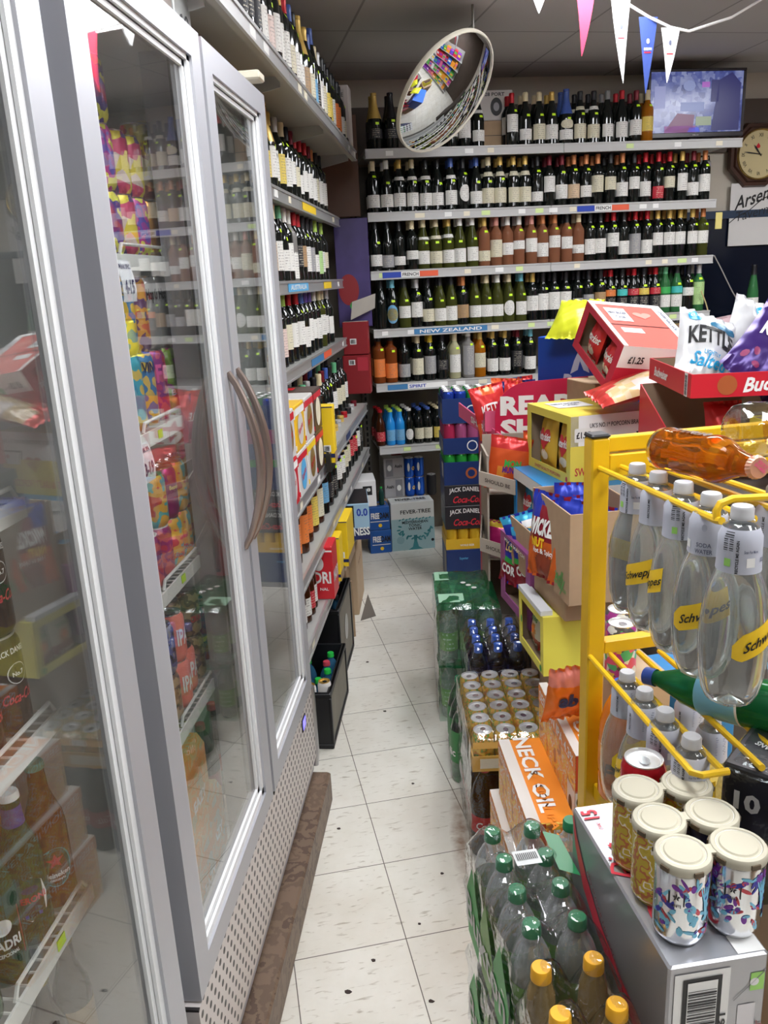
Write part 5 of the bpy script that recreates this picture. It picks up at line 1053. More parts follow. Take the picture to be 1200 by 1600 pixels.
for z, rr in ((.232,.0160),(.236,.0155),(.241,.0140)):
    for j in range(n): a = 2*pi*j/n; r2 = rr+(.0010 if j % 2 and z < .24 else 0); vs.append((r2*sin(a), r2*cos(a), z))
for k in range(2):
    for j in range(n): fs.append((k*n+j, k*n+(j+1) % n, (k+1)*n+(j+1) % n, (k+1)*n+j))
fs.append(tuple(2*n+j for j in range(n))); mb.add(vs, fs); cc = mb.obj('crown_cap', mat('crown_copper', (.65,.34,.24), .35, .4), cb, False)
lettering('REMOVE', PINK, cc, lambda u, v: (u, v, .2418), .02, .005); lettering('CIDER', PINK, cc, lambda u, v: (u, v-.006, .2418), .018, .005)
lettering('BULMERS', mat('glass_print', (.1,.05,.02), .4), cb, lambda u, v: ((.0362)*sin(.9+v/.034), -(.0362)*cos(.9+v/.034), .09+u), .09, .014)
cb.matrix_world = align((.331,1.335,1.434), (.402,1.103,1.452), 2.4); tag(cb, 'amber cider bottle with a pink crown cap lying on the upper rails', 'bottle')
# big clear plastic bottle lying behind it
mb = MB(); pf = [(0,.012),(.02,.004),(.04,0),(.052,.012),(.056,.04),(.054,.075),(.056,.1),(.056,.19),(.054,.2),(.056,.215),(.05,.26),(.03,.30),(.016,.32),(.014,.34)]
mb.lathe(pf, 32); pb = mb.obj('plastic_bottle', pane_mat('crumpled_pet', (.85,.84,.78), 1.45, 1.6, .04, 0., 14., .9, .06), None, True, 70)
mb = MB(); mb.lathe([(.0165,.335),(.0165,.355),(0,.356)], 24); mb.obj('cap', WC, pb)
mb = MB(); mb.lathe([(.0572,.10),(.0572,.19)], 24, a0=.3, a1=3.2); mb.obj('label', pane_mat('amber_film', (.85,.62,.25), 1.4, 1.5, .05, 0., 12., .3, .05), pb)
pb.matrix_world = align((.445,1.36,1.452), (.72,1.42,1.452))@Matrix.Scale(.84,4); tag(pb, 'large empty clear plastic bottle lying on top of the yellow rack', 'bottle')
# green sparkling water bottle lying on the lower rails
GP = pane_mat('green_pet_shell', (.07,.42,.17), 1.45, 1.5, .05, 0., 30., .2, .08)
mb = MB(); pf = [(0,.01),(.015,.003),(.032,0),(.038,.012),(.040,.03),(.040,.15),(.038,.17),(.030,.205),(.020,.235),(.0135,.255),(.0135,.27)]; mb.lathe(pf, 28); gb = mb.obj('green_bottle', mat('green_pet_solid', (.02,.22,.07), .06, trans=.5, ior=1.2), None, True, 60)
mb = MB(); mb.lathe([(.0405,.098),(.0407,.1),(.0407,.165),(.0385,.17)], 28); lb_ = mb.obj('label', mat('label_sky', (.2,.5,.68), .4), gb)
mb = MB(); mb.lathe([(.0409,.096),(.0409,.1)], 28); mb.obj('label_edge', WHITE, lb_)
lettering('S.PELLEGRINO', mat('ink_navy', (.02,.04,.2), .4), lb_, lambda u, v: (.0412*sin(-.6+u/.0407), -.0412*cos(-.6+u/.0407), .112+v), .085, .010, bold=.02)
for i in range(5): a = pi/2+2*pi*i/5; shape([(0,0),(cos(a-.5)*.003,sin(a-.5)*.003),(cos(a)*.007,sin(a)*.007),(cos(a+.5)*.003,sin(a+.5)*.003)], RED, lb_, lambda u, v: (.0412*sin(-.6+u/.0407), -.0412*cos(-.6+u/.0407), .137+v), 'star')
gb.matrix_world = align((.505,1.105,1.075), (.345,1.275,1.045), 3.3); tag(gb, 'green sparkling water bottle with a sky blue label lying on the lower rails', 'bottle')
mb = MB(); mb.lathe([(.0150,.262),(.0150,.282),(0,.283)], 20); mb.obj('cap', mat('cap_deepblue', (.02,.06,.3), .4), gb)
# cans, orange bottle and orange bag behind the rack post
RIO = blob_mat('geometric_can', [(.75,.1,.2),(.1,.5,.2),(.85,.6,.05),(.45,.05,.3),(.8,.8,.75),(.1,.1,.1)], 60, .3, .2, vor=True)
Box('carton', (.22,.26,.55), (.405,1.63,0), 16, KRAFT, 'tall brown carton behind the yellow rack holding loose drinks', 'box')
Box('carton', (.12,.2,.31), (.335,1.62,.5505), 16, mat('kraft_light', (.5,.37,.24), .8, noise=.1), 'smaller carton on the tall carton behind the yellow rack', 'box')
can((.340,1.655,.861), RIO, 'silver-topped can with a coloured diamond pattern behind the rack, front one', 'patterned cans behind the rack', h=.125, rz=30); can((.352,1.73,.861), RIO, 'silver-topped can with a coloured diamond pattern behind the rack, rear one', 'patterned cans behind the rack', h=.125, rz=80)
FA = mat('fanta_orange', (.85,.22,.01), .08); 
def fanta(o, ra): lettering('FANTA', NAVY, o, lambda u, v: ((ra(.1+v)+.002)*sin(.3+u/.045), -(ra(.1+v)+.002)*cos(.3+u/.045), .10+v), .07, .03, bold=.04)
pet('big', (.300,1.455,.701), 0, FA, mat('cap_blue', (.03,.12,.55), .35), 'orange soft drink bottle standing right behind the yellow rack post', None, (mat('fanta_label', (.9,.3,.02), .35),.07,.15), name='orange_bottle', deco=fanta, scale=.82)
b = Box('blue_carton', (.12,.2,.26), (.49,1.66,.5505), 16, mat('carton_sky', (.03,.22,.5), .4), 'bright blue carton with a pale strap seen between the hanging bottles', 'box'); b.rect('front', .3, 0, .4, 1, WHITE, 'strap')
bag('orange_bag', .12, .16, .05, [FOIL('foil_orange', (.85,.2,.02)), WHITE, FOIL('foil_pink', (.75,.25,.2))], lambda u, v: 2 if v > .72 else 0, (.232,1.74,.705), (15,0,20), 'orange plastic bag with a crumpled top behind the rack post', None, 5, cat='bag',
    deco=lambda o, fm: bagtxt(o, fm, .4, .5, 'ab', .05, .04, NAVY, bold=.05))
# ================================================================ orange session beer boxes
NO1 = blob_mat('session_print', [(.82,.30,.04),(.75,.62,.5),(.85,.36,.06),(.80,.55,.08),(.82,.30,.04),(.5,.2,.08)], 26, .42, 0., 2.5, (1,1,1.4)); NOW = mat('session_white', (.7,.66,.62), .45); NOO = mat('session_orange', (.85,.27,.03), .42); NOR = mat('session_red', (.55,.07,.02), .42)
def session(loc, size, rz, label, big=True):
    b = Box('session_beer_box', size, loc, rz, NO1, label, 'beer box', 'orange session beer boxes', topm=NOO)
    w_, d_, h_ = size
    b.rect('left', 0, .80, 1, 1, NOO, 'orange_band'); b.txt('left', .5, .90, 'SESSION IPA 4.3%', d_*.92, h_*.12, WHITE, bold=.02, off=.002)
    b.rect('top', 0, .0, .25, 1, NOW, 'white_band'); b.txt('topl', .5, .12, 'SESSION IPA 4.3%', d_*.9, w_*.16, NOO, bold=.02, off=.002)
    b.txt('topl', .5, .55, 'NECK OIL', d_*.9, w_*.36, WHITE, bold=.03, off=.002); b.rect('front', 0, .6, .35, 1, NOR, 'red_corner'); b.rect('front', .0, .45, .35, .62, NOW, 'white_corner'); b.ell('front', .13, .5, .008, .014, BLACK, 'eye')
    b.txt('front', .65, .8, 'NECK', w_*.5, h_*.2, WHITE, bold=.03, off=.002); b.ell('left', .9, .4, .014, .02, BLACK, 'eye'); b.rect('left', .82, .2, 1, .6, NOW, 'skull')
    return b
session((.24,1.60,.0), (.10,.34,.22), 8, 'orange session beer box on the floor behind the water packs')
session((.098,1.60,.0), (.105,.35,.20), 8, 'orange session beer box nearest the cola bottles at floor level')
session((.112,1.58,.2005), (.125,.36,.17), 8, 'orange session beer box, second up in the aisle-side stack')
session((.134,1.57,.371), (.115,.35,.165), 8, 'orange session beer box lettered on top, top of the aisle-side stack')
session((.245,1.55,.221), (.085,.34,.235), 8, 'orange session beer box, lower of the inner stack beside the rack post')
session((.240,1.60,.4565), (.085,.34,.235), 8, 'tall orange session beer box on top of the inner stack')
# ================================================================ shrink-wrapped cans on cola bottles
TX, TY, TR = .018, 2.115, 5.5
LILT = blob_mat('tropical_can', [(.8,.55,.15),(.85,.6,.1),(.75,.35,.08),(.2,.45,.1),(.8,.5,.12)], 45, .3, .3)
colab = mat('cola_label_red', (.45,.01,.02), .4)
for i in range(4):
    for j in range(3 if i else 6):
        x, y, _ = rl(TX, TY, TR, .04+.072*i, .04+.072*j)
        pet('big', (x,y,.001), rd.uniform(-30,10), PETD, RC, 'cola bottle under the orange can tray, %s from aisle, %s from front' % (ORD(i+1), ORD(j+1)), 'cola bottles under the can tray', (colab,.09,.15), name='cola_bottle',
            deco=(lambda o, ra: lettering('Cola', WHITE, o, lambda u, v: ((ra(.12+v)+.002)*sin(-.2+u/.046), -(ra(.12+v)+.002)*cos(-.2+u/.046), .12+v), .05, .025, shear=.3)) if j == 0 else None, scale=.98)
film_wrap('shrink_film', .30, .45, .303, rl(TX,TY,TR,-.004,-.004,.0), TR, FILM, 'clear film round the cola bottles under the orange can tray', None, 31, .006, 14)
tr_ = Box('can_tray', (.285,.42,.05), rl(TX,TY,TR,0,0,.306), TR, mat('tray_orange', (.75,.45,.1), .5), 'orange printed cardboard tray of fizzy drink cans on top of the cola bottles', 'tray', opentop=True); tr_.rect('front', .08, .2, .6, .85, CREAM, 'pale_panel')
for i in range(4):
    for j in range(6):
        x, y, _ = rl(TX, TY, TR, .0365+.0675*i, .0365+.0685*j)
        can((x,y,.3105), LILT, 'fizzy orange can in the wrapped tray, %s from aisle, row %d from front' % (ORD(i+1), j+1), 'cans in the orange wrapped tray', h=.115, rz=rd.uniform(0,360))
pane_mat('film_orange_print', (.95,.66,.28), 1.4, 1.5, .06, 0., 26., .4, .05)
def tp3(x, y):
    i = min(3, max(0, round((x-.04)/.0675))); j = min(5, max(0, round((y-.04)/.0685))); d = math.hypot(x-.04-.0675*i, y-.04-.0685*j); return .119-max(0, d-.026)*.5
fl = film_wrap('shrink_film', .292, .428, .119, rl(TX,TY,TR,-.004,-.004,.3095), TR, FILM, 'clear film with printed orange edge over the tray of fizzy cans', None, 33, .002, 32, tops=tp3)
shape(rect(-.14,-.011,.14,.011), mat('film_print_gold', (.75,.45,.12), .35), fl, lambda u, v: (.146+u, -.0035, .088+v), 'printed_band'); shape(rect(-.025,-.010,.025,.010), WHITE, fl, lambda u, v: (.13+u, -.0042, .088+v), 'barcode_label')
for k in range(12): shape(rect(-.0006,-.009,.0006,.009), BLACK, fl, lambda u, v, k=k: (.11+.0035*k+u, -.0046, .088+v), 'barcode_bar')
shape(rect(-.04,-.035,.04,.035), mat('paper_label', (.62,.62,.6), .5), fl, lambda u, v: (-.005, .10-u, .045+v), 'side_label')
for k in range(9): shape(rect(-.001,-.028,.001,.028), BLACK, fl, lambda u, v, k=k: (-.0065, .125-.006*k-u, .045+v), 'barcode_bar')
# --- blue-capped sports bottles in film
BLT = pane_mat('sports_pet', (.62,.68,.80), 1.4, 1.5, .05, 0., 30., .2, .06)
Box('carton', (.26,.30,.24), (.03,2.60,0), 5, KRAFT, 'brown carton under the blue-capped bottles', 'box')
lum = label_mat('sports_label_navy', (.03,.03,.12), (.6,.6,.8))
for i in range(3):
    for j in range(4):
        x, y, _ = rl(.02, 2.62, 5, .035+.07*i, .035+.07*j)
        pet('sport', (x,y,.2405), 30*i, BLT, mat('cap_blue', (.03,.12,.55), .35), 'blue-capped drink bottle in the middle pack, %s from the aisle, row %d' % (ORD(i+1), j+1), 'blue-capped drink bottles', (lum,.04,.11), name='drink_bottle')
def tp4(x, y):
    i = min(2, max(0, round((x-.04)/.07))); j = min(3, max(0, round((y-.04)/.07))); d = math.hypot(x-.04-.07*i, y-.04-.07*j); return .226-max(0, d-.016)*1.1
film_wrap('shrink_film', .22, .29, .226, rl(.02,2.62,5,-.005,-.005,.2405), 5, FILM, 'torn clear film over the blue-capped drink bottles', None, 41, .004, 26, tops=tp4)
# --- green film packs further along the aisle
def green_film():
    m = pane_mat('green_film', (.10,.45,.22), 1.4, 1.6, .10, .5, 26., .6, .10)
    for n in m.node_tree.nodes:
        if n.type == 'BSDF_DIFFUSE': n.inputs[0].default_value = (.02,.22,.08,1)
    return m
GF = green_film(); GFS = pane_mat('green_film_side', (.80,.92,.86), 1.4, 1.5, .08, .12, 26., .5, .08); GFP = pane_mat('green_film_pale', (.45,.68,.52), 1.4, 1.6, .06, 0., 26., .5, .08)
for lv, z0 in enumerate((0,.245)):
    for i in range(3):
        for j in range(5):
            if i and j and lv == 0: continue
            x, y, _ = rl(-.095, 2.93, 4, .04+.078*i, .04+.08*j)
            pet('water', (x,y,z0+.001), 40*j, PETG if (i+j) % 2 else PETC, WC, 'sparkling water bottle, green-filmed %s pack, %s from aisle, row %d' % (['lower','upper'][lv], ORD(i+1), j+1), 'bottles in the green film packs', (WG,.05,.12), name='water_bottle', scale=1.09)
    o = film_wrap('shrink_film', .245, .42, .243, rl(-.095,2.93,4,-.004,-.004,z0), 4, [GF, GFS], 'dark green topped plastic film round the %s pack of sparkling water' % ['lower','upper'][lv], 'green film packs', 51+lv, .006, 18)
    shape(rect(-.05,-.045,.05,.045), mat('film_mint', (.35,.6,.42), .25), o, lambda u, v: (.06+u, .09+v, .2475), 'pale_patch'); shape(rect(-.03,-.05,.03,.05), MATS['film_mint'], o, lambda u, v: (.035+u, .34+v, .2475), 'pale_patch')
    for k in range(3): shape(ellipse(0,0,.011,.011,14), WHITE, o, lambda u, v, k=k: (.12+.02*k+u, .25-.03*k+v, .249), 'round_print')
for j in range(3):
    x, y, _ = rl(-.035, 2.50, 4, .03, .04+.085*j); pet('big', (x,y,.001), 60*j, PETG, GCD, 'tall green water bottle on the floor beside the can tray, %s from the front' % ORD(j+1), 'tall green water bottles', (mat('label_deepgreen', (.04,.22,.06), .4),.08,.2), name='water_bottle', deco=lambda o, ra: lettering('olic', WHITE, o, lambda u, v: ((ra(.12+v)+.002)*sin(-1.2+u/.046), -(ra(.12+v)+.002)*cos(-1.2+u/.046), .12+v), .05, .03))
# ================================================================ right-hand island, far end
# --- stack of beer can trays at the corner of the island
SX, SY, SR = -.085, 4.42, 6
def stray(z, h, m, label, deco=None, opent=True, cans=None, canm=None, hcan=.115, canlabel=''):
    b = Box('can_tray', (.40,.27,h), rl(SX,SY,SR,0,0,z), SR, m, label, 'tray', 'stacked beer trays', opentop=opent)
    if deco: deco(b)
    if cans:
        for (i, j) in cans: 
            x, y, _ = rl(SX,SY,SR,.037+.0655*i,.037+.0655*j); can((x,y,z+.006), canm(i, j), canlabel % (ORD(i+1), ORD(j+1)), None, h=hcan, rz=rd.uniform(0,90))
    return b
TN = mat('tray_navy', (.015,.04,.16), .4); TK = mat('tray_black', (.03,.03,.035), .35, noise=.2); TYL = mat('tray_yellow', (.72,.45,.03), .4)
FR6 = [(i,0) for i in range(6)]; LS = FR6+[(0,j) for j in range(1,4)]; ALL = [(i,j) for i in range(6) for j in range(4)]
GREENC = mat('can_green', (.03,.42,.06), .3, .4); BLC2 = mat('can_royal', (.02,.06,.4), .25, .5); YC2 = mat('can_yellow', (.75,.48,.03), .3, .3); REDC = mat('can_red_berry', (.5,.03,.1), .3, .3); PKC = mat('can_pinkblue', (.45,.10,.25), .3, .3)
grey = mat('tray_grey', (.33,.33,.34), .6)
stray(.0, .03, grey, 'grey cardboard base under the stack of beer trays', opent=False)
stray(.031, .185, TN, 'navy beer tray at the bottom of the beer stack', lambda b: (b.rect('left', .55, .1, .95, .9, grey, 'worn_print'), b.txt('front', .25, .7, 'Superior', .05, .02, SKY)), opent=False)
stray(.217, .06, TYL, 'yellow can tray near the bottom of the beer stack', lambda b: b.txt('front', .3, .4, 'WORLD BEER', .08, .012, WHITE), True, LS, lambda i, j: YC2, .118, 'yellow can with black ring in the lower yellow tray, %s along, %s back')
for z, t_ in ((.337,'lower'),(.475,'upper')):
    def jd(b): b.txt('front', .30, .70, "JACK DANIEL'S", .19, .035, WHITE, bold=.02, arc=.25); b.txt('front', .33, .3, 'Coca-Cola', .17, .04, mat('cola_script', (.7,.04,.06), .4), shear=.3)
    stray(z, .137 if t_ == 'lower' else .12, TK, 'black film-wrapped cola and whiskey can tray, %s of two in the beer stack' % t_, jd, opent=False)
def gdeco(b): b.rect('left', .55, .25, .85, .9, WHITE, 'label'); b.ell('front', .38, .5, .032, .032, mat('seal_rust', (.45,.12,.04), .4)); b.ell('front', .38, .5, .02, .02, TN, off=.002)
stray(.596, .13, TN, 'navy beer tray with a rust seal holding green cans', gdeco, True, LS, lambda i, j: GREENC, .168, 'green can with silver top in the seal tray, %s along, %s back')
Box('cardboard_box', (.28,.14,.17), rl(SX,SY,SR,.09,.11,.60), SR, KRAFT, 'small brown box hidden among the green cans', 'box')
def ndeco(b): b.ell('front', .40, .5, .03, .03, WHITE); b.ell('front', .40, .5, .024, .024, TN, off=.002); b.rect('left', .6, .2, .95, .8, grey, 'label')
stray(.771, .09, TN, 'navy beer tray with red and pink cans, second from the top of the stack', ndeco, True, LS, lambda i, j: REDC if i == 0 else PKC, .165, 'red and pink can in the second tray from the top, %s along, %s back')
Box('cardboard_box', (.28,.14,.16), rl(SX,SY,SR,.09,.11,.777), SR, KRAFT, 'small brown box hidden among the red and pink cans', 'box')
stray(.943, .135, TN, 'navy beer tray on top of the stack holding blue and green cans', ndeco, True, ALL, lambda i, j: (BLC2, GREENC, SILVER)[0 if i < 2 and j < 3 else (1 if i < 3 else 2)], .168, 'blue or green can in the top navy tray, %s along, %s back')
# --- red share-bag stand
STR = mat('stand_red', (.55,.02,.05), .4); STP = mat('stand_pink', (.75,.12,.25), .4); STC = mat('stand_inside', (.42,.4,.38), .7)
KR = 20
st = empty('display_stand', (.115,3.62,0), 3, 'red cardboard share-bag display stand with three lipped shelves', 'display stand')
mb = MB(); W_, D_ = .25, .34
mb.box(0,.006,.0,D_,0,1.04); mb.box(W_-.006,W_,.0,D_,0,1.04); mb.box(.006,W_-.006,D_-.006,D_,0,1.18); mb.obj('side_panels', STR, st, False)
for k, z in enumerate((.28,.66,1.0)):
    q = MB(); q.box(.006,W_-.006,.01,D_-.006,z,z+.008); s_ = q.obj('shelf', STC, st, False)
    q = MB(); q.add([(-.004,-.09,z+.06),(-.004,.10,z-.02),(-.004,.10,z+.09),(-.004,-.09,z+.15),(W_+.004,-.09,z+.06),(W_+.004,.10,z-.02),(W_+.004,.10,z+.09),(W_+.004,-.09,z+.15)], [(0,1,2,3),(4,7,6,5),(0,3,7,4)]); l_ = q.obj('lip', STP if k == 2 else STR, st, False)
    lettering('READY to SHARE', WHITE, l_, lambda u, v, z=z: (-.0062, .005-u, z+.07+v*1.-(-u)*.0+ (-u)*.0+ (-.42*( .005-u)) ), .15, .025, bold=.02)
hb = MB(); pts = [(0,0)]+[(0,.16)]+[(.13-.13*cos(a), .16+.13*sin(a)) for a in [pi/2*k/8 for k in range(1,9)]]+[(.34,.30),(.40,.22),(.40,0)]
vs = [(x, 0, z) for x, z in pts]+[(x, .005, z) for x, z in pts]; n = len(pts); hb.add(vs, [tuple(range(n)), tuple(range(2*n-1,n-1,-1))]+[(i,n+i,n+(i+1)%n,(i+1)%n) for i in range(n)])
hd = hb.obj('header_card', mat('header_red', (.55,.015,.07), .35), st, False); hd.location = (.035,-.13,.955); hd.scale = (1.15,1,1.1)
lettering('READY', WHITE, hd, plane_map((.20,-.001,.20),(1,0,0),(0,0,1)), .36, .075, bold=.05); lettering('SHARE', WHITE, hd, plane_map((.20,-.001,.11),(1,0,0),(0,0,1)), .36, .075, bold=.05); pk = MB(); pk.add([(-.10,.22,1.08),(.06,-.18,1.0),(.06,-.18,1.055),(-.10,.22,1.145),(-.094,.223,1.08),(.066,-.177,1.0),(.066,-.177,1.055),(-.094,.223,1.145)], [(0,1,2,3),(7,6,5,4),(0,4,5,1),(3,2,6,7),(1,5,6,2),(0,3,7,4)]); pk_ = pk.obj('side_lip', STP, st, False); lettering('SHARE', WHITE, pk_, lambda u, v: (-.02+u*.37-.003, .02-u*.93, 1.072+v-.19*u), .16, .03, bold=.03)
RB = [FOIL('foil_red', (.62,.03,.03)), FOIL('foil_redorange', (.75,.12,.03)), FOIL('foil_navy', (.02,.02,.14)), FOIL('foil_gold', (.75,.45,.05)), WHITE]
def kettle(cm, ink=WHITE): 
    def d(o, fm): bagtxt(o, fm, .5, .52, 'KETTLE', .11, .045, ink, bold=.03, arc=.2); bagtxt(o, fm, .5, .36, 'CHIPS', .05, .02, ink)
    return d
zb = 1.015
for i, (u, v, tx, ty, tz, mats_, lb) in enumerate([(.06,.02,-14,-8,10,[RB[0],RB[1]],'red crisp bag at the aisle corner of the red stand'),(.15,.06,-10,10,-5,[RB[0],RB[1]],'red crisp bag second along the red stand'),(.19,.12,-15,0,5,[RB[2],RB[0]],'navy crisp bag behind the header of the red stand'),(.12,.20,-8,6,12,[RB[1],RB[0]],'orange red crisp bag at the back of the red stand'),(.20,.23,-12,-5,0,[RB[0],RB[2]],'red crisp bag at the back right of the red stand')]):
    x, y, _ = rl(.115,3.62,3,u,v); bag('crisp_bag', .17, .235, .06, mats_, lambda a, b: 1 if b < .3 or (abs(a-.5) < .2 and b > .8) else 0, (x,y,zb), (tx,ty,tz+14), lb, 'share bags on the red stand', i+1, kettle(0), n=16)
for i in range(3):
    x, y, _ = rl(.115,3.62,3,.05+.075*i,.05); bag('crisp_bag', .12, .2, .05, [RB[0],RB[3]], lambda a, b: 1 if b < .25 else 0, (x,y,.675), (-10,0,14), 'red crisp bag on the middle shelf of the red stand, %s from the aisle' % ORD(i+1), 'share bags on the red stand', 20+i, None, n=12)
for (s_, t_, z_, m_, lb) in [(.62,-.62,1.11,'can_cream','pale can behind the share bags on the left'),(.72,-.60,1.11,'can_cream','pale can behind the share bags in the middle')]:
    pass
# --- beige cardboard stand
bs = empty('display_stand', (.11,3.21,0), 4, 'plain beige cardboard crisp stand between the red stand and the popcorn boxes', 'display stand')
BG = mat('beige_card', (.40,.345,.29), .8, noise=.08, nscale=15); mb = MB(); W_, D_ = .26, .26
mb.box(0,.008,.0,D_,0,1.02); mb.box(W_-.008,W_,0,D_,0,1.02); mb.box(.008,W_-.008,D_-.008,D_,0,1.06); mb.obj('side_panels', BG, bs, False)
for z in (.22,.58,.86):
    q = MB(); q.box(.008,W_-.008,.0,D_-.008,z,z+.008); s_ = q.obj('shelf', BG, bs, False)
    if z > .3:
        q = MB(); za = z+.05
        q.add([(-.006,.20,za+.02),(-.035,-.02,za),(-.035,-.02,za+.055),(-.006,.20,za+.09),(.0,.20,za+.02),(-.029,-.02,za),(-.029,-.02,za+.055),(.0,.20,za+.09)], [(0,1,2,3),(7,6,5,4),(0,4,5,1),(3,2,6,7),(1,5,6,2),(0,3,7,4)])
        q.add([(-.035,-.02,za),(.10,-.10,za-.03),(.10,-.10,za+.03),(-.035,-.02,za+.055),(-.029,-.016,za),(.10,-.094,za-.03),(.10,-.094,za+.03),(-.029,-.016,za+.055)], [(0,1,2,3),(7,6,5,4),(0,4,5,1),(3,2,6,7)])
        l_ = q.obj('lip', BG, bs, False); U = Vector((-.029+.006,-.22,-.03)).normalized()
        def fml(u, v, za=za, U=U): p = Vector((-.022,.09,za+.045))+U*u+Vector((0,0,1))*v+Vector((-.0016,0,0)); return tuple(p)
        lettering('CRISPS AS THEY', mat('card_ink', (.08,.06,.05), .7), l_, fml, .19, .016, bold=.02)
        lettering('SHOULD BE', MATS['card_ink'], l_, plane_map((.035,-.062,za+.012),(.135,-.08,-.03),(0,0,1),.002), .11, .016, bold=.02)
for i, (u, v, z, cols, tx, lb) in enumerate([(.07,.0,.875,[FOIL('foil_flame',(.72,.10,.02)),FOIL('foil_red', (.62,.03,.03)),FOIL('foil_blue',(.02,.1,.45)),FOIL('foil_flame2',(.8,.3,.04))],-6,'red and orange monster snack bag leaning in the beige stand'),(.2,.02,.875,[FOIL('foil_red', (.62,.03,.03)),FOIL('foil_flame',(.72,.10,.02)),FOIL('foil_blue',(.02,.1,.45)),FOIL('foil_flame2',(.8,.3,.04))],-10,'second red snack bag in the top of the beige stand'),(.07,.05,.595,[FOIL('foil_magenta',(.5,.02,.15)),FOIL('foil_yellow2',(.75,.5,.05)),FOIL('foil_magenta',(.5,.02,.15)),FOIL('foil_magenta',(.5,.02,.15))],-12,'magenta snack bag on the lower shelf of the beige stand')]):
    x, y, _ = rl(.11,3.21,4,u,v)
    bag('snack_bag', .17, .22 if z > .7 else .13, .05, cols, lambda a, b: 2 if b < .12 and a > .3 else (1 if b > .75 else (3 if (a-.35)**2+(b-.35)**2 < .015 else 0)), (x,y,z), (tx,8,14-25), lb, None, 60+i, (lambda o, fm: (bagtxt(o, fm, .62, .52, 'MON', .07, .03, GREENP, bold=.04), bagtxt(o, fm, .62, .40, 'MUNCH', .08, .025, PURPLE, bold=.04))) if i < 2 else None, n=16, cat='snack bag')
# --- popcorn boxes
PB_R = 19
def butter(b, txt=True):
    pass
HEART = [(16*sin(t)**3/16, (13*cos(t)-5*cos(2*t)-2*cos(3*t)-cos(4*t))/16) for t in [2*pi*k/28 for k in range(28)]]
def heart(b, face, fu, fv, s_, m_, txt='Butterkist'):
    b.poly(face, fu, fv, [(x*s_*1.25, y*s_) for x, y in HEART], m_, 'heart')
    if txt: b.txt(face, fu, fv, txt, s_*2.1, s_*.5, WHITE, bold=.03, rot=.1, off=.0022, shear=.2)
YBX = mat('popcorn_yellow', (.80,.66,.10), .45); YBXL = mat('popcorn_pale', (.78,.70,.30), .45); RINK = mat('popcorn_red', (.6,.04,.05), .4)
def popbag(loc, rz, m1, label, seed, sc=1.):
    def deco(o, fm):
        bagshape(o, fm, .5, .55, [(x*.045, y*.05) for x, y in HEART], RINK, name='heart'); bagtxt(o, fm, .5, .58, 'Butterkist', .095, .03, WHITE, off=.004, bold=.03, shear=.2)
        bagshape(o, fm, .5, .25, ellipse(0,0,.03,.02,14), CREAM, name='popcorn_picture')
    return bag('popcorn_bag', .13*sc, .20*sc, .055, [m1, m1], lambda a, b: 0, loc, (-4,0,rz), label, None, seed, deco, n=14, cat='snack bag')
Px, Py, Pz = .392, 2.87, .98
yb = Box('popcorn_box', (.375,.37,.245), (Px,Py,Pz), PB_R, YBX, 'yellow popcorn case with an open side window and price mark', 'snack box', openleft=(.03,.34,.035,.215), topm=YBX)
yb.rect('front', 0, .56, 1, 1, WHITE, 'white_band'); yb.rect('front', 0, .0, .08, 1, YBXL, 'pale_edge'); yb.txt('front', .58, .84, "UK'S NO.1* POPCORN BRAND! 15 x 70g e", .29, .022, BLACK, off=.0022, bold=.01)
yb.rect('front', .04, .62, .21, .82, mat('price_panel', (.8,.8,.76), .5), 'price_panel', off=.0014); yb.txt('front', .13, .72, '£1.25', .055, .024, BLACK, off=.0024, bold=.03); yb.rect('front', .0, .0, 1, .56, YBX, 'yellow_panel', off=.0012)
yb.txt('front', .5, .18, 'SWEET & SALTY POPCORN', .34, .03, RINK, off=.002); heart(yb, 'front', .55, .50, .035, RINK, None)
yb.poly('front', .83, .60, [(-.055,.025),(.055,.025),(.04,-.03),(-.04,-.03)], BLACK, 'bowl'); yb.poly('front', .83, .60, [(-.046,.018),(.046,.018),(.034,-.03),(-.034,-.03)], WHITE, 'bowl', off=.002); yb.ell('front', .9, .60, .01, .008, RED, off=.003)
yb.rect('top', .02, .02, .98, .48, mat('top_yellow', (.78,.62,.08), .45), 'flap'); yb.rect('top', .12, .5, .5, .85, WHITE, 'paper_label', off=.0016); yb.txt('top', .3, .72, 'NEW BIGGER', .12, .025, GT, off=.0026); yb.txt('top', .3, .62, 'CASE', .06, .025, GT, off=.0026)
yb.txt('left', .5, .07, 'SWEET & SALTY POPCORN', .22, .012, RINK, off=.002); yb.ell('left', .93, .06, .008, .01, RINK)
FY = FOIL('popcorn_foil', (.78,.5,.06))
for i, v in enumerate((.105,.265)):
    x, y, _ = rl(Px,Py,PB_R,.042,v); popbag((x,y,Pz+.006), PB_R-90, FY, 'yellow popcorn bag in the window of the yellow popcorn case, '+['nearer','farther'][i], 70+i, 1.05)
Bx, By, Bz = .312, 2.80, .735
bb = Box('popcorn_box', (.38,.40,.244), (Bx,By,Bz), 14, mat('popcorn_blue', (.03,.28,.65), .4), 'blue popcorn case with open side window under the yellow one', 'snack box', openleft=(.03,.37,.03,.20), topm=mat('popcorn_blue', (.03,.28,.65), .4))
bb.rect('front', 0, .5, 1, 1, WHITE, 'white_band'); bb.txt('front', .58, .80, "UK'S NO.1* POPCORN BRAND! 15 x 70g", .32, .022, BLACK, off=.0022)
mb = MB()
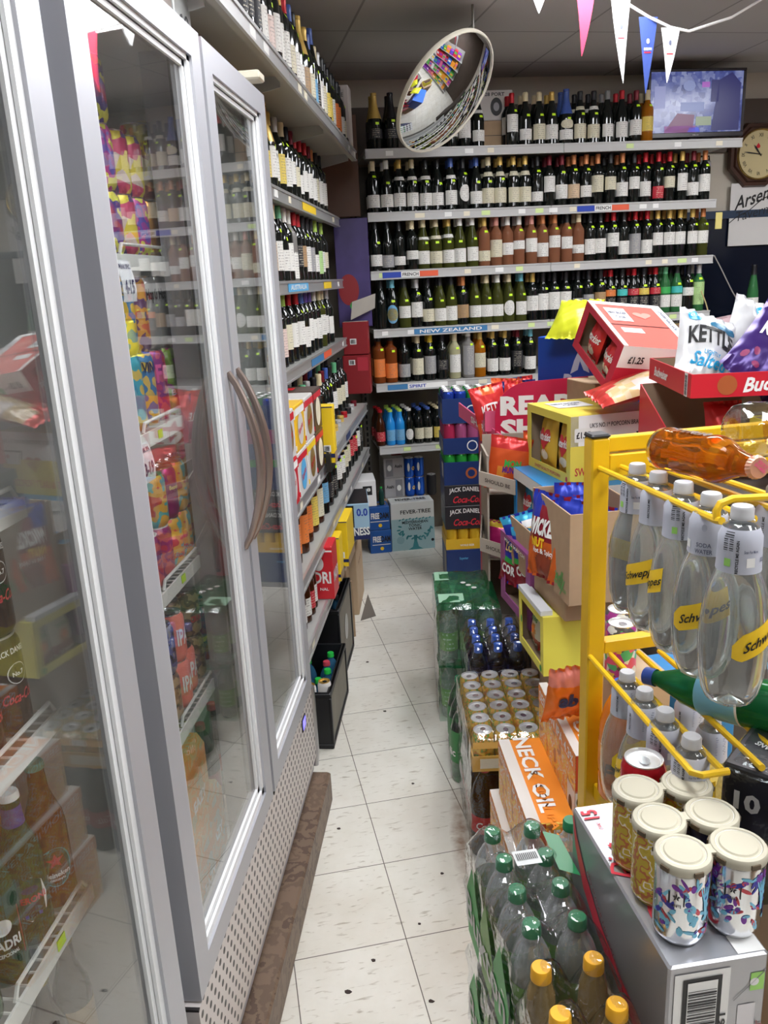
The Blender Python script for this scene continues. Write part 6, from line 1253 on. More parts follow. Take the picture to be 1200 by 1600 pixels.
for q_ in (((-.001,0,0),(-.001,.4,.0),(-.001,.4,.03),(-.001,0,.03)),((-.001,0,.2),(-.001,.4,.2),(-.001,.4,.243),(-.001,0,.243)),((-.001,0,.03),(-.001,.03,.03),(-.001,.03,.2),(-.001,0,.2))): mb.quad(*[q_[k] for k in (0,3,2,1)])
mb.obj('white_border', WHITE, bb.o, False)
for i, v in enumerate((.10,.22,.33)):
    x, y, _ = rl(Bx,By,14,.045,v); popbag((x,y,Bz+.006), 14-90, FOIL('foil_skyblue', (.04,.35,.6)), 'sky blue popcorn bag in the blue popcorn case, %s from the front' % ORD(i+1), 80+i, .95)
Box('carton', (.34,.40,.36), (.31,2.72,.373), 14, KRAFT, 'brown carton, upper one carrying the popcorn cases', 'box', 'cartons under the popcorn'); Box('carton', (.34,.40,.372), (.31,2.72,.0), 14, KRAFT, 'brown carton, lower one carrying the popcorn cases', 'box', 'cartons under the popcorn')
# --- open brown carton of nut-chip bags and its purple neighbour
def openbox(name, size, loc, rz, m, label, cut, cat='snack box'): return Box(name, size, loc, rz, m, label, cat, None, opentop=True, cut=cut)
ob = openbox('open_carton', (.20,.30,.25), (.278,2.02,.87), 13, KRAFT, 'open brown snack carton with green script lettering in front of the popcorn', .25)
# sloped opening on the left side
GS = mat('green_script', (.12,.35,.10), .6); ob.txt('left', .62, .2, 'Wickedly', .16, .07, GS, shear=.3, bold=.02, rot=-.1); ob.txt('left', .85, .12, '100% VEGAN', .05, .012, GS)
WB = [FOIL('foil_maroon', (.30,.015,.03)), FOIL('foil_orangered', (.72,.14,.02)), FOIL('foil_deepblue', (.02,.04,.4)), WHITE, FOIL('foil_yellow2', (.75,.5,.05)), mat('chip_brown', (.28,.05,.02), .4)]
def nutd(a, b):
    if b > .86 or (b > .7 and a < .35): return 2
    if (a-.55)**2+((b-.12)*1.2)**2 < .07: return 5
    if b < .45: return 1
    return 0
def nuts(o, fm): bagtxt(o, fm, .5, .62, 'WICKED', .13, .05, WHITE, bold=.05, shear=.15); bagtxt(o, fm, .40, .44, 'NUT', .06, .028, YEL, bold=.05); bagtxt(o, fm, .55, .34, 'Hot & Spicy', .09, .02, WHITE, bold=.03)
for i, (u, v, tx, ty, tz, lb) in enumerate([(-.012,.17,-6,0,-68,'maroon and orange hot and spicy snack bag facing the aisle from the brown carton'),(.035,.07,-5,6,-40,'maroon and orange snack bag near the front of the brown carton'),(.10,.13,-3,-6,0,'maroon snack bag in the middle of the brown carton'),(.10,.26,-3,6,10,'maroon snack bag at the back of the brown carton')]):
    x, y, _ = rl(.285,2.03,13,u,v); bag('snack_bag', .16, .25, .055, WB, nutd, (x,y,.88), (tx,ty,tz+13), lb, 'hot and spicy snack bags', 90+i, nuts, n=20, cat='snack bag')
pb2 = openbox('open_carton', (.11,.22,.16), (.215,2.36,.80), 14, KRAFT, 'small brown carton flap in front of the blue snack bags', .16)
vb = Box('purple_carton', (.12,.30,.24), (.205,2.34,.655), 14, mat('carton_violet', (.30,.08,.25), .45), 'purple snack carton behind the small brown carton', 'snack box', openleft=(.04,.26,.03,.23))
vb.txt('left', .5, .93, 'MIX & MATCH', .2, .012, WHITE)
for i, (u, v, tx, ty, tz, z_, lb) in enumerate([(.00,.24,-4,8,-62,.76,'blue and white snack bag in the purple carton, farther one'),(.03,.13,-4,-6,-50,.79,'blue and white snack bag in the purple carton, nearer one'),(.07,.2,-4,-16,-20,.83,'bright blue snack bag standing above the purple carton')]):
    x, y, _ = rl(.232,2.34,14,u,v); z_ -= .05
    bag('snack_bag', .15, .20, .045, [FOIL('foil_deepblue', (.02,.04,.4)), WHITE, FOIL('foil_maroon', (.30,.015,.03)), GREENP, FOIL('foil_skyblue', (.04,.35,.6))], lambda a, b: 4 if b > .85 else (1 if a+b > 1.25 else (2 if b < .42 else (3 if b < .5 else 0))), (x,y,z_), (tx,ty,tz+14), lb, 'blue and white snack bags', 100+i,
        lambda o, fm: (bagtxt(o, fm, .4, .68, 'LOVE', .07, .03, mat('gold_ink', (.8,.6,.2), .4), bold=.04), bagtxt(o, fm, .42, .3, 'CORN', .09, .035, WHITE, bold=.04)), n=16, cat='snack bag')
# --- yellow tilted nut display
nb = Box('nut_display', (.26,.27,.175), (.222,2.10,.625), 8, mat('nut_yellow', (.80,.72,.10), .45), 'bright yellow display carton of nut bags with a green leaf emblem', 'snack box', openleft=(.03,.245,.025,.15), rot=(rad(-3),rad(0),rad(10)))
nb.poly('front', .62, .55, [(-.03,-.015),(-.01,.02),(.0,.005),(.02,.028),(.03,.0),(.012,-.02)], mat('leaf_dark', (.02,.10,.03), .4), 'leaf'); nb.ell('left', .12, .5, .008, .012, GREENP); nb.ell('left', .9, .08, .01, .01, GREENP)
mb = MB(); mb.box(-.004,.03,.01,.26,.176,.19); mb.obj('shelf_edge', mat('white_edge', (.7,.72,.75), .4), nb.o, False)
for i, v in enumerate((.06,.16)):
    x, y, _ = rl(.222,2.10,10,.026,v)
    bag('nut_bag', .10, .135, .04, [FOIL('nut_cream', (.62,.58,.42), .4), mat('nut_red', (.35,.04,.02), .4), mat('nut_print', (.55,.25,.06), .4), GREENP], lambda a, b: 1 if b < .28 else (2 if (a-.5)**2+(b-.42)**2 < .035 else (3 if b > .88 else 0)), (x,y,.638), (-6,0,-80), 'cream and red cashew nut bag in the yellow display, '+['nearer','farther'][i], 'cashew nut bags', 110+i,
        lambda o, fm: (bagtxt(o, fm, .5, .72, 'Cashews', .06, .02, GS, shear=.3), bagshape(o, fm, .5, .45, ellipse(0,0,.014,.012,12), ORANGE)), n=14, cat='nut bag')
# supports behind them
Box('carton', (.34,.50,.30), (.175,2.12,.31), 8, KRAFT, 'brown carton, upper one under the yellow nut display', 'box', 'cartons under the nut display') if False else None
Box('carton', (.20,.30,.34), (.285,2.13,.28), 8, KRAFT, 'brown carton, upper one under the yellow nut display', 'box', 'cartons under the nut display'); Box('carton', (.20,.30,.279), (.345,2.14,.0), 8, KRAFT, 'brown carton, lower one under the yellow nut display', 'box', 'cartons under the nut display')
Box('carton', (.16,.20,.25), (.27,2.42,.40), 10, KRAFT, 'brown carton under the purple snack carton', 'box')
Box('carton', (.20,.26,.07), (.275,2.08,.799), 13, KRAFT, 'flat brown carton between the nut display and the snack carton', 'box')
# --- blue carton with a swirl, leaning red popcorn case, lager tray of crisps
pc = Box('blue_carton', (.37,.30,.50), (.372,3.86,.93), -42, mat('swirl_blue', (.015,.07,.42), .4), 'large royal blue carton with a white tree and swirl logo', 'box', topm=mat('swirl_blue_top', (.03,.14,.7), .4))
wl = mat('swirl_white', (.55,.62,.78), .4)
pc.txt('front', .62, .60, 'Poca', .18, .08, wl, bold=.03, shear=.2); pc.poly('front', .62, .80, [(-.05,-.06),(-.03,.0),(.0,.06),(.015,.02),(.04,-.02),(.05,-.05),(.02,-.04),(.0,.0),(-.01,-.04)], wl, 'tree_logo')
pc.ell('front', .45, .60, .02, .025, MATS['swirl_blue'], off=.0022)
Box('carton', (.36,.30,.93), (.382,3.86,.0), -42, KRAFT, 'tall brown carton carrying the royal blue carton', 'box')
YFB = FOIL('foil_acid', (.62,.66,.03))
bag('crisp_bag', .2, .24, .06, [YFB, YFB], lambda a, b: 0, (.47,3.62,1.435), (-50,0,-30), 'acid yellow crisp bag lying over the royal blue carton, left one', 'acid yellow crisp bags', 120, None, n=18)
bag('crisp_bag', .16, .2, .05, [YFB, YFB], lambda a, b: 0, (.55,3.45,1.40), (-35,0,-60), 'acid yellow crisp bag tucked beside the red popcorn case', 'acid yellow crisp bags', 121, None, n=18)
RPX = mat('popcorn_redbox', (.55,.03,.06), .42); RTP = mat('popcorn_redtop', (.72,.13,.10), .42)
rot_ = Matrix.Rotation(rad(14),4,'Z')@Matrix.Rotation(rad(24),4,'X')@Matrix.Rotation(rad(8),4,'Y')
rb = Box('popcorn_box', (.30,.36,.19), (.536,3.01,1.285), 0, RPX, 'red popcorn case tipped forward on its corner with bags in its window', 'snack box', openleft=(.04,.32,.03,.165), topm=RTP)
rb.o.rotation_euler = rot_.to_euler()
rb.rect('top', .0, .0, .06, 1, WHITE, 'white_edge'); rb.rect('top', .86, .0, 1, 1, WHITE, 'white_edge'); rb.rect('top', .06, .93, .86, 1, WHITE, 'white_edge'); rb.rect('top', .06, .46, .86, .475, BLACK, 'seam'); rb.rect('top', .14, .55, .42, .85, WHITE, 'paper_label', off=.0016); rb.txt('top', .28, .74, 'NEW BIGGER', .075, .02, GT, off=.0026); rb.txt('top', .28, .64, 'CASE', .04, .018, GT, off=.0026)
heart(rb, 'top', .62, .72, .03, mat('pale_heart', (.8,.3,.25), .4), None); rb.txt('topr', .93, .5, "UK'S NO.1* POPCORN BRAND", .26, .016, GT, off=.0022); rb.rect('top', .16, .30, .44, .40, WHITE, 'paper_label')
rb.rect('front', .0, .55, 1, 1, WHITE, 'white_band'); rb.txt('front', .22, .72, '£1.25', .06, .028, BLACK, off=.0024, bold=.03); rb.ell('front', .62, .62, .05, .03, GREENP, off=.002); rb.ell('front', .66, .58, .045, .025, CREAM, off=.003)
for i, v in enumerate((.10,.25)):
    o = popbag((0,0,0), 0, FOIL('foil_red', (.62,.03,.03)), 'red popcorn bag in the window of the tipped red case, '+['nearer','farther'][i], 130+i, .78); o.matrix_world = Matrix.Translation((.536,3.01,1.285))@rot_@Matrix.Translation((.04,v,.006))@Matrix.Rotation(rad(-90),4,'Z')
bag('popcorn_bag', .24, .34, .075, [FOIL('poptop_red', (.68,.06,.05)), mat('popcorn_clear', (.72,.55,.35), .2), mat('popcorn_clear2', (.7,.5,.25), .2), mat('poptop_white', (.7,.62,.58), .25)], lambda a, b: 0 if b > .86 or b < .12 or (b < .25 and a < .6) else (3 if (a > .62 and b > .4) else (0 if abs(a-.3) < .10 and b < .7 else (1 if (int(a*9)+int(b*13)) % 2 else 2))), (.475,2.92,1.275), (-76,4,-82), 'clear and red cheese snack bag lying on the yellow popcorn case', None, 140,
    lambda o, fm: (bagshape(o, fm, .5, .86, ellipse(0,0,.03,.025,14), RINK), bagtxt(o, fm, .5, .86, 'Chef', .035, .015, WHITE, off=.004)), n=24, cat='snack bag')
bt = Box('lager_tray', (.42,.42,.068), (.66,2.385,1.350), 4, mat('lager_red', (.58,.015,.03), .4), 'red lager tray with white script holding crisp bags', 'tray', opentop=True, thick=.005)
bt.o.rotation_euler = (rad(1), 0, rad(3)); bt.txt('front', .62, .55, 'Budweiser', .22, .042, WHITE, shear=.3, bold=.03, rot=.05); bt.ell('front', .24, .5, .028, .028, mat('tray_seal', (.40,.10,.03), .4)); bt.txt('left', .32, .5, 'Budweiser', .14, .03, WHITE, shear=.3, bold=.03); bt.barcode('left', .90, .5, .02, .06, 4, True); bt.txt('front', .72, .22, 'Czechvar', .09, .018, WHITE, shear=.3)
KW = FOIL('kettle_white', (.74,.75,.77), .3); KP = FOIL('kettle_purple', (.05,.02,.16), .28); KL = FOIL('kettle_lilac', (.25,.25,.5), .25); KBL = mat('kettle_sky', (.02,.35,.65), .35)
def kw(o, fm):
    bagshape(o, fm, .22, .88, ellipse(0,0,.022,.022,16), KBL, name='price_roundel'); bagtxt(o, fm, .22, .885, '£1.25', .03, .011, WHITE, off=.005); bagshape(o, fm, .72, .80, ellipse(0,0,.05,.016,16,-.1), mat('fish_blue', (.02,.16,.3), .35), name='drawing')
    bagtxt(o, fm, .5, .56, 'KETTLE', .16, .065, BLACK, bold=.03, arc=.25, off=.004); bagtxt(o, fm, .52, .37, 'LIGHTLY', .06, .014, KBL, off=.004); bagtxt(o, fm, .5, .27, 'Salted', .12, .045, KBL, shear=.25, off=.004)
def kp(o, fm):
    bagshape(o, fm, .3, .85, ellipse(0,0,.026,.02,16,.4), mat('price_pink', (.75,.1,.35), .35), name='price_roundel'); bagtxt(o, fm, .3, .85, '£1.25', .03, .011, WHITE, off=.005)
    bagtxt(o, fm, .45, .58, 'KETTLE', .15, .06, WHITE, bold=.03, arc=.25, off=.004); bagshape(o, fm, .78, .45, ellipse(0,0,.022,.018,14), mat('beet', (.3,.0,.1), .35), name='drawing')
    for a, b in ((.25,.3),(.35,.18),(.15,.22),(.8,.25),(.65,.12),(.9,.32)): bagshape(o, fm, a, b, ellipse(0,0,.014,.01,8,a*9), mat('berry', (.28,.03,.12), .4) if a < .5 else mat('leaf_rust', (.5,.12,.04), .4), name='drawing')
bag('crisp_bag', .20, .26, .085, [KW, KW], lambda a, b: 0, (.745,2.58,1.356), (-34,20,8), 'white lightly salted kettle crisp bag leaning in the red lager tray', None, 150, kw)
bag('crisp_bag', .23, .30, .09, [KP, KL], lambda a, b: 1 if b > .72 and a > .55 else 0, (.862,2.52,1.356), (-36,42,-8), 'purple kettle crisp bag leaning at the right of the red lager tray', None, 151, kp)
bag('crisp_bag', .20, .27, .08, [KW, KW], lambda a, b: 0, (.90,2.70,1.36), (-26,26,4), 'second white crisp bag with a blue roundel behind the purple one', None, 152, lambda o, fm: (bagshape(o, fm, .45, .84, ellipse(0,0,.022,.022,16), KBL, name='price_roundel'), bagtxt(o, fm, .45, .84, '£1.25', .028, .01, WHITE, off=.005)))
# boxes below and behind the lager tray
rc2 = openbox('red_carton', (.46,.36,.20), (.66,2.42,1.145), 9, mat('lager_red', (.58,.015,.03), .4), 'open red carton with a brown flap under the lager tray', .02, 'box')
Box('crimson_carton', (.20,.30,.17), (.60,2.98,1.10), 12, mat('crimson_card', (.40,.01,.07), .4), 'crimson carton lying behind the yellow popcorn case', 'box').txt('right', .3, .5, 'CURLY', .1, .04, WHITE) if False else None
cr = Box('crimson_carton', (.16,.26,.17), (.775,3.00,1.135), 15, mat('crimson_card', (.40,.01,.07), .4), 'crimson carton between the popcorn case and the lager tray', 'box'); cr.rect('front', .70, .70, 1, 1, GREYCARD, 'tape'); cr.txt('front', .3, .35, 'curly', .07, .03, WHITE)
Box('purple_pack', (.2,.26,.05), (.775,3.0,1.084), 15, mat('purple_gloss', (.12,.01,.22), .3), 'glossy purple pack under the crimson carton', 'box')
pf_ = bag('crisp_bag', .12, .17, .05, [RB[0], RB[3]], lambda a, b: 1 if (a-.5)**2+(b-.4)**2 < .05 else 0, (.80,2.50,1.15), (-10,0,10), 'dark red crisp bag in the shade inside the open red carton', None, 160, None, n=14)
mb = MB(); mb.add([(.90,2.42,1.33),(1.14,2.46,1.335),(1.16,2.34,1.28),(.93,2.30,1.275),(.90,2.42,1.325),(1.14,2.46,1.33),(1.16,2.34,1.275),(.93,2.30,1.27)], [(3,2,1,0),(4,5,6,7),(0,1,5,4),(1,2,6,5),(2,3,7,6),(3,0,4,7)]); o = mb.obj('carton_flap', mat('kraft_flap', (.55,.36,.24), .8)); tag(o, 'open brown carton flap sticking out below the lager tray', 'cardboard')
vb2 = Box('yellow_snack_box', (.24,.22,.14), (.86,2.16,1.155), 9, mat('snack_yellow', (.78,.68,.05), .45), 'yellow snack carton with blue bags behind the yellow rack', 'snack box', opentop=True, cut=.14)
for i in range(3):
    x, y, _ = rl(.86,2.16,9,.04+.07*i,.05+.03*i); bag('snack_bag', .13, .15, .04, [FOIL('foil_deepblue', (.02,.04,.4)), WHITE], lambda a, b: 1 if abs(a-b) < .06 else 0, (x,y,1.165), (-10,6-8*i,5), 'dark blue snack bag in the yellow carton behind the rack, %s from the left' % ORD(i+1), 'dark blue snack bags', 170+i, lambda o, fm: bagtxt(o, fm, .5, .5, 'Pom', .10, .05, mat('gold_ink', (.8,.6,.2), .4), bold=.04, shear=.2), n=14, cat='snack bag')
# support bench under the middle of the island
tbn = mat('island_board', (.2,.18,.16), .7, noise=.1)
mb = MB(); mb.rbox(-.0,.62,0,1.0,1.04,1.08,.004); mb.rbox(.02,.60,.02,.98,.0,1.04,.004); o = mb.obj('island_unit', tbn, None, False); o.location = (.82,2.10,0); o.rotation_euler = (0,0,rad(9)); tag(o, 'dark island counter unit under the lager tray and snack cartons', 'counter')
Box('carton', (.13,.28,.26), (.60,2.98,1.0), 14, KRAFT, 'brown carton propping the tipped red popcorn case', 'box') if False else None
Box('carton', (.16,.26,.30), (.54,3.28,.98), 19, KRAFT, 'brown carton behind the popcorn propping the tipped red case', 'box')
yt = Box('yellow_tray', (.30,.16,.13), (.93,3.50,1.345), 12, mat('snack_yellow', (.78,.68,.05), .45), 'yellow tray of clear snack packets behind the red popcorn case', 'tray', opentop=True, cut=.06)
for i in range(3): x, y, _ = rl(.93,3.50,12,.04+.09*i,.06); bag('snack_bag', .13, .15, .03, [mat('foil_rosegrey', (.5,.36,.38), .2), mat('foil_rosegrey', (.5,.36,.38), .2)], lambda a, b: 0, (x,y,1.352), (-12,20-14*i,10), 'rosy clear snack packet in the yellow tray, %s from the left' % ORD(i+1), 'rosy clear snack packets', 180+i, None, n=12, cat='snack bag')
Box('carton', (.34,.24,1.344), (.92,3.48,0), 12, KRAFT, 'tall brown carton under the yellow tray of clear packets', 'box')
MIRN = (0.646, -0.430, -0.631); MIRC = (-0.0210, 4.3130, 2.5550)
CLK = (2.016, 6.07, 2.392); SGN = (1.86, 6.035, 2.12)
BUNT = [(.0,3.75,2.9),(.387,4.008,2.885),(.587,4.033,2.862),(.738,4.045,2.822),(.853,4.032,2.745),(.948,4.029,2.697),(1.03,4.05,2.682),(1.25,4.2,2.76),(1.5,4.35,2.9)]
PENS = [(1,'W',.10,.0,False),(2,'R',.25,-.05,False),(3,'W',.325,.06,True),(4,'B',.30,.0,True),(5,'W',.215,-.03,True)]
# ================================================================ things up high
# convex security mirror
mr = empty('convex_mirror', (0,0,0), 0, 'round convex security mirror with a pale rim hanging above the top wine shelf', 'mirror')
Rm, sag = .295, .08; Rs = (Rm*Rm+sag*sag)/(2*sag); prof = []
for k in range(17): r = Rm*k/16; prof.append((r, math.sqrt(Rs*Rs-r*r)-(Rs-sag)))
mb = MB(); mb.lathe(prof[::-1], 64); mm = mb.obj('mirror_dome', mat('mirror_silver', (.82,.84,.86), .012, 1.), mr, True, 80)
mb = MB(); mb.lathe([(Rm-.004,.002),(Rm-.003,.008),(Rm+.002,.008),(Rm+.006,.0),(Rm+.005,-.014),(Rm-.012,-.016)], 64); mb.obj('rim', mat('mirror_rim', (.62,.58,.48), .4), mr)
mb = MB(); mb.lathe([(0,-.02),(Rm-.005,-.016),(Rm-.005,-.012)], 48); mb.obj('back_plate', mat('mirror_back', (.2,.2,.2), .6), mr)
nrm = Vector(MIRN).normalized(); mr.matrix_world = Matrix.Translation(MIRC)@nrm.to_track_quat('Z', 'Y').to_matrix().to_4x4()
mb = MB(); c = Vector(MIRC); b2 = c-nrm*.02; upv = (Vector((0,0,1))-nrm*nrm.z).normalized(); tp8 = b2+upv*(Rm-.02); mb.tube([tuple(b2), tuple(tp8), (tp8.x, tp8.y, 2.9)], .006, 8); o = mb.obj('mirror_arm', up, mr); o.matrix_parent_inverse = mr.matrix_world.inverted()
# television on the top shelf
TVs0, TVs1, TVz0, TVz1 = 1.675, 2.30, 2.447, 2.835
tv = empty('television', B((TVs0+TVs1)/2, .04, BT['top']), 13.15, 'flat television on the top shelf showing bluish shop camera footage', 'television')
hw = (TVs1-TVs0)/2; BZ = mat('tv_bezel', (.03,.025,.03), .25)
mb = MB(); mb.rbox(-hw,hw,.0,.045,.022,.40,.006); mb.obj('housing', BZ, tv, False)
mb = MB(); mb.rbox(-hw,hw,-.008,.0,.022,.05,.003); mb.rbox(-hw,hw,-.008,.0,.385,.40,.003); mb.rbox(-hw,-hw+.018,-.008,.0,.05,.385,.003); mb.rbox(hw-.018,hw,-.008,.0,.05,.385,.003); mb.obj('bezel', BZ, tv, False)
mb = MB(); mb.rbox(-.09,.09,-.05,.09,.0,.008,.003); mb.rbox(-.03,.03,.01,.03,.008,.03,.003); mb.obj('foot', BZ, tv, False)
def screen_mat():
    m = bpy.data.materials.new('cctv_screen'); m.use_nodes = True; nt = m.node_tree; b = nt.nodes['Principled BSDF']; N = nt.nodes.new; L = nt.links.new
    tc = N('ShaderNodeTexCoord'); v = N('ShaderNodeTexVoronoi'); v.inputs['Scale'].default_value = 34; v.distance = 'CHEBYCHEV'; L(tc.outputs['Object'], v.inputs['Vector'])
    n = N('ShaderNodeTexNoise'); n.inputs['Scale'].default_value = 9; n.inputs['Detail'].default_value = 5; L(tc.outputs['Object'], n.inputs['Vector'])
    sp = N('ShaderNodeSeparateColor'); L(v.outputs['Color'], sp.inputs[0]); mx = N('ShaderNodeMath'); mx.operation = 'MULTIPLY_ADD'; mx.inputs[1].default_value = .45; L(sp.outputs[0], mx.inputs[0]); L(n.outputs['Fac'], mx.inputs[2])
    cr = N('ShaderNodeValToRGB'); e = cr.color_ramp.elements; e[0].position = .4; e[0].color = (.035,.05,.22,1); e[1].position = .98; e[1].color = (.32,.36,.62,1); q = e.new(.66); q.color = (.10,.13,.42,1); L(mx.outputs[0], cr.inputs[0])
    L(cr.outputs[0], b.inputs['Emission Color']); b.inputs['Emission Strength'].default_value = .42; b.inputs['Base Color'].default_value = (.01,.01,.02,1); b.inputs['Roughness'].default_value = .2
    return m
mb = MB(); mb.box(-hw+.018,hw-.018,-.003,-.001,.05,.385); scn = mb.obj('screen', screen_mat(), tv, False)
def em(name, c): return mat(name, (.01,.01,.01), .3, emit=c, es=.6)
for (pts, c) in [(rect(-.20,-.17,.0,-.13),'m'),([(-.2,-.16),(-.02,-.17),(-.01,-.07),(-.12,-.06)],'r'),(rect(.0,-.13,.10,-.08),'y'),([(.10,-.16),(.28,-.16),(.28,.1),(.22,.16),(.14,.12),(.12,-.02)],'d'),(rect(-.27,-.03,-.20,.09),'l'),(rect(.09,.0,.14,.12),'d'),(rect(.03,.08,.08,.11),'p'),([(-.05,-.165),(.03,-.165),(.02,-.14),(-.04,-.14)],'b'),(ellipse(-.05,.09,.04,.03,10),'l2'),(rect(-.10,-.05,.05,.0),'l2')]:
    cm_ = {'m':em('scr_magenta',(.22,.05,.25)),'r':em('scr_red',(.16,.05,.12)),'y':em('scr_yellow',(.25,.3,.2)),'d':em('scr_dark',(.02,.02,.12)),'l':em('scr_light',(.25,.27,.5)),'p':em('scr_pink',(.35,.1,.45)),'b':em('scr_blue',(.03,.06,.6)),'l2':em('scr_light2',(.2,.24,.46))}[c]
    shape(pts, cm_, scn, plane_map((0,-.0035,.2175),(1,0,0),(0,0,1)), 'picture_area')
lettering('SAMSUNG', mat('logo_grey', (.5,.5,.5), .4), tv, plane_map((0,-.0085,.035),(1,0,0),(0,0,1)), .04, .007)
# wall clock
ck = empty('clock', CLK, 13.15, 'octagonal dark wooden wall clock with a cream roman dial', 'clock')
mb = MB(); R8 = .215
for (r0, y0, y1) in ((R8,0,-.03),(R8-.03,-.03,-.045)):
    vs = [(r0*cos(rad(22.5+45*i)), y0, r0*sin(rad(22.5+45*i))) for i in range(8)]+[((r0-.008)*cos(rad(22.5+45*i)), y1, (r0-.008)*sin(rad(22.5+45*i))) for i in range(8)]
    mb.add(vs, [tuple(range(8,16))[::-1], tuple(range(8))]+[(i,8+i,8+(i+1)%8,(i+1)%8) for i in range(8)])
mb.obj('case', mat('clock_wood', (.06,.025,.015), .35), ck, False)
def disc(r, y, m_, nm, par, r0=0.):
    mb = MB(); n = 40
    if r0: mb.add([(q*cos(2*pi*i/n), y, q*sin(2*pi*i/n)) for q in (r0, r) for i in range(n)], [(i,(i+1)%n,n+(i+1)%n,n+i) for i in range(n)])
    else: mb.add([(r*cos(2*pi*i/n), y, r*sin(2*pi*i/n)) for i in range(n)], [tuple(range(n))[::-1]])
    return mb.obj(nm, m_, par, False)
mb = MB(); n = 48; mb.T = Matrix.Rotation(rad(90),4,'X'); mb.lathe([(.146,.044),(.150,.056),(.156,.058),(.160,.048),(.160,.044)], 48); mb.T = None; mb.obj('brass_bezel', mat('clock_brass', (.55,.38,.12), .25, .9), ck)
dl = disc(.147, -.048, mat('clock_dial', (.60,.50,.27), .5), 'dial', ck)
for i, rn in enumerate(['XII','I','II','III','IIII','V','VI','VII','VIII','IX','X','XI']):
    a = pi/2-2*pi*i/12; lettering(rn, BLACK, dl, plane_map((.118*cos(a),-.049,.118*sin(a)),(sin(a),0,-cos(a)),(cos(a),0,sin(a))), .008+.007*len(rn), .022, bold=.01)
shape([(0,.02),(.015,0),(.01,-.012),(-.01,-.012),(-.014,.0)], RED, dl, plane_map((-.015,-.0492,.05),(1,0,0),(0,0,1)), 'emblem')
for (a, l_, w_, nm) in [(rad(128),.075,.006,'hour_hand'),(rad(172),.118,.0045,'minute_hand')]:
    f = plane_map((0,-.052,0),(cos(a),0,sin(a)),(-sin(a),0,cos(a))); shape([(-.015,-w_/2),(l_*.7,-w_),(l_,0),(l_*.7,w_),(-.015,w_/2)], BLACK, ck, f, nm)
# paper sign below the clock, radio, cable
sg = empty('paper_sign', SGN, 13.15, 'white paper sign with ornate black script below the clock', 'sign')
mb = MB(); mb.box(0,.40,-.004,0,-.30,.10); mb.box(.12,.40,-.004,0,.10,.26); mb.obj('sheet', mat('sign_white', (.68,.66,.64), .6), sg, False)
lettering('Arsenal', mat('script_black', (.02,.02,.02), .5), sg, plane_map((.19,-.006,.015),(.96,0,.28),(-.28,0,.96)), .32, .085, shear=.45, bold=.015)
lettering('Tavern', MATS['script_black'], sg, plane_map((.16,-.006,-.09),(.97,0,.2),(-.2,0,.97)), .24, .06, shear=.3, bold=-.005)
mb = MB(); P_ = [(.0+.02*i, -.006, -.15+.012*i+.006*sin(i*.7)) for i in range(20)]; mb.tube(P_, .003, 5); mb.obj('flourish', MATS['script_black'], sg)
rdO = empty('radio', B(1.99+.08,.20,BT['r1']), 13.15, 'silver radio with round knobs at the right end of the second shelf', 'radio')
mb = MB(); mb.rbox(0,.13,0,.12,0,.25,.008); mb.obj('housing', mat('radio_silver', (.5,.52,.54), .35, .5), rdO, False)
for k, z in enumerate((.07,.13)):
    mb = MB(); mb.rbox(.02,.115,-.004,0,z-.02,z+.025,.003); mb.obj('panel', BZ, rdO, False); mb = MB(); mb.T = Matrix.Translation((.092,-.004,z))@Matrix.Rotation(rad(90),4,'X'); mb.lathe([(0,.012),(.014,.012),(.016,0)], 20); mb.T = None; mb.obj('knob', mat('knob_silver', (.6,.6,.6), .25, .9), rdO)
mb = MB(); mb.tube([(.01,.02,.25),(.01,.02,.275),(.12,.02,.275),(.12,.02,.25)], .006, 8); mb.obj('handle', BZ, rdO)
def cable(pts, r, m_, label):
    out = []; P_ = [Vector(p) for p in pts]
    for i in range(len(P_)-1):
        for k in range(6):
            t = k/6; p0 = P_[max(0,i-1)]; p1, p2 = P_[i], P_[i+1]; p3 = P_[min(len(P_)-1,i+2)]
            out.append(.5*((2*p1)+(p2-p0)*t+(2*p0-5*p1+4*p2-p3)*t*t+(3*p1-p0-3*p2+p3)*t**3))
    out.append(P_[-1]); mb = MB(); mb.tube(out, r, 6); o = mb.obj('cable', m_); return tag(o, label, 'cable')
cable([B(2.14,.0,1.76),B(2.22,.05,1.68),B(2.36,.1,1.50),B(2.5,.15,1.38)], .004, mat('cable_grey', (.4,.38,.36), .5), 'grey cable drooping from the third shelf across the dark window')
cable([B(2.06,-.01,1.55),B(2.12,.0,1.42),B(2.16,.02,1.25),B(2.2,.05,1.1)], .004, mat('cable_cream', (.6,.5,.25), .5), 'cream cable hanging at the right end of the fourth shelf')
mb = MB(); mb.rbox(0,.045,-.006,0,0,.10,.002); o = mb.obj('yellow_tag', mat('tag_yellow', (.7,.6,.2), .5)); o.location = B(2.16,.05,1.92); o.rotation_euler = (0,0,BA); tag(o, 'small yellow paper tag hanging below the white sign', 'tag')
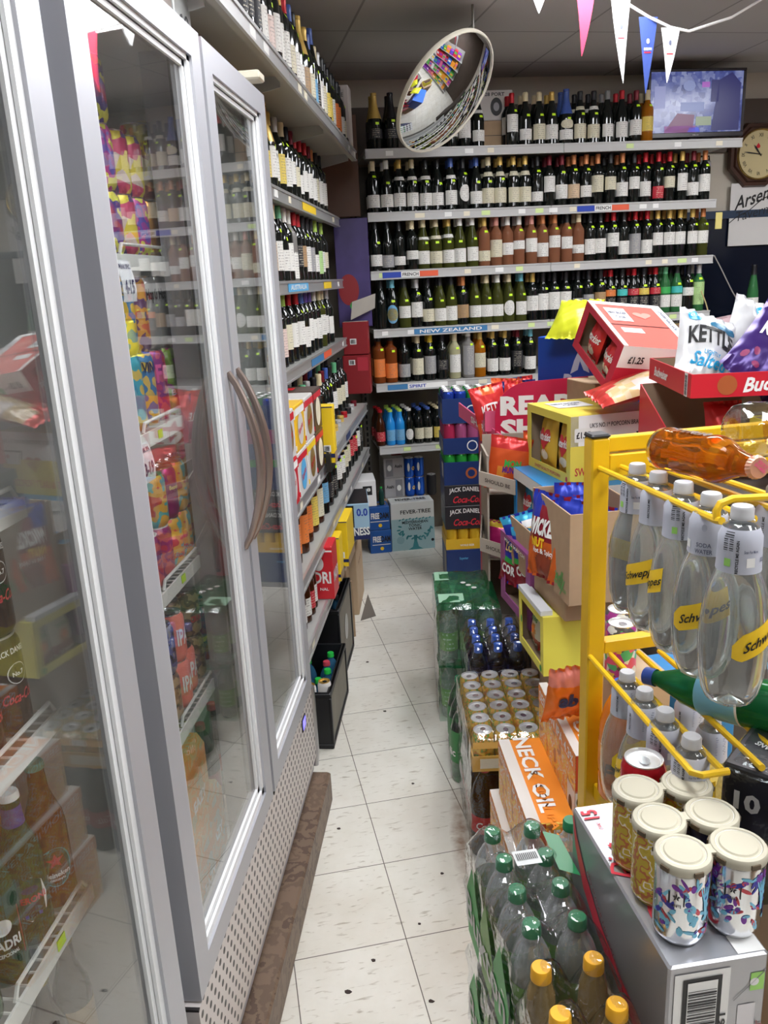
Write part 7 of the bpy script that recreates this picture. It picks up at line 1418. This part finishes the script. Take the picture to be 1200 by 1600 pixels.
# screw-top bottles peeping over the crisps and a green bottle at the right edge
for i, (s_, sp) in enumerate([(1.55,'Xks w050140'),(1.72,'Xks w050140'),(1.85,'Xkk w050140'),(1.40,'Xkd w050140'),(2.0,'Xkk c050140')]): put_bottle(sp, B(s_,.05,BT['r4']), 13.15, 'dark bottle, %s top, behind the crisps on back wall\'s fifth shelf, %s from left' % (CP[sp[2]][0], ORD(i+1)), 'bottles behind the crisps', random.Random(i), False)
Box('back_counter', (.7,.3,1.36), B(2.30,-.05,0), 13.15, mat('counter_dark', (.05,.04,.035), .6), 'dark counter below the black window at the right', 'counter')
put_bottle('Rmk w060130', B(2.42,.0,1.361), 13.15, 'green bottle standing on the dark counter at the right edge', None, random.Random(3), False)
# bunting on a white string below the ceiling
bn = empty('bunting', (0,0,0), 0, 'string of long white, red and blue pennants under the ceiling', 'bunting')
mb = MB(); bp = [Vector(p) for p in BUNT]; mb.tube(bp, .006, 6); mb.obj('string', WHITE, bn)
def pen(p, w_, h_, m_, curl, seal=False):
    mb = MB(); n = 10; vs = []; fs = []; ux, uy = cos(.25), sin(.25)
    for k in range(n+1):
        t = k/n; ww = w_/2*(1-t)**.9+.001; dx = curl*t*t*h_; dy = -.03*sin(t*3)*h_
        for s_ in (-1,1): vs.append((p[0]+ux*(s_*ww)+dx, p[1]+uy*(s_*ww)+dy, p[2]-h_*t))
    for k in range(n): a = 2*k; fs.append((a,a+2,a+3,a+1))
    N_ = len(vs); vs += [(x+.0, y+.0015, z) for x, y, z in vs]; fs += [tuple(N_+i for i in f[::-1]) for f in fs]; mb.add(vs, fs); o = mb.obj('pennant', m_, bn)
    if seal:
        f = lambda u, v: (p[0]+ux*u+curl*.2*h_, p[1]+uy*u-.02*h_-.006, p[2]-h_*.42+v); c_ = WHITE if m_.name.startswith('pennant_blue') else GT
        lettering('CHAPEL DOWN', c_, o, f, w_*.42, .010); shape(rect(-w_*.18,-.016,w_*.18,-.011), RED, o, f, 'red_line'); shape(ellipse(0,.03,.007,.010,12), c_, o, f, 'crest')
WP, RP, BP = mat('pennant_white', (.75,.75,.74), .6), mat('pennant_red', (.55,.02,.07), .6), mat('pennant_blue', (.03,.06,.25), .6)
for (k, m_, h_, cu, se) in PENS: pen(BUNT[k], .085, h_, {'W':WP,'R':RP,'B':BP}[m_], cu, se)
# ================================================================ inside the fridges
ZS = dict(a=1.789, b=1.449, c=1.116, d=.795, e=.2545)
art = lambda nm, cols, sc=40, vor=False: blob_mat(nm, cols, sc, .3, .15, 1.5, vor=vor)
A1 = art('art_berry', [(.45,.03,.08),(.25,.03,.2),(.08,.04,.25),(.75,.7,.1)], 32); A2 = art('art_violet', [(.35,.04,.35),(.12,.08,.45),(.5,.05,.3),(.75,.7,.1)], 30); A3 = art('art_patch', [(.8,.65,.05),(.6,.05,.15),(.1,.05,.2),(.75,.6,.55),(.8,.65,.05)], 45, True)
A4 = art('art_hop', [(.6,.5,.1),(.3,.1,.1),(.55,.45,.3),(.5,.35,.05)], 40, True); A5 = mat('can_copper', (.6,.28,.05), .25, .6)
A6 = art('art_teal', [(.03,.3,.45),(.05,.4,.5),(.7,.5,.05)], 30); A7 = art('art_goldblue', [(.75,.5,.03),(.05,.2,.4),(.75,.5,.03)], 28); A8 = art('art_red', [(.5,.03,.06),(.3,.02,.15),(.6,.1,.1)], 36); A9 = art('art_purplehop', [(.35,.03,.25),(.25,.4,.05),(.35,.55,.1)], 40); A10 = art('art_orange', [(.65,.12,.04),(.75,.35,.05),(.15,.05,.15)], 34)
M1 = mat('can_magenta', (.30,.01,.14), .28, .4); M2 = art('art_redteal', [(.6,.05,.03),(.75,.4,.04),(.1,.45,.45),(.75,.4,.04)], 22); I1 = mat('can_coral', (.85,.22,.16), .35); D1 = art('art_darkblue', [(.02,.02,.04),(.1,.12,.3),(.3,.3,.33)], 50); C1 = art('art_crunch', [(.3,.17,.08),(.15,.08,.05),(.45,.3,.15)], 34); G1 = mat('can_pearl', (.5,.5,.5), .3, .6); CG2 = mat('can_olive', (.25,.28,.03), .3, .4)
def band(txt, col, w_, h_, z, a=.6, panel=None):
    def d(o, r, h):
        if panel: shape(rect(-w_*.58,-h_*.75,w_*.58,h_*.75), panel, o, lambda u, v: ((r+.0005)*sin(a+u/r), -(r+.0005)*cos(a+u/r), z+v), 'panel')
        if txt: lettering(txt, col, o, lambda u, v: ((r+.0012)*sin(a+u/r), -(r+.0012)*cos(a+u/r), z+v), w_, h_, bold=.03)
    return d
def fc(x, y, z, m_, label, h=.115, deco=None, lid=SILVER): return can((x,y,z), m_, label, 'cans in the middle fridge', h=h, rz=40, deco=deco, lid=lid)
for i, (y, l, m_, nm) in enumerate([(1.59,0,A1,'berry red'),(1.59,1,A2,'violet'),(1.59,2,A1,'dark red'),(1.665,0,A3,'pink patchwork'),(1.665,1,A3,'yellow patchwork'),(1.52,0,A2,'violet'),(1.52,1,A1,'berry red'),(1.735,0,A2,'violet'),(1.735,1,A3,'yellow patchwork')]):
    fc(-.66, y, ZS['a']+l*.1155, m_, '%s can on the middle fridge\'s top shelf, %s layer, %s along' % (nm, ['lower','second','upper'][l], {1.52:'1st',1.59:'2nd',1.665:'3rd',1.735:'4th'}[y]))
fc(-.66,1.81,ZS['a'],A5,'plain copper can on the middle fridge\'s top shelf near the handle'); fc(-.66,1.81,ZS['a']+.1155,A4,'yellow hop-printed can on top of the copper can, middle fridge',.15,band('HOP HOUSE', YEL, .05, .03, .10, .6))
names9 = [(1.52,A6,'teal',None),(1.59,A6,'teal and yellow',None),(1.66,A7,'yellow and blue',band('VING', BLACK, .045, .022, .12, .6)),(1.73,A8,'crimson',band('FO', PINK, .04, .04, .10, .6)),(1.80,A9,'purple and green',band('BE', WHITE, .025, .014, .05, .5))]
for y, m_, nm, dc in names9:
    if 1: fc(-.66, y, ZS['b'], m_, '%s tall can on the middle fridge\'s second shelf, lower layer' % nm, .15, dc)
    fc(-.73, y-.03, ZS['b'], A10, 'orange tall can behind the %s one on the middle fridge\'s second shelf' % nm, .15)
for y, m_, nm, dc in [(1.53,A6,'teal',None),(1.60,A7,'yellow portrait',band('GMA', BLACK, .04, .02, .125, .6)),(1.67,A10,'orange',None),(1.735,G1,'pearl grey',band('Hop Cold', BLACK, .04, .03, .11, .6)),(1.81,G1,'second pearl grey',band('Hop Cold', BLACK, .04, .03, .11, .6))]: fc(-.662, y, ZS['b']+.1505, m_, '%s tall can on the middle fridge\'s second shelf, upper layer' % nm, .15, dc)
gold9 = mat('gold_ink', (.8,.6,.2), .4)
for y, l, m_, nm, dc, ld in [(1.57,0,A8,'crimson and purple',band('Berg', PURPLE, .04, .02, .07), WHITE),(1.64,0,A8,'crimson with white top',None, WHITE),(1.71,0,M2,'red and teal',band('COLORADO', RED, .045, .012, .03), SILVER),(1.71,1,M1,'deep magenta',band('Beavers', gold9, .03, .01, .07), SILVER),(1.775,0,M2,'red teal',band('COLORADO', RED, .045, .012, .03), SILVER),(1.775,1,M2,'red teal and yellow',None, SILVER),(1.64,1,M2,'red and yellow',None,SILVER),(1.84,0,M2,'red teal gold',None,SILVER),(1.84,1,M2,'red teal orange',None,SILVER)]:
    fc(-.66, y, ZS['c']+l*.1155, m_, '%s can on the middle fridge\'s third shelf, %s layer' % (nm, ['lower','upper'][l]), .115, dc, ld)
for y, l, x_, m_, nm, dc in [(1.58,0,-.66,C1,'bronze',None),(1.58,1,-.66,D1,'dark silver',None),(1.65,0,-.66,I1,'coral IPA',band('IPA', WHITE, .035, .04, .06, .6)),(1.65,1,-.66,I1,'coral IPA',band('IPA', WHITE, .035, .04, .06, .6)),(1.79,0,-.67,C1,'bronze brown',None),(1.79,1,-.67,C1,'brown crunch',band('CRUNCH', RED, .045, .016, .045, .6)),(1.72,0,-.67,I1,'coral IPA',band('IPA', WHITE, .035, .04, .06, .6)),(1.72,1,-.69,C1,'brown crunch',band('CRUNCH', RED, .045, .016, .045, .6)),(1.58,0,-.74,I1,'coral IPA',None),(1.58,1,-.74,I1,'coral IPA',band('CAMD', WHITE, .04, .01, .095, .6, BLACK))]:
    fc(x_, y, ZS['d']+l*.1155, m_, '%s can on the middle fridge\'s fourth shelf, %s layer, %s' % (nm, ['lower','upper'][l], {1.58:'first column',1.65:'second column',1.72:'third column',1.79:'fourth column'}[y]+(' at the back' if x_ < -.7 else '')), .115, dc)
# orange carrier boxes on the fridge floor, cans lying on their side above
OB = mat('carrier_orange', (.85,.32,.04), .4); OBP = blob_mat('carrier_print', [(.85,.35,.05),(.7,.5,.2),(.85,.35,.05),(.55,.5,.3)], 26, .4)
def carrier(x, y, z, label, h=.17):
    mb = MB(); w_, d_ = .20, .15
    mb.add([(0,0,0),(w_,0,0),(w_,d_,0),(0,d_,0),(0,0,h),(w_,0,h),(w_,d_,h),(0,d_,h),(.0,.04,h+.05),(w_,.04,h+.05),(w_,d_-.04,h+.05),(0,d_-.04,h+.05)], [(0,3,2,1),(0,1,5,4),(1,2,6,5),(2,3,7,6),(3,0,4,7),(4,5,9,8),(8,9,10,11),(10,6,7,11),(4,8,11,7),(5,6,10,9)])
    o = mb.obj('orange_carrier', OBP, None, False); o.location = (x,y,z); tag(o, label, 'beer pack', 'orange carriers in the middle fridge')
    f = lambda uu, vv: plane_map((w_, uu, vv), (0,1,0), (0,0,1)); shape(rect(-.05,-.012,.05,.012), OB, o, f(.075,h-.02), 'orange_band'); lettering('EAZY', WHITE, o, plane_map((w_,.075,h*.45),(0,1,0),(0,0,1),.002), .09, .03, bold=.04)
    g = lambda u, v: (w_*.5+v, .02+.0-.0+u*0+.02, h) ; fr = plane_map((.13,-.0,h*.55),(1,0,0),(0,0,1)); shape(rect(-.06,-.05,.06,.04), OB, o, fr, 'orange_panel'); lettering('OIL', WHITE, o, plane_map((.13,0,h*.3),(1,0,0),(0,0,1),.002), .06, .02, bold=.03)
    tp_ = plane_map((w_*.62,d_/2,h+.0505),(1,0,0),(0,1,0)); shape(ellipse(0,0,.035,.03,20), WHITE, o, tp_, 'round_seal'); shape(ellipse(0,0,.028,.023,20), mat('seal_black', (.1,.02,.02), .4), o, plane_map((w_*.62,d_/2,h+.0512),(1,0,0),(0,1,0)), 'round_seal'); return o
carrier(-.83,1.55,.2545,'orange carrier at the bottom of the middle fridge, lower one nearest the camera'); carrier(-.83,1.545,.476,'orange carrier with a white band on top of the lower ones in the middle fridge', .19); carrier(-.86,1.715-.0,.2545,'orange carrier at the bottom of the middle fridge beside the handle')
for i, (y, z) in enumerate([(1.755,.51),(1.755,.58),(1.755,.65)]):
    can((-.80,y,z), CG2, 'olive can lying on its side in the middle fridge, %s in its pile' % ['lowest','middle','top'][i], 'olive cans lying in the middle fridge', h=.115, rot=(0,rad(90),0))
# third door: assorted cans and bottles
rdd = random.Random(12)
for k, zk in (('a','top'),('b','second'),('c','third'),('d','fourth')):
    for j in range(6):
        y = 1.90+.075*j
        if k in 'ac': put_bottle(['Xyc w050120','Xwc w050120','Xms l050120','Xyk c050120','Xps w050120','Xwk w050120'][j], (-.67,y,ZS[k]), 70, 'white wine bottle, %s shelf behind the third fridge door, %s from the left' % (zk, ORD(j+1)), 'wine in the third fridge door', rdd, False)
        else: fc(-.67, y, ZS[k], [A1,A6,G1,M2,GREENC,SILVER][j], 'can on the %s shelf behind the third fridge door, %s from the left' % (zk, ORD(j+1)), .15)
b = Box('cardboard_flap', (.24,.30,.05), (-.86,1.98,.2545), 0, mat('flap_white', (.7,.62,.58), .6), 'white and pink cardboard pack on the floor behind the third fridge door', 'cardboard')
for j in range(3): pet('big', (-.72,1.92+.11*j,.306), 0, PETD, RC, 'cola bottle at the bottom of the third fridge door, %s from the left' % ORD(j+1), 'cola bottles in the third fridge door', (colab,.09,.15), name='cola_bottle', scale=.9)
# near fridge: cola-whiskey cans, beer bottles
JD = mat('can_blackcola', (.02,.015,.015), .25, .3)
def jdd(o, r, h):
    cm = lambda z, off=.0008: (lambda u, v: ((r+off)*sin(.6+u/r), -(r+off)*cos(.6+u/r), z+v))
    lettering("JACK DANIEL'S", WHITE, o, cm(.125), .055, .012, bold=.02, arc=.3); shape(ellipse(0,0,.016,.016,20), WHITE, o, cm(.095), 'seal'); shape(ellipse(0,0,.0145,.0145,20), BLACK, o, cm(.095,.0012), 'seal'); lettering('No.7', WHITE, o, cm(.095,.0018), .018, .007, bold=.03); lettering('Coca-Cola', mat('cola_script', (.7,.04,.06), .4), o, cm(.06), .055, .016, shear=.3, bold=.02)
for i, (x, y, z) in enumerate([(-.66,1.005,1.116),(-.66,1.005,1.2665),(-.66,.93,1.116),(-.66,.93,1.2665),(-.73,.97,1.116),(-.66,.855,1.116)]):
    can((x,y,z), JD, 'black cola and whiskey can in the near fridge, %s' % ['lower one at the shelf end','upper one at the shelf end','lower one in the second column','upper one in the second column','one behind at the back','third column at the front edge'][i], 'cola and whiskey cans', h=.15, rz=40, deco=jdd)
PB['lager'] = ([(.012,.004),(.024,.001),(.0295,.003),(.0305,.012),(.0305,.135),(.028,.155),(.020,.178),(.0145,.198),(.0130,.232),(.0138,.236),(.0138,.241)], .0150, .236, .247)
GG = mat('lager_green_glass', (.02,.10,.035), .06, trans=.5, ior=1.2); BG_ = mat('lager_brown_glass', (.2,.07,.015), .06, trans=.3, ior=1.2)
def face(o, ra, z, a, parts):
    for (kind, *pr) in parts:
        if kind == 's': pts, m_, dz, off = pr; shape(pts, m_, o, lambda u, v: ((ra(z)+off)*sin(a+u/.031), -(ra(z)+off)*cos(a+u/.031), z+dz+v), 'label_print')
        else: s_, m_, w_, h_, dz, off = pr; lettering(s_, m_, o, lambda u, v: ((ra(z)+off)*sin(a+u/.031), -(ra(z)+off)*cos(a+u/.031), z+dz+v), w_, h_, bold=.03)
STAR = [(cos(pi/2+pi*i/5)*(.014 if i % 2 == 0 else .0055), sin(pi/2+pi*i/5)*(.014 if i % 2 == 0 else .0055)) for i in range(10)]
def starpoly(o, ra, z, a, m_, off):
    for i in range(5): t = pi/2+2*pi*i/5; shape([(0,0),(.0055*cos(t-.63),.0055*sin(t-.63)),(.014*cos(t),.014*sin(t)),(.0055*cos(t+.63),.0055*sin(t+.63))], m_, o, lambda u, v: ((ra(z)+off)*sin(a+u/.031), -(ra(z)+off)*cos(a+u/.031), z+.012+v), 'star')
def heine(o, ra): face(o, ra, .075, .7, [('s', ellipse(0,0,.026,.034,24), TEAL, 0, .0006),('s', ellipse(0,0,.023,.031,24), mat('label_darkgreen', (.01,.08,.04), .4), 0, .0010),('t','Heineken', WHITE, .04, .009, -.012, .0016),('t','ORIGINAL', WHITE, .024, .004, -.021, .0016)]); starpoly(o, ra, .075, .7, RED, .0018)
def peroni(o, ra): face(o, ra, .08, .7, [('s', [(-.004,-.036),(.02,-.025),(.025,.0),(.02,.025),(.004,.038),(-.018,.026),(-.026,.0),(-.018,-.026)], WHITE, 0, .0006),('t','PERONI', RED, .042, .011, .002, .0014),('t','NASTRO', NAVY, .022, .005, -.009, .0014),('t','AZZURRO', NAVY, .024, .005, -.016, .0014),('s', ellipse(0,0,.012,.006,14), NAVY, .018, .0012),('s', rect(-.012,-.003,.012,.003), BLUE, -.026, .0012)])
def madri(o, ra): face(o, ra, .08, .7, [('s', rect(-.028,-.04,.028,.04), mat('label_madri', (.6,.03,.05), .4), 0, .0006),('s', ellipse(0,0,.013,.013,18), WHITE, .02, .0012),('t','MADRI', WHITE, .044, .016, -.008, .0014),('t','EXCEPCIONAL', WHITE, .034, .006, -.024, .0014)])
NL = mat('neck_label_violet', (.08,.05,.25), .4)
for i, (x, y, z, dc, cp, lb, nlab) in enumerate([(-.655,1.035,.795,heine,mat('cap_mint', (.1,.35,.25), .35),'green lager bottle with a red star label at the end of the near fridge shelf',None),(-.655,.96,.795,peroni,WHITE,'lager bottle with a white diamond label in the near fridge',(NL,.195,.225)),(-.655,.885,.795,madri,RC,'lager bottle with a red label in the near fridge',None),(-.72,1.0,.795,None,WC,'brown bottle behind the lager bottles in the near fridge',None),(-.655,.81,.795,heine,RC,'green lager bottle at the left edge in the near fridge',None)]):
    pet('lager', (x,y,z), 0, BG_ if i in (0,3) else GG, cp, lb, None, nlab, name='lager_bottle', deco=dc)
for i, (x, y, t_) in enumerate([(-.66,1.03,'cream and brown label at the shelf end'),(-.66,.95,'grey label beside it')]):
    pet('lager', (x,y,.476), 30, mat('jar_dark', (.03,.02,.012), .1), mat('cap_brass', (.4,.3,.1), .3, .7), 'dark bottle with '+t_+' low in the near fridge', None, (mat('label_kraft', (.45,.33,.18), .5) if i == 0 else mat('label_greydia', (.3,.3,.3), .5),.05,.12), name='lager_bottle')
Box('carton', (.32,.3,.22), (-.92,.80,.2545), 0, mat('lower_crate', (.25,.25,.25), .6), 'grey carton under the dark bottles on the near fridge floor', 'box')
# hand-written price cards clipped to the fridge shelves
def pcard(y, z, t1, t2, label):
    o = empty('price_card', (-.609, y, z), 0, label, 'price card', 'hand-written price cards')
    mb = MB(); n = 6; vs = []; fs = []
    for i in range(n+1):
        t = i/n; xx = .010*sin(t*2.2)
        for yy in (-.032,.032): vs.append((xx+.0, yy, -.075*t))
    for i in range(n): fs.append((2*i,2*i+1,2*i+3,2*i+2))
    N_ = len(vs); vs += [(a-.0008,b,c) for a,b,c in vs]; fs += [tuple(N_+k for k in f[::-1]) for f in fs]; mb.add(vs, fs); mb.obj('card', mat('card_white', (.75,.76,.8), .5), o)
    f = lambda zz: (lambda u, v: (.010*sin((-(zz+v)/.075)*2.2)+.0012, u, zz+v)); ink = mat('pen_navy', (.03,.03,.12), .5)
    lettering(t1, ink, o, f(-.012), .05, .009, bold=.03); lettering(t2, ink, o, f(-.048), .045, .026, bold=.03, shear=.1)
pcard(1.52, 1.777, 'PUNK SPEC', '4-15', 'hand-written price card 4-15 clipped to the top shelf of the middle fridge')
pcard(1.50, 1.437, 'PUNK IPA', '3-19', 'hand-written price card 3-19 clipped to the second shelf of the middle fridge')
for (y, z, w_) in [(1.62,1.43,'second'),(1.65,1.10,'third'),(.955,.78,'near fridge lowest')]:
    mb = MB(); mb.rbox(-.6145,-.6125,y-.012,y+.012,z-.004,z+.014,.0008); o = mb.obj('price_sticker', NEON, None, False); tag(o, 'neon yellow price sticker on the %s shelf edge in the fridge' % w_, 'sticker')
# ================================================================ litter on the floor
CH = mat('litter_dark', (.05,.035,.03), .8)
for i, (px, py, s_) in enumerate([(-.31,1.62,.010),(-.255,1.72,.008),(-.10,1.60,.008),(-.205,1.45,.012),(-.185,1.30,.012),(-.02,1.50,.012),(-.19,2.50,.006),(-.14,1.85,.006),(-.33,3.0,.008),(-.42,2.25,.007),(-.08,2.05,.006),(-.45,3.45,.008)]):
    rr = random.Random(i); pts = [(px+s_*(.6+.5*rr.random())*cos(2*pi*k/7), py+s_*.7*(.6+.5*rr.random())*sin(2*pi*k/7)) for k in range(7)]
    mb = MB(); mb.prism(pts, .0003, .0025); o = mb.obj('dirt_chip', CH, None, False); tag(o, 'small dark chip of dirt lying loose on the pale floor tiles', 'litter', 'dirt chips on the floor')

# ================================================================ right wall gondola (shows in the convex mirror)
gw = empty('wall_shelving', (2.86,.2,0), 0, 'long grey shelving unit on the right wall stacked with snacks and groceries', 'shelving')
for z in (.15,.55,.95,1.35,1.75): mb = MB(); mb.box(0,.40,0,4.4,z-.02,z); mb.obj('shelf', SHELF, gw, False)
mb = MB(); mb.box(.40,.42,0,4.4,0,2.1); mb.obj('back_panel', SHELF, gw, False)
rg = random.Random(77); gm = [mat('grocery_%s' % n, c, .4) for n, c in (('orange',(.8,.3,.03)),('purple',(.25,.03,.4)),('yellow',(.85,.6,.05)),('red',(.6,.03,.04)),('blue',(.03,.12,.5)),('white',(.7,.7,.7)),('pink',(.7,.15,.3)),('green',(.1,.4,.08)))]
for z in (.15,.55,.95,1.35,1.75):
    y = .05
    while y < 4.1:
        w_ = rg.uniform(.16,.30); h_ = rg.uniform(.16,.30); b = Box('grocery_box', (.24,w_,h_), (2.88+rg.uniform(0,.03),.2+y,z), 0, rg.choice(gm), 'plain coloured grocery box on the right wall shelves, seen only in mirrors', 'box', 'grocery boxes on the right wall'); b.rect('left', .15, .45, .85, .8, rg.choice(gm), 'front_panel'); y += w_+.02
cn = Box('shop_counter', (1.1,.55,1.0), (1.35,-.6,0), 0, mat('counter_wood', (.25,.16,.09), .5), 'brown shop counter at the right behind the camera', 'counter')
